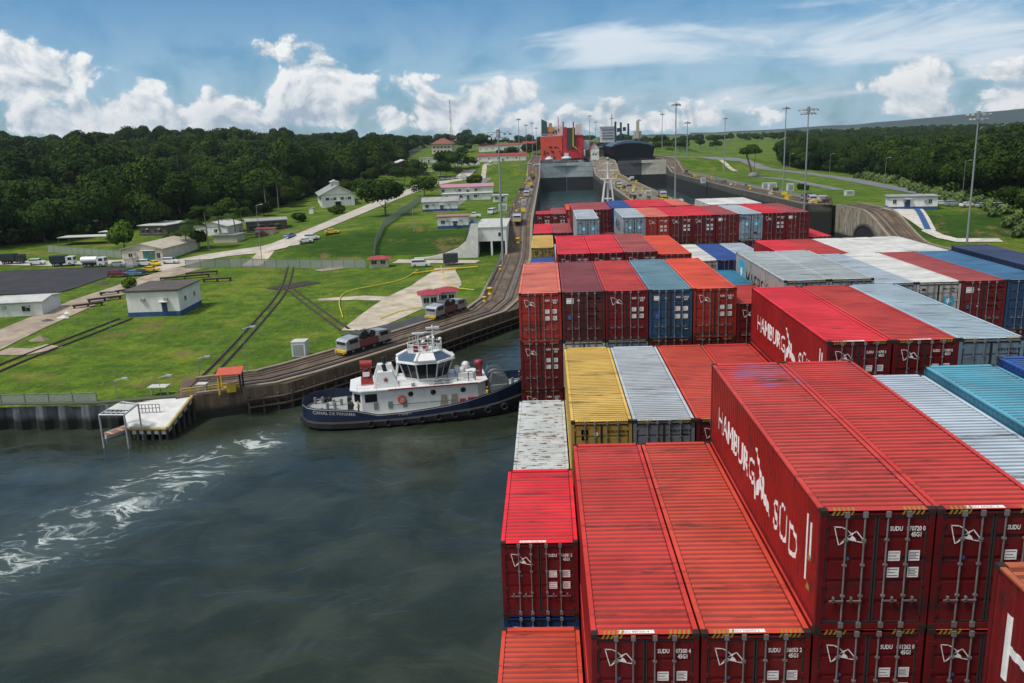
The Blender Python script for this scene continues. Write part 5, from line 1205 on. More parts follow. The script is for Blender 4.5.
# ---------------------------------------------------------------- light masts
mastm = mat('mast_grey', (.30, .31, .32), .5, .3, var=.1)
def mast(px, py, ptop, label, kind='cross', z=None, r=.32, group='tall floodlight masts', hcap=None):
    p = g(px, py) if z is None else at(px, py, z)
    top = at_y(px, ptop, p.y).z; hh = top-p.z
    root = empty('light_mast', p, label=label, cat='light mast', group=group)
    b = MB(); b.tube((0, 0, -.5), (0, 0, hh*.5), r, r*.8, 8); b.tube((0, 0, hh*.5), (0, 0, hh), r*.8, r*.5, 8); b.build('pole', mastm, root)
    if kind == 'cross':
        b = MB()
        for z_, w in ((hh-.3, 3.0), (hh-1.5, 2.2)): b.box(-w, w, -.07, .07, z_-.08, z_+.08); b.box(-.07, .07, -w*.8, w*.8, z_-.08, z_+.08)
        b.tube((0, 0, hh-1.8), (0, 0, hh+.4), .5, .5, 8); b.build('lamp_arm', mastm, root)
        fl = MB().box(-.32, .32, -.35, .25, -.55, -.05).mesh('floodlight', [mat('floodlight_grey', (.42, .43, .44), .4)])
        for z_, w in ((hh-.3, 3.0), (hh-1.5, 2.2)):
            for dx, dy in ((-w, 0), (w, 0), (-w*.55, 0), (w*.55, 0), (0, w*.8), (0, -w*.8)):
                o = link(bpy.data.objects.new('floodlight', fl), root); o.location = (dx, dy, z_); o.rotation_euler = (R(25), 0, math.atan2(dy, dx) if dx or dy else 0)
    elif kind == 'ring':
        b = MB(); b.lathe([(.3, hh-1), (1.3, hh-.8), (1.3, hh-.6), (.3, hh-.4)], n=10); b.build('lamp_ring', mastm, root)
        fl = MB().box(-.25, .25, -.3, .3, -.5, 0).mesh('floodlight', [mat('floodlight_grey', (.42, .43, .44), .4)])
        for k in range(6): o = link(bpy.data.objects.new('floodlight', fl), root); o.location = (1.4*math.cos(k), 1.4*math.sin(k), hh-.8); o.rotation_euler = (R(20), 0, k)
    else:
        b = MB(); b.tube((0, 0, hh-.1), (1.4, 0, hh+.2), .07, n=5); b.build('lamp_arm', mastm, root)
        b = MB(); b.box(1.1, 1.9, -.2, .2, hh+.1, hh+.3); b.build('lamp_head', mat('floodlight_grey', (.42, .43, .44), .4), root)
    return root
mast(503, 262, 131, 'tall floodlight mast with cross arms rising beside the left approach wall', z=5.5)
mast(675, 207, 102, 'tall floodlight mast on the centre wall above the red container stacks', 'ring', z=11)
mast(804, 211, 108, 'floodlight mast with wide cross arms in front of the right lawn', z=9)
mast(783, 190, 106, 'slender floodlight mast on the right lawn just left of the wide-armed one', 'ring', z=11)
mast(967, 241, 113, 'tall floodlight mast leaning at the right side beside the white railing', z=4.5)
mast(724, 172, 117, 'floodlight mast on the right lawn left of the leaning tree', 'ring')
for px, py, pt, lb in ((520, 170, 118, 'distant floodlight mast left of the red ship, tallest of its cluster'), (527, 165, 124, 'distant floodlight mast next to the tallest of the cluster'), (533, 163, 122, 'thin distant mast between two others left of the red ship'), (537, 162, 127, 'shortest distant mast beside the red ship'),
        (590, 150, 115, 'distant mast rising behind the red ship'), (662, 150, 113, 'distant mast right of the dark ship stern'), (687, 156, 121, 'distant mast on the green field right of the dark ship'), (639, 150, 119, 'distant mast above the dark ship stern'), (596, 150, 121, 'thin distant mast between the red ship and the white superstructure')):
    mast(px, py, pt, lb, 'ring', z=16 if py > 160 else 25, r=.28, group='distant floodlight masts')
for px, py, pt, lb in ((890, 171, 155, 'first'), (829, 183, 154, 'second'), (884, 192, 158, 'third'), (962, 202, 161, 'fourth'), (789, 180, 154, 'fifth')):
    mast(px, py, pt, {'first': 'short street lamp by the woodland edge', 'second': 'street lamp beside the right road near its middle', 'third': 'street lamp behind the right pump house', 'fourth': 'street lamp right of the right pump house', 'fifth': 'street lamp just left of the wide-armed mast'}[lb], 'lamp', r=.1, group='street lamps by the right road')
for px, py, pt, lb in ((414, 232, 186, 'thin grey pole on the bank left of the small rusty-roofed house'), (262, 262, 205, 'thin lamp pole beside the pale road'), (414, 168, 158, 'thin pole near the hangar'), (478, 250, 222, 'dark pole in front of the garage block')):
    mast(px, py, pt, lb, 'lamp', r=.11, group='thin poles on the left bank')
for px, py, pt, lb in ((248, 376, 328, 'thin grey pole beside the red roofed shelter'), (112, 335, 292, 'wooden pole left of the white pump house'), (200, 378, 358, 'white topped post on the lawn near the track'), (117, 398, 380, 'short post at the sheet piling'), (161, 395, 377, 'small sign post above the dock')):
    mast(px, py, pt, lb, 'lamp', r=.07, group='thin posts on the lawn')
# lattice mast on the hilltop
p = g(452, 150); top = at_y(449, 100, p.y).z-p.z
lm = empty('lattice_mast', p, label='tall red and white lattice radio mast beside the hilltop building', cat='radio mast')
b = MB(); b2 = MB(); n = 22
for k in range(n):
    z0, z1 = top*k/n, top*(k+1)/n; w0, w1 = 2.2*(1-k/n)+.4, 2.2*(1-(k+1)/n)+.4; c = b if k % 4 < 2 else b2
    A = [(w0, 0), (-w0/2, w0*.87), (-w0/2, -w0*.87)]; B_ = [(w1, 0), (-w1/2, w1*.87), (-w1/2, -w1*.87)]
    for i in range(3): c.tube((*A[i], z0), (*B_[i], z1), .16, n=4); c.tube((*A[i], z0), (*B_[(i+1) % 3], z1), .09, n=4); c.tube((*B_[i], z1), (*B_[(i+1) % 3], z1), .09, n=4)
b.build('red_section', mat('mast_red', (.35, .07, .05), .6), lm); b2.build('white_section', mat('mast_white', (.5, .5, .5), .6), lm)
# ---------------------------------------------------------------- vehicles
tyre = mat('tyre_black', (.02, .02, .02), .9); chrome = mat('rim_grey', (.35, .35, .36), .4, .6); lampw = mat('headlamp_glass', (.7, .7, .68), .15)
CARM = {'white': mat('car_white', (.68, .69, .68), .3, var=.03), 'yellow': mat('car_yellow', (.72, .48, .02), .35, var=.05), 'maroon': mat('car_maroon', (.16, .02, .03), .3), 'blue': mat('car_blue', (.12, .22, .36), .3), 'dark': mat('car_dark', (.03, .035, .045), .3), 'silver': mat('car_silver', (.38, .41, .44), .3, .3)}
def wheels(root, xs, ys, r=.36):
    wm = MB(); wm.tube((0, -.11, 0), (0, .11, 0), r, n=12); me = wm.mesh('tyre', [tyre]); rm = MB(); rm.tube((0, -.115, 0), (0, .115, 0), r*.55, n=10); mr = rm.mesh('rim', [chrome])
    for x in xs:
        for y in ys:
            o = link(bpy.data.objects.new('wheel', me), root); o.location = (x, y, r); o.data.name = 'wheel'
            link(bpy.data.objects.new('rim', mr), o)
def car(loc, a, col, kind, label):
    root = empty({'car': 'parked_car', 'suv': 'parked_car', 'pickup': 'pickup_truck', 'van': 'van'}[kind], loc, a, label, {'car': 'car', 'suv': 'car', 'pickup': 'pickup', 'van': 'van'}[kind], 'vehicles on the left bank')
    m_ = CARM[col]; L, W = {'car': (4.4, 1.75), 'suv': (4.6, 1.85), 'pickup': (5.4, 1.9), 'van': (5.0, 1.95)}[kind]; w = W/2
    prof = {'car': [(-L/2, .3), (L/2, .3), (L/2, .72), (L/2-.9, .88), (-L/2+.1, .95), (-L/2, .8)], 'suv': [(-L/2, .35), (L/2, .35), (L/2, .85), (L/2-1.0, 1.05), (-L/2, 1.1)],
            'pickup': [(-L/2, .45), (L/2, .45), (L/2, .95), (L/2-1.2, 1.12), (L/2-3.0, 1.12), (L/2-3.0, .95), (-L/2, 1.05)], 'van': [(-L/2, .35), (L/2, .35), (L/2, .9), (L/2-.8, 1.15), (-L/2, 1.15)]}[kind]
    b = MB(); b.ext(prof, 'y', -w, w)
    cab = {'car': (-1.75, -1.1, .55, 1.25, 1.42), 'suv': (-2.25, -2.0, .5, 1.2, 1.75), 'pickup': (-.5, -.25, .9, 1.5, 1.75), 'van': (-2.45, -2.4, .9, 1.6, 1.95)}[kind]
    x0, x1, x2, x3, zt = cab; zb = .9 if kind == 'car' else 1.05
    ci = w*.84
    b.add([(x0, -w, zb), (x3, -w, zb), (x3, w, zb), (x0, w, zb), (x1, -ci, zt), (x2, -ci, zt), (x2, ci, zt), (x1, ci, zt)], [(4, 5, 6, 7), (0, 1, 5, 4), (1, 2, 6, 5), (2, 3, 7, 6), (3, 0, 4, 7)])
    if kind == 'pickup': b.box(-L/2+.05, L/2-3.1, -w+.1, w-.1, 1.0, 1.01)
    b.build('body', m_, root)
    def lerpq(a_, b_, t): return a_+(b_-a_)*t
    b = MB(); e = .012
    for s in (-1, 1): b.add([(lerpq(x0, x1, .25)+.1, s*(lerpq(w, ci, .25)+e), lerpq(zb, zt, .25)), (lerpq(x3, x2, .25)-.1, s*(lerpq(w, ci, .25)+e), lerpq(zb, zt, .25)), (lerpq(x3, x2, .85)-.05, s*(lerpq(w, ci, .85)+e), lerpq(zb, zt, .85)), (lerpq(x0, x1, .85)+.05, s*(lerpq(w, ci, .85)+e), lerpq(zb, zt, .85))], [(0, 1, 2, 3)])
    for xa, xb, s in ((x3, x2, 1), (x0, x1, -1)): b.add([(lerpq(xa, xb, .2)+s*e, -lerpq(w, ci, .2)*.9, lerpq(zb, zt, .2)), (lerpq(xa, xb, .2)+s*e, lerpq(w, ci, .2)*.9, lerpq(zb, zt, .2)), (lerpq(xa, xb, .88)+s*e, lerpq(w, ci, .88)*.9, lerpq(zb, zt, .88)), (lerpq(xa, xb, .88)+s*e, -lerpq(w, ci, .88)*.9, lerpq(zb, zt, .88))], [(0, 1, 2, 3)])
    b.build('window', winm, root); wheels(root, (-L*.31, L*.31), (-w+.08, w-.08))
    for s in (-1, 1): MB().box(L/2, L/2+.02, s*w*.72-.16, s*w*.72+.16, .62, .78).build('headlight', lampw, root)
    return root
def truck(loc, a, body, cabc, label, tank=False, L=6.6):
    root = empty('truck', loc, a, label, 'truck', 'vehicles on the left bank'); w = 1.2
    b = MB(); b.box(L/2-2.1, L/2, -w, w, .5, 2.6); b.build('cab', CARM[cabc], root)
    b = MB(); b.box(L/2, L/2+.02, -w*.85, w*.85, 1.6, 2.4); [b.box(L/2-1.5, L/2-.4, s*(w+.005)-.01, s*(w+.005)+.01, 1.6, 2.4) for s in (-1, 1)]; b.build('window', winm, root)
    b = MB()
    if tank:
        n = 14; vs = [(x, w*1.02*math.cos(2*math.pi*i/n), 1.95+.95*math.sin(2*math.pi*i/n)) for x in (-L/2, L/2-2.3) for i in range(n)]; b.add(vs, [(i, (i+1) % n, (i+1) % n+n, i+n) for i in range(n)]+[tuple(range(n)), tuple(range(2*n-1, n-1, -1))]); b.box(-L/2+1, -L/2+1.6, -.3, .3, 2.85, 3.0)
    else: b.box(-L/2, L/2-2.3, -w, w, 1.0, 2.9); [b.box(x, x+.08, -w-.03, w+.03, 1.0, 2.92) for x in (-L/2, -L/2+1.8, L/2-2.4)]
    b.build('tank' if tank else 'cargo_box', CARM[body], root)
    MB().box(-L/2, L/2, -.5, .5, .55, .95).build('chassis', tyre, root); wheels(root, (-L/2+1, -L/2+2.1, L/2-1.1), (-w+.1, w-.1), .48)
    return root
def V_(px, py): p = g(px, py); return (p.x, p.y, h(p.x, p.y)+.16)
truck(V_(14, 264), R(4), 'dark', 'dark', 'dark canvas-topped truck parked at the far left'); car(V_(38, 265), R(3), 'white', 'suv', 'white car between the two dark trucks')
truck(V_(64, 266), R(6), 'dark', 'white', 'dark truck with a white cab left of the tanker'); truck(V_(95, 267), R(3), 'white', 'white', 'white tanker truck behind the parking area', tank=True)
car(V_(118, 267), R(2), 'silver', 'car', 'silver car right of the white tanker'); car(V_(146, 266), R(2), 'white', 'suv', 'white suv behind the yellow cars'); car(V_(155, 266), R(-40), 'yellow', 'car', 'yellow car farther from the viewer'); car(V_(151, 272), R(0), 'yellow', 'car', 'yellow car nearer to the viewer at the row end')
car(V_(118, 277), R(5), 'maroon', 'suv', 'maroon car parked at the left end of the near row'); car(V_(134, 276), R(4), 'blue', 'car', 'light blue car beside the maroon one'); car(V_(142, 275), R(20), 'dark', 'car', 'dark car squeezed between the blue and yellow cars')
car(V_(171, 264), R(0), 'white', 'suv', 'white suv driving past the fence end toward the pale road'); car(V_(306, 243), R(12), 'white', 'car', 'nearer of two white cars on the pale road'); car(V_(312, 240), R(14), 'white', 'suv', 'farther of two white cars on the pale road')
car(V_(332, 234), R(10), 'yellow', 'car', 'small yellow vehicle at the roadside'); car(V_(421, 267), R(4), 'white', 'van', 'white van near the guard hut'); car(V_(473, 218), R(-4), 'white', 'pickup', 'white pickup parked above the garage block')
car(V_(290, 238), R(70), 'blue', 'car', 'blue car by the red-roofed stall'); car(V_(493, 214), R(70), 'white', 'van', 'white van on the top of the left wall'); car(V_(262, 236), R(5), 'maroon', 'car', 'maroon car in front of the grey workshop')
for i, (px, py) in enumerate(((915, 204), (930, 204), (945, 206), (957, 207), (972, 209), (988, 210), (1003, 211))):
    q = g(px, py); car((q.x, q.y+3, h(q.x, q.y+3)+.16), R(-10+i*4), 'white' if i % 2 == 0 else 'silver', 'car' if i % 3 else 'suv', ('white' if i % 2 == 0 else 'silver')+f' car, {ORD[i]} from the left of those parked by the right road')
# far cars and trees around the station
fc = None
rf_ = random.Random(21)
for i in range(34):
    q = g(*(rf_.choice(((rf_.uniform(392, 436), rf_.uniform(167, 176)), (rf_.uniform(455, 540), rf_.uniform(163, 166)), (rf_.uniform(440, 480), rf_.uniform(176, 181))))))
    loc = (q.x, q.y, h(q.x, q.y)+.16); lb = 'one of the small white cars parked far up the bank near the station buildings' if i % 3 else 'one of the small silver cars parked far up the bank near the station buildings'
    if i < 2: fc = (fc or []) + [car(loc, rf_.uniform(-.3, .3), 'white' if i else 'silver', 'car', lb)]
    elif 1: copy_tree(fc[1 if i % 3 else 0], loc, rf_.uniform(-.4, .4), lb)
for i in fc: i['label'] = i['label']
fc[0]['label'] = 'one of the small silver cars parked far up the bank near the station buildings'; fc[1]['label'] = 'one of the small white cars parked far up the bank near the station buildings'
ft = None
for i, (px, py) in enumerate(((462, 158), (470, 168), (500, 157), (512, 158), (530, 158), (456, 172), (446, 170), (536, 155), (492, 150), (543, 150), (415, 178), (468, 152), (604, 150), (657, 152), (668, 150), (680, 152), (700, 148), (716, 150), (660, 146), (475, 190))):
    q = g(px, py)
    if ft is None: ft = tree_proto('broadleaf_tree', 77, 1500, 6, 4.5, .6, 5, .3, leafd, 'one of the far rounded trees around the station buildings and beyond the locks', 'tree', 'far trees beyond the locks', loc=q)
    else: copy_tree(ft, q, i*1.3, sc=rf_.uniform(.7, 1.35))
# black trailer near the van
q = V_(451, 265); tr = empty('trailer', q, R(4), 'black box trailer beside the concrete ramp wall', 'trailer'); MB().box(-2, 2, -1.2, 1.2, .6, 3.0).build('box', CARM['dark'], tr); wheels(tr, (-.8, .8), (-1.1, 1.1))
# ---------------------------------------------------------------- towing locomotives ("mules")
silver = mat('locomotive_silver', (.46, .47, .48), .4, .5, var=.15, dirt=.3); yel = mat('safety_yellow', (.62, .42, .02), .6, dirt=.2); redm = mat('machine_red', (.20, .07, .06), .6, dirt=.3)
def mule(loc, a, label, sc=(1, 1, .86)):
    root = empty('towing_locomotive', loc, a, label, 'locomotive', 'towing locomotives on the lock walls', sc)
    b = MB()
    for s in (-1, 1): b.ext([(s*4.9, .9), (s*4.9, 2.5), (s*4.4, 2.9), (s*2.1, 3.1), (s*2.1, .9)][::s], 'y', -1.25, 1.25)
    b.build('cab', silver, root)
    b = MB()
    for s in (-1, 1):
        b.add([(s*4.92, -1.0, 1.9), (s*4.92, 1.0, 1.9), (s*4.92, 1.0, 2.45), (s*4.92, -1.0, 2.45)], [(0, 1, 2, 3)])
        for t in (-1, 1): b.box(min(s*4.2, s*2.5), max(s*4.2, s*2.5), t*1.262-.01, t*1.262+.01, 2.0, 2.7)
    b.build('window', winm, root)
    b = MB(); b.box(-2.1, 2.1, -1.15, 1.15, .9, 2.2); b.build('engine_body', redm, root)
    b = MB(); b.tube((-.9, -1.0, 2.9), (-.9, 1.0, 2.9), .8, n=12); b.tube((1.0, -1.0, 2.8), (1.0, 1.0, 2.8), .7, n=12); b.box(-.3, .3, -.5, .5, 2.2, 3.6); b.build('winch', mat('winch_dark', (.06, .06, .06), .5, .4, dirt=.4), root)
    b = MB(); b.box(-5, 5, -1.0, 1.0, .4, .9); b.build('underframe', tyre, root)
    b = MB()
    for s in (-1, 1): b.box(min(s*4.95, s*5.25), max(s*4.95, s*5.25), -1.25, 1.25, .5, .95); [b.tube((s*5.3, t, .3), (s*5.3, t, .9), .12, n=6) for t in (-.9, .9)]
    b.build('bumper', yel, root); wheels(root, (-3.4, -1.2, 1.2, 3.4), (-.9, .9), .45)
    return root
p = at(362, 352, 3.7); mule((p.x, p.y+2.2, 3.75), R(55), 'silver towing locomotive with a dark winch on the quay behind the tugboat')
p = at(452, 311, 4.6); mule((p.x-1.2, p.y+1.0, near_l(p.y)+.25), R(60), 'towing locomotive in front of the two red-roofed booths')
mule((-9, 262, 11.2), R(90), 'towing locomotive at the top of the left incline'); mule((-8.5, 380, 11.2), R(90), 'towing locomotive far along the left chamber wall')
mule((46.5, 300, 11.2), R(90), 'white towing locomotive on the centre wall by the right lane'); mule((47, 345, 11.2), R(90), 'farther towing locomotive on the centre wall'); mule((36, 420, 11.2), R(90), 'towing locomotive on the centre wall next to the left lane')
mule((92, 300, 11.2), R(92), 'towing locomotive on the far right wall near the marker boards')
# clutter along the walls: bollards, cabinets, posts
def bollard(loc, label, m_=None, group='yellow bollards along the lock walls', s=1.0):
    root = empty('bollard', loc, 0, label, 'bollard', group, s)
    MB().lathe([(.45, 0), (.45, .15), (.25, .25), (.25, .75), (.48, .85), (.48, 1.05), (0.01, 1.15)], n=10).build('post', m_ or yel, root); return root
bp = bollard((-13.2, 170, near_l(170)+.2), 'one of the yellow bollards dotted along the lock walls')
rb = random.Random(4)
for i in range(44):
    w = i % 4; y = 180+ (i*53) % 390+rb.uniform(-4, 4); x = (-10.5+rb.uniform(-2.5, 2), 34.5+rb.uniform(0, 2), 43+rb.uniform(-4, 6), (lin([(290, 94), (391, 91), (588, 89)], max(290, y))+rb.uniform(-3, 2.5)))[w]
    y = max(y, 294) if w == 3 else y
    copy_tree(bp, (x, y, near_l(y)+.2), rb.uniform(0, 3), sc=rb.uniform(.8, 1.5))
cabw = mat('cabinet_white', (.6, .62, .62), .5, dirt=.25); bi = 0
def cabinet(loc, w, d, hh, label, m_=None, base=None, a=0):
    root = empty('equipment_cabinet', loc, a, label, 'cabinet', 'equipment cabinets')
    MB().box(-w/2, w/2, -d/2, d/2, .15, hh).build('housing', m_ or cabw, root); MB().box(-w/2-.06, w/2+.06, -d/2-.06, d/2+.06, hh, hh+.1).build('lid', rooft, root)
    MB().box(-w/2, w/2, -d/2, d/2, -.6, .15).build('plinth', base or pale, root); MB().box(-w*.38, w*.38, -d/2-.03, -d/2-.005, .35, hh*.85).build('door', roofg, root)
p = g(301, 356); c = cabinet(p, 2.2, 2.2, 2.5, 'open white cabinet with a lamp on a blue base on the lawn near the quay', base=bluew); 
for (px, py, w, hh, lb, z) in ((772, 190, 3.2, 3, 'left of two white cabinets beside the right lawn edge', None), (790, 191, 2.6, 3, 'white and blue cabinet beside the wide-armed mast', None), (765, 189, 2.4, 2.6, 'grey cabinet on the right lawn next to the white ones', None),
        (612, 188, 2.4, 2.2, 'white cabinet on the centre wall near the foremast', 11.2), (648, 196, 2.5, 2.2, 'white cabinet on the centre wall beside the locomotives', 11.2), (632, 180, 2.2, 2, 'small white cabinet farther along the centre wall', 11.2), (703, 182, 2.2, 2.2, 'white cabinet on the far right wall', 11.2), (822, 201, 2.8, 1.8, 'white box at the end of the far right wall', 11.2),
        (528, 190, 2, 2.2, 'white cabinet on the left wall beside the chamber', 11.2), (524, 205, 1.8, 2, 'white cabinet on the left wall nearer the ship', 11.2), (503, 210, 3, 2, 'grey box on the left bank above the incline', 11.2), (849, 195, 3, 1.6, 'white box on the lawn behind the arch wall', 11.2)):
    q = g(px, py) if z is None else at(px, py, z); cabinet(q, w, w*.8, hh, lb)
# scattered equipment on the centre and right wall tops
jn = random.Random(8)
for i in range(70):
    w = i % 3; y = 240+jn.random()*340
    if w == 0: x = jn.uniform(34, 49); y = 290+jn.random()*290
    elif w == 1: x = lin([(290, 94), (391, 91), (588, 89)], max(290, y))+jn.uniform(-5, 3); y = max(y, 293)
    else: x = jn.uniform(-12.4, -7)
    k = jn.choice(('crate', 'crate', 'drum', 'notice')); z = near_l(y)+.2; wh = ['yellow', 'pale', 'rusty', 'dark'][i % 4]; mt = [yel, pale, railm, pave][i % 4]
    kk = 'notice board' if k == 'notice' else k; lb = f'small {wh} {kk} among the clutter on the '+('centre wall', 'far right wall', 'left wall')[w]
    r0 = empty({'crate': 'equipment_crate', 'drum': 'oil_drum', 'notice': 'notice_board'}[k], (x, y, z), jn.uniform(0, 3), lb, k, 'clutter on the lock walls')
    if k == 'crate': s = jn.uniform(.5, 1.2); MB().box(-s, s, -s*.8, s*.8, 0, s*1.2).build('box', mt, r0); MB().box(-s*1.04, s*1.04, -s*.84, s*.84, s*1.2, s*1.28).build('lid', mt, r0)
    elif k == 'drum': MB().lathe([(.01, 0), (.45, 0), (.45, 1.2), (.01, 1.2)], n=10).build('barrel', mt, r0); MB().lathe([(.48, .38), (.48, .45)], n=10).build('hoop', mt, r0)
    else: MB().box(-1.4, 1.4, -.08, .08, .6, 1.9).build('board', mt, r0); MB().box(-1.3, -1.2, -.05, .05, 0, .6).build('leg', steel, r0); MB().box(1.2, 1.3, -.05, .05, 0, .6).build('leg', steel, r0)
# railings on the left wall edge and right wall edge
fence([(-13.6, 175), (-13.2, 232), (-12.8, 262), (-12.6, 420), (-12.5, 560)], 1.1, 'long low railing along the land side of the left lock wall', 6, steel and mesh_fence, zf=lambda p: near_l(p[1])+.15)
fence([(97.8, 293), (95.2, 391), (94, 505), (94, 580)], 1.1, 'long low railing along the land side of the far right wall', 6, zf=lambda p: near_l(p[1])+.15)
# yellow hoses on the lawn
def hose(pts, label, r=.10, m_=None):
    L = dense(rounded(G2(*pts), 2), 2); b = MB(); b.path([(x, y, h(x, y)+.2+r) for x, y in L], r, 6); return b.build('floating_hose', m_ or mat('hose_yellow', (.62, .56, .05), .5), label=label, cat='hose', group='yellow hoses on the lawn')
hose([(343, 319), (338, 302), (345, 292), (380, 286), (405, 280), (418, 271)], 'yellow hose looping round the sandy patch on the lawn'); hose([(441, 267), (443, 278), (452, 289), (474, 291)], 'yellow hose curling below the black trailer'); hose([(380, 320), (400, 312), (425, 308)], 'short yellow hose near the red-roofed booths')
b = MB(); Lk = dense(G2((412, 275), (440, 271), (478, 268)), 2); b.path([(x, y, h(x, y)+.35) for x, y in Lk], .2, 6); b.build('safety_kerb', yel, label='thick yellow pipe along the foot of the retaining wall', cat='pipe')
# benches of timber / pipe racks left of the pump house
def rack(px, py, L, a, label):
    q = g(px, py); r0 = empty('timber_rack', q, a, label, 'rack', 'dark timber racks by the dirt road')
    MB().box(0, L, -.5, .5, .5, .85).build('beams', mat('dark_timber', (.045, .03, .025), .9, dirt=.3), r0)
    for x in (.3, L/2, L-.3): MB().box(x-.15, x+.15, -.5, .5, -.3, .5).build('leg', mat('dark_timber', (.045, .03, .025), .9), r0)
rack(73, 309, 6, R(35), 'low dark rack left of the pump house'); rack(88, 303, 7, R(38), 'middle dark rack behind the pump house corner'); rack(100, 296, 8, R(38), 'large dark timber rack behind the white pump house'); rack(160, 281, 12, R(25), 'dark timber rack between the dirt road and the silver fence'); rack(203, 282, 7, R(10), 'small dark rack right of the pump house'); rack(186, 276, 8, R(20), 'dark rack nearest the fence corner')
# rubble and loose sheets
for i, (px, py, w, m_) in enumerate(((62, 318, 3, rooft), (68, 314, 2, cabw), (48, 321, 4, roofd), (40, 340, 4, curb), (104, 284, 4, mat('brown_heap', (.07, .045, .03), .95)), (45, 298, 6, rooft))):
    q = g(px, py); b = MB(); r0 = random.Random(i)
    n = 9; vs = [(w*.5*math.cos(6.28*k/n)*r0.uniform(.7, 1.2), w*.4*math.sin(6.28*k/n)*r0.uniform(.7, 1.2), -.1) for k in range(n)]+[(v*.5, u*.4, .5+r0.random()*.5) for u, v in [(r0.uniform(-1, 1), r0.uniform(-1, 1)) for _ in range(1)]]
    b.add(vs, [(k, (k+1) % n, n) for k in range(n)]); o = b.build('rubble_heap', m_, label=f'{["pale","white","dark","tan","brown","long pale"][i]} heap of scrap beside the dirt road', cat='rubble', loc=q)
# ---------------------------------------------------------------- the container ship itself
hullm = mat('ship_hull_black', (.03, .03, .035), .5, dirt=.3, scale=.4); deckm = mat('ship_deck_red', (.16, .05, .04), .8, dirt=.5, scale=.6)
ship = empty('container_ship', (14.5, 60, 0), label='container ship carrying all the stacked containers', cat='ship')
out = [(-16.4, -110), (16.2, -110), (16.2, 82), (14.5, 100), (10, 116), (4, 125), (0, 127), (-4, 125), (-10, 116), (-14.5, 100), (-16.4, 82)]
MB().prism(out, -3, 12.9).build('hull', hullm, ship)
MB().prism([(x*.985, y*.995) for x, y in out], 12.9, 13.1).build('deck', deckm, ship)
b = MB()
for r_, y in ROWY.items(): b.box(-15.8, 15.6, y-60+.3, y-60+11.9, 13.1, 13.3)
b.build('hatch_cover', deckm, ship)
for r_, y in list(ROWY.items())[1:]:
    b = MB(); yy = y-60-1.5
    for c_ in range(14): b.box(-16.2+2.5*c_-.12, -16.2+2.5*c_+.12, yy-.35, yy+.35, 13.1, 20.4)
    for z in (15.6, 18.0, 20.3): b.box(-16.3, 16.3, yy-.45, yy+.45, z, z+.12)
    for z in (20.9, 21.5): b.box(-16.3, 16.3, yy-.45, yy-.41, z, z+.04)
    b.build('lashing_bridge', mat('lashing_bridge_paint', (.20, .12, .09), .7, dirt=.4), ship)
# foremast
whm = mat('foremast_white', (.66, .62, .60), .5, dirt=.15)
fm = empty('foremast', (12.3, 168, 13.0), label='white four-legged foremast standing at the bow beyond the last containers', cat='mast')
b = MB(); zt = 14.8
for a, c in ((1, 1), (1, -1), (-1, 1), (-1, -1)): b.tube((a*2.2, c*2.2, 0), (a*.55, c*.55, zt), .20, .15, 8)
b.tube((0, 0, 2), (0, 0, zt+3.5), .26, .18, 8); b.build('leg_frame', whm, fm)
b = MB()
for z in (4, 8, 11, 14.2):
    w = 2.2-(1.65*z/zt)
    for p_, q_ in (((-w, -w), (w, -w)), ((w, -w), (w, w)), ((w, w), (-w, w)), ((-w, w), (-w, -w))): b.tube((*p_, z), (*q_, z), .09, n=5)
b.box(-1.5, 1.5, -.7, .7, zt, zt+.15); b.box(-1.9, 1.9, -.1, .1, zt+1.6, zt+1.8); b.box(-1.0, 1.0, -.1, .1, zt+2.9, zt+3.05); b.build('platform', whm, fm)
b = MB(); [b.tube((x, 0, zt+.15), (x, 0, zt+1.0), .22, n=8) for x in (-1.2, 1.2)]; b.ball((0, 0, zt+3.9), .35); b.build('navigation_light', mat('lamp_casing', (.3, .3, .3), .5), fm)
# ---------------------------------------------------------------- ships in the upper locks
rsh = mat('far_ship_red', (.62, .07, .04), .5, var=.1, scale=.3); rsd = mat('far_ship_deep_red', (.50, .025, .035), .5, var=.1, scale=.3); ligrey = mat('far_ship_grey', (.55, .58, .58), .6)
def slab(b, px0, px1, py0, py1, y, d, m=0):
    p, q = at_y(px0, py1, y), at_y(px1, py0, y); b.box(p.x, q.x, y, y+d, p.z, q.z, m); return b
Y1 = 640
rs = empty('cargo_ship', (0, 0, 0), label='bright red vessel seen from astern in the chamber above the nearest gates', cat='ship')
b = MB(); slab(b, 541, 562, 135.7, 160.5, Y1, 150); slab(b, 562, 583.5, 134.5, 160.5, Y1+2, 150); b.build('hull', rsh, rs)
b = MB(); slab(b, 563.2, 567, 127, 160, Y1-1.5, 6); slab(b, 575.5, 583, 137, 158, Y1-1.2, 5); slab(b, 563.2, 583, 134.5, 137, Y1-1.6, 5); slab(b, 568, 582, 148, 158.5, Y1-2.4, 3); b.build('stern_frame', rsd, rs)
b = MB(); slab(b, 567, 575, 127.5, 148.5, Y1-3, 1.2); b.build('stern_ramp', mat('ramp_dark', (.05, .05, .04), .8), rs)
b = MB(); p0, p1 = at_y(573.3, 146, Y1-3.4), at_y(573.3, 128, Y1-3.4); b.tube(p0, p1, .45, n=5); p2_ = at_y(577, 149, Y1-3.4); b.tube(p0, p2_, .45, n=5); b.build('ramp_edge', yel, rs)
b = MB(); slab(b, 547, 562, 126.6, 135.7, Y1+6, 20); slab(b, 576, 582, 124, 134.5, Y1+6, 20); slab(b, 583, 589, 140, 150, Y1+30, 20); b.build('superstructure', ligrey, rs)
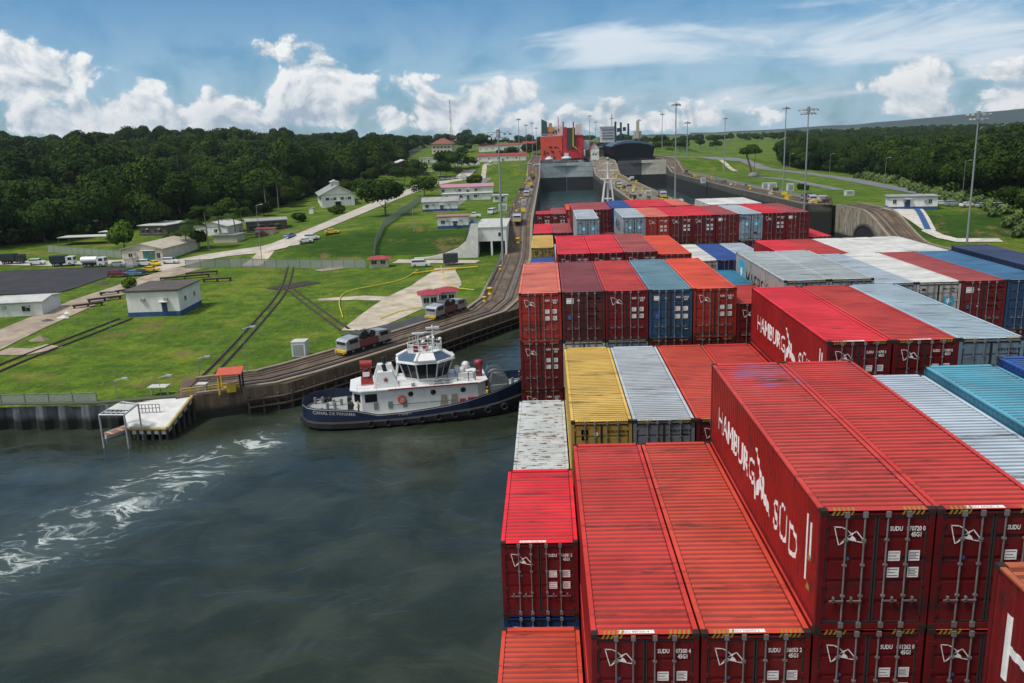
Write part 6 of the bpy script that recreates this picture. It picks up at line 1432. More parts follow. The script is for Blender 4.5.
b = MB(); p = [at_y(x_, y_, Y1+4) for x_, y_ in ((541.3, 119), (547, 122), (547.5, 136), (541.3, 136))]; b.ext([(v.x, v.z) for v in p][::-1], 'y', Y1+4, Y1+12); b.build('funnel', mat('funnel_teal', (.03, .08, .09), .6), rs)
b = MB(); slab(b, 549, 552, 123, 135, Y1+3, 2); slab(b, 548, 553.5, 128, 132, Y1+2.5, 3); b.build('crane_post', mat('crane_orange', (.55, .22, .07), .6), rs)
b = MB(); slab(b, 562.7, 563.8, 121.5, 136, Y1+3, 1); slab(b, 572.8, 574, 122, 128, Y1+3, 1); slab(b, 558, 558.5, 117, 127, Y1+8, .5); b.build('mast', rsd, rs)
b = MB(); slab(b, 549, 552, 146.3, 148, Y1-.3, .2); slab(b, 554.5, 556.5, 146.5, 148.2, Y1-.3, .2); slab(b, 558, 559, 147, 148, Y1-.3, .2); b.build('porthole', darkin, rs)
b = MB(); r9 = random.Random(9)
for k in range(14): x_ = 543+r9.random()*38; y0_ = 150+r9.random()*8; slab(b, x_, x_+.8+r9.random()*1.6, y0_, y0_+.6+r9.random()*1.4, Y1-.5, .4)
for k in range(9): x_ = 548+r9.random()*13; slab(b, x_, x_+.7, 128+r9.random()*6, 129+r9.random()*6+.5, Y1+5.6, .3)
b.build('hull_fitting', darkin, rs)
b = MB(); [b.tube(at_y(x_, 135.7, Y1+.3), at_y(x_, 134.2, Y1+.3), .12, n=4) for x_ in [541.5+k*1.6 for k in range(14)]]; b.tube(at_y(541.3, 134.2, Y1+.3), at_y(562, 134.2, Y1+.3), .12, n=4); b.build('railing', ligrey, rs)
b = MB(); [slab(b, 545.5+k*6, 545.8+k*6, 121+k % 3*2, 136, Y1+9+k, .4) for k in range(6)]; b.build('rigging', ligrey, rs)
for (px, py, w) in ((549, 159.5, 3.2), (566.5, 158.5, 4.0)):
    q = at_y(px, py, Y1-3.5); b = MB(); b.ball((q.x, q.y, q.z+.3), w, 2.2, 1.4, 10, 5); b.box(q.x-w*.4, q.x+w*.4, q.y-1, q.y+1, q.z+.8, q.z+4.0 if px > 560 else q.z+2.6); b.build('stern_boat', mat('boat_white', (.6, .62, .64), .5), rs)
Y2 = 655
ds = empty('bulk_ship', (0, 0, 0), label='dark blue-black vessel with a rounded stern in the right lane above the gates', cat='ship')
P2 = lambda x_, y_: at_y(x_, y_, Y2)
outl = [(616, 160.5), (650, 160.5), (652, 154), (653.3, 146.5), (648, 144.6), (640, 143.2), (632, 142.8), (624, 143.3), (616, 144.8), (611, 146.8), (612.5, 154)]
b = MB(); b.ext([(P2(*q).x, P2(*q).z) for q in outl][::-1], 'y', Y2-8, Y2+150); b.build('hull', mat('far_ship_dark', (.004, .007, .012), .6, spec=.2), ds)
outt = [(611, 146.6), (653.3, 146.3), (650, 143.5), (643, 141.2), (633, 140.2), (622, 141.4), (614, 144)]
b = MB(); b.ext([(P2(*q).x, P2(*q).z) for q in outt][::-1], 'y', Y2-5, Y2+60); b.build('stern_deck', mat('far_ship_deck_blue', (.07, .12, .16), .6), ds)
b = MB(); slab(b, 601, 614.5, 127, 142.5, Y2+70, 14); slab(b, 600, 616, 125.8, 127.2, Y2+69, 16); b.build('superstructure', mat('boat_white', (.6, .62, .64), .5), ds)
b = MB(); [slab(b, x_-.9, x_+.9, t_, 142, Y2+40+i*8, 2) for i, (x_, t_) in enumerate(((615.5, 121.5), (621, 122.3), (628.4, 123.5)))]; slab(b, 617, 620, 128, 132, Y2+44, 2); slab(b, 623, 626, 127, 131, Y2+50, 2); b.build('derrick', mat('derrick_dark', (.035, .05, .065), .6), ds)
b = MB(); slab(b, 636.5, 639.3, 121, 138.5, Y2+30, 3); slab(b, 634, 641.5, 131, 138.5, Y2+31, 4); slab(b, 611.3, 612.3, 114, 127, Y2+72, 1); slab(b, 609, 614.5, 118, 118.8, Y2+72, .6); b.build('mast', mat('mast_beige', (.45, .40, .30), .6), ds)
b = MB()
for z_ in (129.5, 132.3, 135.1, 137.9): slab(b, 602, 613.6, z_, z_+.9, Y2+69.6, .3)
b.build('window_band', darkin, ds)
b = MB(); [slab(b, 618+k*3.4, 618.5+k*3.4, 137.5, 143, Y2+12+k, .4) for k in range(9)]; slab(b, 617, 647, 139.6, 140.0, Y2+10, .3); b.build('deck_railing', mat('derrick_dark', (.035, .05, .065), .6), ds)

hs = house((36, 740, near_l(690)), 0, 15, 20, 8, 'dark machinery building between the two upper lanes', 'flat', wm=roofd, rm=roofg, wins=[(2, 3, 2, 1.5, 0), (8, 3, 2, 1.5, 0)])
# ---------------------------------------------------------------- sheet piling, dock, shelter, skiff
pile = concrete_wall_mat('sheet_pile_steel', (.16, .17, .18), 1.2, .5)
b = MB(); L = dense([(-150, 106.2), (-75, 105.2), (-61, 104.6), (-56.5, 105.4)], .8); vs = []
for i, p in enumerate(L): o = .35*(1 if (i//2) % 2 else -1); vs += [(p[0], p[1]+o, -2), (p[0], p[1]+o, h(p[0], 107)+.05)]
b.add(vs, [(2*i, 2*i+2, 2*i+3, 2*i+1) for i in range(len(L)-1)]); b.build('sheet_pile_wall', pile, label='ribbed steel sheet-pile wall along the water at the far left', cat='retaining wall')
b = MB(); L = dense([(-150, 106.2), (-75, 105.3), (-61, 104.8), (-51, 107)], 2); vs = []
for p in L: vs += [(p[0], p[1]+.3, h(p[0], 107)-.6), (p[0], p[1]+.3, h(p[0], 107)+.12), (p[0], p[1]+1.6, h(p[0], 109)+.12), (p[0], p[1]+1.6, h(p[0], 109)-.6)]
b.add(vs, [(i*4+k, i*4+k+1, i*4+k+5, i*4+k+4)[::-1] for i in range(len(L)-1) for k in range(3)]); b.build('coping', mat('mossy_coping', (.07, .08, .04), .95, dirt=.4), label='mossy coping strip on top of the sheet-pile wall', cat='coping')
dk = empty('dock_platform', (0, 0, 0), label='white concrete dock platform sloping down to the water beside the sheet piling', cat='dock')
A, B_, Cc, D_ = at(119, 402, 3.3), at(192, 397, 3.4), at(167, 429, 1.5), at(130, 429, 1.5)
b = MB(); b.add([A, D_, Cc, B_]+[v-Vector((0, 0, .7)) for v in (A, D_, Cc, B_)], [(0, 1, 2, 3), (7, 6, 5, 4), (0, 4, 5, 1), (1, 5, 6, 2), (2, 6, 7, 3), (3, 7, 4, 0)]); b.build('slab', mat('dock_white_concrete', (.58, .58, .56), .8, dirt=.25, scale=.8, dirtc=(.3, .27, .22)), dk)
b = MB(); b.tube(D_+Vector((0, 0, .05)), Cc+Vector((0, 0, .05)), .28, n=6); b.tube(Cc+Vector((0, 0, .05)), B_+Vector((0, 0, .05)), .28, n=6); b.build('edge_beam', mat('dock_edge_yellow', (.42, .33, .14), .8, dirt=.5), dk)
b = MB(); 
for P0, P1 in ((D_, Cc), (Cc, B_)):
    for t in [i/5 for i in range(6)]: q = P0.lerp(P1, t); b.tube(q+Vector((0, 0, -.1)), q+Vector((0, 0, -3.5)), .22, n=6)
b.build('pile', mat('dark_pile', (.05, .045, .04), .9), dk)
b = MB(); q0, q1 = at(139, 413, 2.6), at(160, 412, 2.6)
for t in [i/6 for i in range(7)]: q = q0.lerp(q1, t); b.tube(q, q+Vector((0, 0, 1.1)), .05, n=4)
for z in (.6, 1.1): b.tube(q0+Vector((0, 0, z)), q1+Vector((0, 0, z)), .05, n=4)
b.build('handrail', mat('handrail_rust', (.20, .12, .09), .7), dk)
cn = empty('boat_canopy', (0, 0, 0), label='open metal canopy frame over the water at the left end of the dock', cat='canopy')
E0, E1, E2, E3 = at(99, 415, 4.4), at(122, 402, 4.8), at(138, 404, 4.8), at(124, 415, 4.4)
b = MB()
for a_, c_ in ((E0, E1), (E1, E2), (E2, E3), (E3, E0)): b.tube(a_, c_, .12, n=5)
for t in [i/5 for i in range(6)]: b.tube(E0.lerp(E1, t), E3.lerp(E2, t), .09, n=4); b.tube(E0.lerp(E3, t), E1.lerp(E2, t), .07, n=4)
b.build('roof_frame', mat('frame_pale', (.42, .45, .46), .5, .3), cn)
for q in (E0, E1, E2, E3): MB().tube(q, (q.x, q.y, -1), .11, n=6).build('post', mat('frame_pale', (.42, .45, .46), .5, .3), cn)
b = MB(); s_ = [E0.lerp(E1, .35), E0.lerp(E1, .8), E3.lerp(E2, .8), E3.lerp(E2, .35)]; b.add([v+Vector((0, 0, .1)) for v in s_]+[v+Vector((0, 0, .16)) for v in s_], [(0, 1, 2, 3), (7, 6, 5, 4), (0, 4, 5, 1), (1, 5, 6, 2), (2, 6, 7, 3), (3, 7, 4, 0)]); b.build('roof_sheet', rooft, cn)
q = at(121, 433, 0); sk = empty('skiff', (q.x, q.y, 0), R(58), 'small white skiff with a red-brown interior moored under the canopy frame', 'boat')
st = [(-2.4, .75, .55), (-1.2, .9, .55), (.4, .9, .6), (1.6, .6, .75), (2.6, .06, .95)]
b = MB(); vs = []
for x, w, z in st: vs += [(x, -w, z), (x, -w*.7, -.1), (x, w*.7, -.1), (x, w, z)]
b.add(vs, [(i*4+k, (i+1)*4+k, (i+1)*4+k+1, i*4+k+1) for i in range(4) for k in range(3)]+[(0, 1, 2, 3)]); b.build('hull', mat('boat_white', (.6, .62, .64), .5), sk)
b = MB(); vs = []
for x, w, z in st: vs += [(x, -w*.88, z-.2), (x, w*.88, z-.2)]
b.add(vs, [(2*i, 2*i+2, 2*i+3, 2*i+1) for i in range(4)]); b.build('interior', mat('skiff_interior', (.26, .09, .05), .8), sk)
for x in (-1.5, 0, 1.1): MB().box(x-.15, x+.15, -.75, .75, .42, .5).build('thwart', mat('thwart_wood', (.4, .34, .26), .8), sk)
b = MB(); b.box(-2.75, -2.4, -.2, .2, .2, 1.1); b.build('outboard_motor', tyre, sk)
p = at(228, 394, 3.7); sh = empty('shelter', (p.x, p.y+1.5, 3.6), R(12), 'open red-roofed shelter on yellow posts at the end of the tow track', 'shelter')
b = MB(); b.add([(-1.7, -1.5, 2.7), (1.7, -1.5, 2.7), (1.7, 1.5, 3.0), (-1.7, 1.5, 3.0), (-1.7, -1.5, 2.82), (1.7, -1.5, 2.82), (1.7, 1.5, 3.14), (-1.7, 1.5, 3.14)], [(3, 2, 1, 0), (4, 5, 6, 7), (0, 1, 5, 4), (1, 2, 6, 5), (2, 3, 7, 6), (3, 0, 4, 7)]); b.build('roof', mat('shelter_roof_red', (.50, .09, .05), .7, dirt=.2), sh)
for x in (-1.4, 1.4):
    for y in (-1.2, 1.2): MB().tube((x, y, 0), (x, y, 2.85), .14, n=6).build('post', yel if x < 0 else tyre, sh)
MB().box(-1.2, 1.2, .6, 1.1, .35, .5).build('bench', yel, sh); MB().box(-.6, .6, -.4, .4, .0, 1.1).build('winch_box', yel, sh)
cabinet((p.x-4.2, p.y+1.8, 3.6), 1.3, 1.0, 1.1, 'dark blue-grey box left of the red-roofed shelter', CARM['silver'])
b = MB(); q0, q1 = Vector((-50.5, 107.6, 3.6)), Vector((-42.8, 110.6, 3.6))
for t in [i/7 for i in range(8)]: q = q0.lerp(q1, t); b.tube(q, q+Vector((0, 0, .9)), .07, n=5)
for z in (.5, .9): b.tube(q0+Vector((0, 0, z)), q1+Vector((0, 0, z)), .06, n=5)
b.build('railing', yel, label='yellow railing along the quay edge in front of the red-roofed shelter', cat='railing')
b = MB(); b.box(-1.3, 1.3, -.8, .8, 1.2, 1.3); b.box(-1.2, -1.1, -.1, .1, -.3, 1.2); b.box(1.1, 1.2, -.1, .1, -.3, 1.2); q = g(158, 396); b.build('work_table', rooft, label='small white-topped table on the grass above the dock', cat='table', loc=(q.x, q.y+.6, q.z))
# wooden fender timbers along the left wall
b = MB(); Lf = dense(pier_line[2:7], .5); 
for i in range(0, len(Lf)-4, 4): p_ = Lf[i]; b.box(p_[0]-.0, p_[0]+.28, p_[1]-.45, p_[1]-.05, -1.2, 2.5)
Lf2 = offs(Lf, -.5); 
for z in (.9, 2.0): b.path([(x, y, z) for x, y in Lf2[::5]], .17, 6)
b.build('timber_fender', mat('fender_timber', (.09, .065, .045), .95, dirt=.4), label='dark timber fendering along the waterline of the left approach wall', cat='fender')
# ---------------------------------------------------------------- people
def person(loc, a, label, vest, pants, parent=None):
    root = empty('person', loc, a, label, 'person', 'crew on the tugboat deck')
    pts = [(0, 0, .95), (0, 0, 1.2), (0, 0, 1.42), (0, 0, 1.54), (0, .01, 1.68), (0, .01, 1.78), (.1, 0, .88), (.13, .03, .48), (.14, 0, .08), (.15, .12, .04), (-.1, 0, .88), (-.15, -.04, .48), (-.16, 0, .08), (-.17, .12, .04), (.19, 0, 1.40), (.27, .02, 1.12), (.25, .2, .93), (-.19, 0, 1.40), (-.27, .02, 1.12), (-.25, .16, .92)]
    rad = [.15, .14, .14, .06, .09, .08, .09, .065, .045, .04, .09, .065, .045, .04, .07, .05, .04, .07, .05, .04]
    ed = [(0, 1), (1, 2), (2, 3), (3, 4), (4, 5), (0, 6), (6, 7), (7, 8), (8, 9), (0, 10), (10, 11), (11, 12), (12, 13), (2, 14), (14, 15), (15, 16), (2, 17), (17, 18), (18, 19)]
    me = bpy.data.meshes.new('body'); me.from_pydata(pts, ed, []); o = link(bpy.data.objects.new('body', me), root)
    md = o.modifiers.new('skin', 'SKIN'); o.modifiers.new('sub', 'SUBSURF').levels = 1
    for i, r in enumerate(rad): me.skin_vertices[0].data[i].radius = (r, r*.8)
    me.skin_vertices[0].data[0].use_root = True; me.materials.append(pants)
    b = MB(); b.lathe([(.19, .98), (.2, 1.2), (.21, 1.38), (.12, 1.48)], n=10); b.build('vest', vest, root)
    b = MB(); b.ball((0, .01, 1.80), .12, .13, .09, 10, 6); b.build('helmet', yel, root); return root
# ---------------------------------------------------------------- tugboat
navy = mat('tug_navy', (.006, .014, .045), .45, var=.15, scale=.5, dirt=.15); tblk = mat('tug_rubber_black', (.014, .014, .015), .75); twht = mat('tug_white', (.68, .69, .68), .4, var=.05, dirt=.12, dirtc=(.4, .34, .28)); tdeck = mat('tug_deck_grey', (.30, .32, .30), .8, dirt=.3)
tred = mat('tug_red', (.30, .025, .025), .45, dirt=.15); tgls = mat('tug_glass', (.008, .012, .018), .12, spec=.35); tgry = mat('tug_machinery', (.22, .24, .25), .5, .3, dirt=.3); tnavyroof = mat('tug_roof_blue', (.04, .08, .14), .4)
S0, S1 = Vector((-33.4, 106.0, 0)), Vector((-2.2, 112.4, 0)); ta = math.atan2(S1.y-S0.y, S1.x-S0.x)
tug = empty('tugboat', S0, ta, 'dark blue and white harbour tugboat pushing against the side of the container ship', 'tugboat')
HW = [(0, .2), (.15, 1.6), (.8, 3.2), (2.0, 4.2), (4, 4.9), (7, 5.2), (16, 5.25), (22, 5.1), (26, 4.3), (29, 2.9), (31, 1.4), (31.9, .2)]
XS = [0, .15, .45, .8, 1.4, 2, 3, 4, 5.5, 7, 10, 13, 16, 19, 22, 24, 26, 27.5, 29, 30, 31, 31.6, 31.9]
def rail_z(x): return lin([(0, 3.0), (4, 2.9), (8, 2.5), (9.2, 1.75), (13, 1.8), (20, 2.3), (26, 3.5), (32, 4.7)], x)
def deck_z(x): return lin([(0, 1.6), (18, 1.6), (26, 2.3), (32, 3.4)], x)
def ring(off, zf, ks=1.0): 
    r_ = [(x+(0 if 0 < x < 31.9 else (-off if x == 0 else off)), -(lin(HW, x)+off)*ks, zf(x)) for x in XS]; l_ = [(x, -y, z) for x, y, z in reversed(r_)]
    return r_+l_
def loft(rings, mats, close=False):
    b = MB(); n = len(rings[0])
    for r_ in rings: b.v += r_
    for k in range(len(rings)-1):
        for i in range(n): j = (i+1) % n; b.f.append((k*n+i, k*n+j, (k+1)*n+j, (k+1)*n+i)); b.mi.append(mats[k]); b.sm.append(False)
    return b
fz = lambda x: lin([(0, 1.15), (14, 1.0), (24, 1.6), (32, 2.6)], x)
b = loft([ring(-1.0, lambda x: -1.2, .8), ring(-.15, lambda x: .1), ring(.0, lambda x: fz(x)-.9), ring(.38, lambda x: fz(x)-.75), ring(.42, lambda x: fz(x)-.1), ring(.05, lambda x: fz(x)+.05), ring(.0, rail_z), ring(-.14, lambda x: rail_z(x)), ring(-.16, deck_z)], [1, 1, 1, 1, 1, 0, 0, 0])
b.build('hull', [navy, tblk], tug)
r_ = ring(-.15, deck_z); n = len(XS); b = MB(); b.add(r_, [(i, i+1, 2*n-2-i, 2*n-1-i) for i in range(n-1)]); b.build('deck', tdeck, tug)
b = loft([ring(.012, lambda x: rail_z(x)-.16), ring(.012, lambda x: rail_z(x)-.10)], [0]); b.build('sheer_stripe', [white_paint], tug)
for k in range(9):                   # tyre fenders
    x = 9+k*2.2; b = MB(); b.lathe([(.28, -.12), (.48, -.12), (.48, .12), (.28, .12), (.28, -.12)], n=12); o = b.build('tyre_fender', tblk, tug); o.rotation_euler = (R(90), 0, 0); o.location = (x, -5.72, fz(x)-.35)
# deckhouse
def frus(b, x0, x1, y0, y1, z0, X0, X1, Y0, Y1_, z1, m=0): b.add([(x0, y0, z0), (x1, y0, z0), (x1, y1, z0), (x0, y1, z0), (X0, Y0, z1), (X1, Y0, z1), (X1, Y1_, z1), (X0, Y1_, z1)], [(3, 2, 1, 0), (4, 5, 6, 7), (0, 1, 5, 4), (1, 2, 6, 5), (2, 3, 7, 6), (3, 0, 4, 7)], m)
b = MB(); b.prism([(6.8, -2.4), (8, -3.5), (23.4, -3.5), (24.6, -2.4), (24.6, 2.4), (23.4, 3.5), (8, 3.5), (6.8, 2.4)], 1.6, 4.5); b.prism([(6.5, -2.6), (7.9, -3.8), (23.6, -3.8), (24.9, -2.6), (24.9, 2.6), (23.6, 3.8), (7.9, 3.8), (6.5, 2.6)], 4.5, 4.62)
dh = b.build('deckhouse', twht, tug)
for x, y, w in ((8.4, -3.53, 1.6),): MB().box(x, x+w, y, y+.02, 3.0, 4.1).build('window', tgls, dh)
b = MB(); b.add([(7.0, -2.62, 3.0), (7.8, -3.36, 3.0), (7.8, -3.36, 4.1), (7.0, -2.62, 4.1)], [(0, 1, 2, 3)]); b.build('window', tgls, dh)
for x in (14.4, 17.4, 21.4): o = MB().lathe([(.01, 0), (.36, 0), (.36, .05), (.01, .05)], n=12).build('porthole', tgls, dh); o.rotation_euler = (R(90), 0, 0); o.location = (x, -3.51, 3.7)
for x in (18.8, 20.2): MB().ext([(x-.55, 1.7), (x+.55, 1.7), (x+.35, 3.2), (x-.35, 3.2)], 'y', -3.58, -3.52).build('vent_panel', mat('tug_panel_beige', (.28, .24, .18), .7), dh)
o = MB().lathe([(.35, -.09), (.55, -.09), (.55, .09), (.35, .09), (.35, -.09)], n=14).build('lifebuoy', mat('lifebuoy_red', (.6, .08, .03), .6), dh); o.rotation_euler = (R(90), 0, 0); o.location = (13.2, -3.62, 3.1)
b = MB(); 
for x in (7.5, 10, 12.5, 15, 17.5, 20, 22.5): b.tube((x, -3.75, 4.6), (x, -3.75, 5.5), .035, n=4)
b.tube((7.5, -3.75, 5.5), (22.5, -3.75, 5.5), .035, n=4); b.tube((7.5, -3.75, 5.05), (22.5, -3.75, 5.05), .03, n=4); b.build('handrail', twht, dh)
MB().box(11.5, 23.5, -3.86, -3.80, 4.5, 4.66).build('red_trim', tred, dh)
b = MB(); b.box(22.0, 23.2, -3.75, -3.55, 1.75, 2.6); b.box(24.7, 25.0, -1.0, .2, 1.9, 4.0); b.box(20.9, 21.7, -3.7, -3.53, 2.0, 2.5); b.build('hose_box', tred, dh)
# upper house, wheelhouse
b = MB(); frus(b, 11.5, 22, -2.7, 2.7, 4.62, 12.0, 21.6, -2.5, 2.5, 4.95); b.build('upper_deckhouse', twht, tug)
oc = lambda r, cx, k=1.0: [(cx+r*math.cos(R(22.5+45*i))*k, r*math.sin(R(22.5+45*i))) for i in range(8)]
def loft8(a, za, c, zc): b = MB(); b.add([(*p, za) for p in a]+[(*p, zc) for p in c], [(i, (i+1) % 8, (i+1) % 8+8, i+8) for i in range(8)]+[tuple(range(7, -1, -1)), tuple(range(8, 16))]); return b
CX = 16.8
wh_ = loft8(oc(2.35, CX, 1.2), 5.9, oc(2.6, CX, 1.2), 6.5); wh_.build('wheelhouse_base', twht, tug)
gl = loft8(oc(2.55, CX, 1.2), 6.5, oc(3.15, CX, 1.2), 8.7).build('wheelhouse_window', tgls, tug)
b = MB(); lo, hi = oc(2.6, CX, 1.2), oc(3.22, CX, 1.2)
for i in range(8):
    b.tube((*lo[i], 6.5), (*hi[i], 8.7), .11, n=5); m0 = ((lo[i][0]+lo[(i+1) % 8][0])/2, (lo[i][1]+lo[(i+1) % 8][1])/2); m1 = ((hi[i][0]+hi[(i+1) % 8][0])/2, (hi[i][1]+hi[(i+1) % 8][1])/2); b.tube((*m0, 6.5), (*m1, 8.7), .06, n=4)
b.build('window_mullion', twht, gl)
rf = loft8(oc(3.6, CX, 1.2), 8.7, oc(3.5, CX, 1.2), 8.95).build('wheelhouse_roof', twht, tug)
loft8(oc(3.3, CX, 1.2), 8.95, oc(2.0, CX, 1.25), 9.75).build('roof_skylight', tnavyroof, rf)
b = MB(); 
for i in (1, 5, 3, 7): a_ = oc(3.4, CX, 1.2)[i]; c_ = oc(2.0, CX, 1.25)[i]; b.tube((*a_, 9.0), (*c_, 9.8), .3, n=5)
b.prism([(CX-1.2, -3.35), (CX+1.2, -3.35), (CX+1.0, -1.9), (CX-1.0, -1.9)], 8.97, [9.2, 9.2, 9.85, 9.85]); b.prism([(p[0], p[1]) for p in oc(2.0, CX, 1.25)], 9.75, 9.9); b.build('roof_rib', twht, rf)
b = MB()
for i in range(8): a_ = oc(1.95, CX, 1.25)[i]; c_ = oc(1.95, CX, 1.25)[(i+1) % 8]; b.tube((*a_, 9.9), (*a_, 10.9), .05, n=4); b.tube((*a_, 10.9), (*c_, 10.9), .05, n=4); b.tube((*a_, 10.4), (*c_, 10.4), .04, n=4)
b.build('roof_railing', twht, rf)
b = MB(); b.tube((CX+1.2, 0, 9.9), (CX+1.2, 0, 13.2), .22, .12, 8); b.box(CX+.0, CX+2.4, -.12, .12, 12.2, 12.35); b.box(CX+1.1, CX+1.3, -1.4, 1.4, 11.6, 11.75); b.tube((CX-.8, .4, 9.9), (CX-.8, .4, 12.0), .12, n=6); b.build('mast', twht, tug)
b = MB(); b.box(CX+.3, CX+2.1, -.18, .18, 12.7, 12.95); b.box(CX-1.6, CX, .2, .6, 12.0, 12.2); b.build('radar', twht, tug)
b = MB(); [b.ball((CX+dx, dy, z), .28) for dx, dy, z in ((-.2, -1.0, 11.2), (.6, 1.0, 11.3), (2.2, .9, 11.0))]; b.build('antenna_dome', twht, tug)
b = MB(); b.box(CX-1.6, CX-.9, -1.2, -.6, 9.9, 10.8); b.box(CX-.3, CX+.3, -1.0, -.5, 9.9, 10.9); b.build('fire_monitor', tred, tug)
# funnels with emblem, red tower aft, davit
for s in (-1, 1):
    b = MB(); frus(b, 9.6, 13.0, s*2.0-.9, s*2.0+.9, 4.62, 10.3, 12.2, s*2.0-.6, s*2.0+.6, 6.7); f_ = b.build('funnel', twht, tug)
    if s < 0:
        b = MB(); pts = [(11.3+(.40 if i % 2 == 0 else .18)*math.sin(math.pi*i/5), 0, 5.7+(.40 if i % 2 == 0 else .18)*math.cos(math.pi*i/5)) for i in range(10)]
        pts = [(x, -2.9+(z-4.62)*.1163-.03, z) for x, y, z in pts]; b.add(pts+[(11.3, -2.9+(5.7-4.62)*.1163-.03, 5.7)], [(10, (i+1) % 10, i) for i in range(10)]); b.build('star_emblem', tred, f_)
    b = MB(); b.tube((11.3, s*2.0, 6.6), (11.1, s*2.0, 7.6), .28, n=8); b.build('exhaust_pipe', tblk, f_)
b = MB(); b.box(8.0, 9.6, -1.0, .6, 4.62, 5.5); b.box(8.2, 8.6, -.9, -.3, 5.5, 7.2); b.box(9.0, 9.4, -.3, .3, 5.5, 7.2); b.tube((8.0, -.3, 7.4), (9.6, -.3, 7.4), .55, n=10); b.build('crane', tred, tug)
MB().box(8.3, 9.2, -1.12, -1.02, 5.9, 6.5).build('crane_panel', twht, tug)
b = MB(); b.tube((12.6, -1.3, 4.7), (13.2, -1.3, 7.8), .1, n=5); b.tube((12.6, 1.3, 4.7), (13.2, 1.3, 7.8), .1, n=5); b.build('wheelhouse_stair', twht, tug)
b = MB(); b.lathe([(.01, 4.62), (.45, 4.62), (.45, 6.3), (.62, 6.3), (.62, 6.8), (.01, 6.9)], (24.0, -.5, 0), 12); b.build('foam_monitor', tred, tug)
b = MB(); b.box(20.8, 23.0, -1.8, 1.8, 4.62, 5.5); b.ball((21.6, -1, 5.8), .5); b.ball((22.3, .8, 5.9), .6); b.build('liferaft', twht, tug)
for o in tug.children:
    if o.name.split('.')[0] in ('wheelhouse_base', 'wheelhouse_window', 'wheelhouse_roof', 'mast', 'radar', 'antenna_dome', 'fire_monitor'): o.location.z = -1.15
b = MB(); r7 = random.Random(7)      # aerials, pipes and small gear on the tug's roofs
for k in range(16): x, y = CX+r7.uniform(-2.2, 2.2), r7.uniform(-1.8, 1.8); b.tube((x, y, 8.7), (x+r7.uniform(-.1, .1), y, 8.7+r7.uniform(.6, 2.6)), .045, n=4)
for k in range(6): x, y = CX+r7.uniform(-2, 2), r7.uniform(-1.5, 1.5); b.box(x-.2, x+.2, y-.2, y+.2, 8.7, 8.7+r7.uniform(.3, .9))
b.build('aerial', twht, tug)
b = MB()
for k in range(10): x = 13.5+r7.uniform(0, 9); y = r7.choice((-3.1, 3.0)); b.box(x-.25, x+.25, y-.2, y+.2, 4.62, 4.62+r7.uniform(.3, .9))
for x in (19.5, 20.8, 22.3, 23.2): b.tube((x, -2.6, 4.6), (x, -2.6, 5.9), .09, n=6); b.tube((x, -2.6, 5.9), (x+.6, -2.6, 5.9), .09, n=6)
b.build('deck_vent', tgry, tug)
b = MB(); [b.box(9.5+k*1.9, 10.1+k*1.9, -3.56, -3.51, 1.9, 2.9) for k in range(3)]; b.box(11.3, 20.5, -3.62, -3.56, 2.35, 2.45); b.build('deckhouse_door', tgry, tug)
# bow winch
wz = deck_z(26); wn = empty('x', (0, 0, 0)); bpy.data.objects.remove(wn)
b = MB(); b.tube((26.4, -2.0, wz+1.5), (26.4, 2.0, wz+1.5), .75, n=14); [b.tube((26.4, y-.08, wz+1.5), (26.4, y+.08, wz+1.5), 1.5, n=18) for y in (-2.0, -.2, 2.0)]; wd_ = b.build('winch_drum', tgry, tug)
b = MB(); b.tube((26.4, -1.8, wz+1.5), (26.4, -.3, wz+1.5), 1.1, n=14); b.tube((26.4, .0, wz+1.5), (26.4, 1.8, wz+1.5), 1.05, n=14); b.build('tow_rope', mat('rope_blue_grey', (.16, .18, .22), .9), wd_)
b = MB(); b.box(25.2, 27.6, -2.7, -2.2, wz, wz+1.4); b.box(25.2, 27.6, 2.2, 2.7, wz, wz+1.4); b.tube((25.0, -2.3, wz), (25.6, -2.3, wz+3.1), .09, n=5); b.tube((25.6, -2.3, wz+3.1), (27.2, -2.3, wz+2.4), .09, n=5); b.tube((25.0, 2.3, wz), (25.6, 2.3, wz+3.1), .09, n=5); b.build('winch_frame', tgry, wd_)
def bitts(x, y, z): b = MB(); [b.tube((x+d, y, z), (x+d, y, z+.9), .2, n=8) for d in (-.5, .5)]; b.tube((x-.7, y, z+.6), (x+.7, y, z+.6), .1, n=6); b.build('mooring_bitts', tgry, tug)
for x, y in ((3.8, -.6), (4.6, .8), (29.2, 0), (2.2, -2.6), (2.0, 2.4), (24.9, -3.6), (30, -1.0)): bitts(x, y, deck_z(x))
b = MB(); [b.ball((x, y, 1.9), .35) for x, y in ((3.4, 3.2), (2.8, 2.9))]; b.box(6.0, 6.6, -1.6, -.4, 1.6, 2.4); b.box(5.9, 6.5, .6, 1.8, 1.6, 2.6); b.build('deck_locker', tblk, tug)
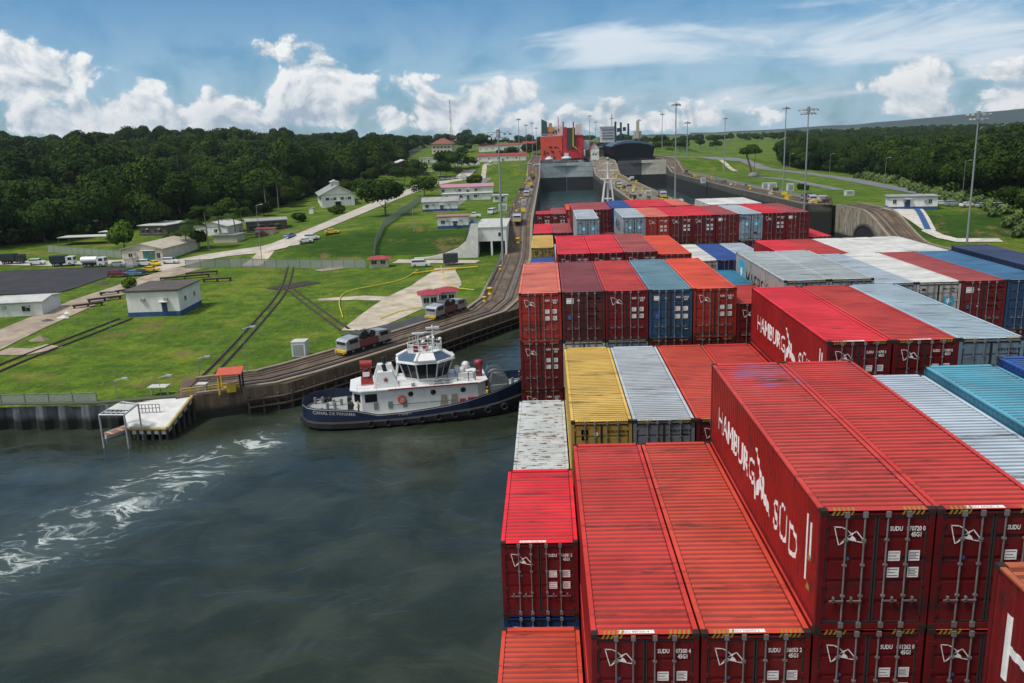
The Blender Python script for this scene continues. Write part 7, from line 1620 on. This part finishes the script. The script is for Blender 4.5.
b = MB(); b.box(29.6, 31.0, -.7, .6, deck_z(30), deck_z(30)+.7); b.build('bow_fairlead', mat('fairlead_ochre', (.35, .22, .06), .7), tug)
# name and port on the hull
def hull_text(s, x0, h_, zf, nm, mirror=False, th=.006):
    b = MB(); def_ = []
    def fn(u, v, w):
        x = x0+u; return (x, -(lin(HW, x)+.028), zf(x)+v)
    add_text(b, s, h_, fn, 0, thick=th); b.build(nm, white_paint, tug)
hull_text('CANAL DE PANAMA', 1.6, .42, lambda x: rail_z(x)-.75, 'hull_lettering')
hull_text('CERRO', 12.6, .38, lambda x: 1.32, 'hull_lettering')
b = MB(); add_text(b, 'CERRO', .5, lambda u, v, w: (16.6+u, -3.86-.0, 4.0) if False else (17.0+u, -3.2+v*.75, 4.635), 0, thick=.01); b.build('deckhouse_lettering', black_ink, tug)
def on_tug(x, y, z): ca, sa = math.cos(ta), math.sin(ta); return (S0.x+x*ca-y*sa, S0.y+x*sa+y*ca, z)
darkc = mat('dark_overalls', (.02, .025, .035), .9)
person(on_tug(7.5, -4.2, 1.62), 2.0, 'crew member in yellow vest beside the aft end of the tug deckhouse', yel, darkc)
person(on_tug(6.7, -3.6, 1.62), .6, 'crew member in dark overalls crouched near the tug\'s aft bulwark gap', darkc, darkc)
person(on_tug(29.6, -.5, deck_z(29.6)), -1.2, 'crew member with yellow helmet standing on the tug bow', darkc, darkc)
person(on_tug(24.6, -4.2, deck_z(24.6)), -.4, 'crew member kneeling beside the tug winch in yellow vest', yel, darkc)
# ---------------------------------------------------------------- air
hz = bpy.data.materials.new('haze'); hz.use_nodes = True; T = NT(hz.node_tree); hz.node_tree.nodes.clear()
vol = T.n('ShaderNodeVolumePrincipled', {'Density': .000045, 'Anisotropy': .2}); vol.inputs['Color'].default_value = (.78, .88, 1.0, 1)
T.n('ShaderNodeOutputMaterial', {'Volume': vol.outputs[0]})
MB().box(-7000, 9000, -1500, 9000, -40, 420).build('haze', hz, kind='stuff', label='thin haze in the air', cat='haze')
for o in bpy.data.objects:
    if o.parent is None and 'label' in o and len(o['label'].split()) > 16: print('LONG', o['label'])
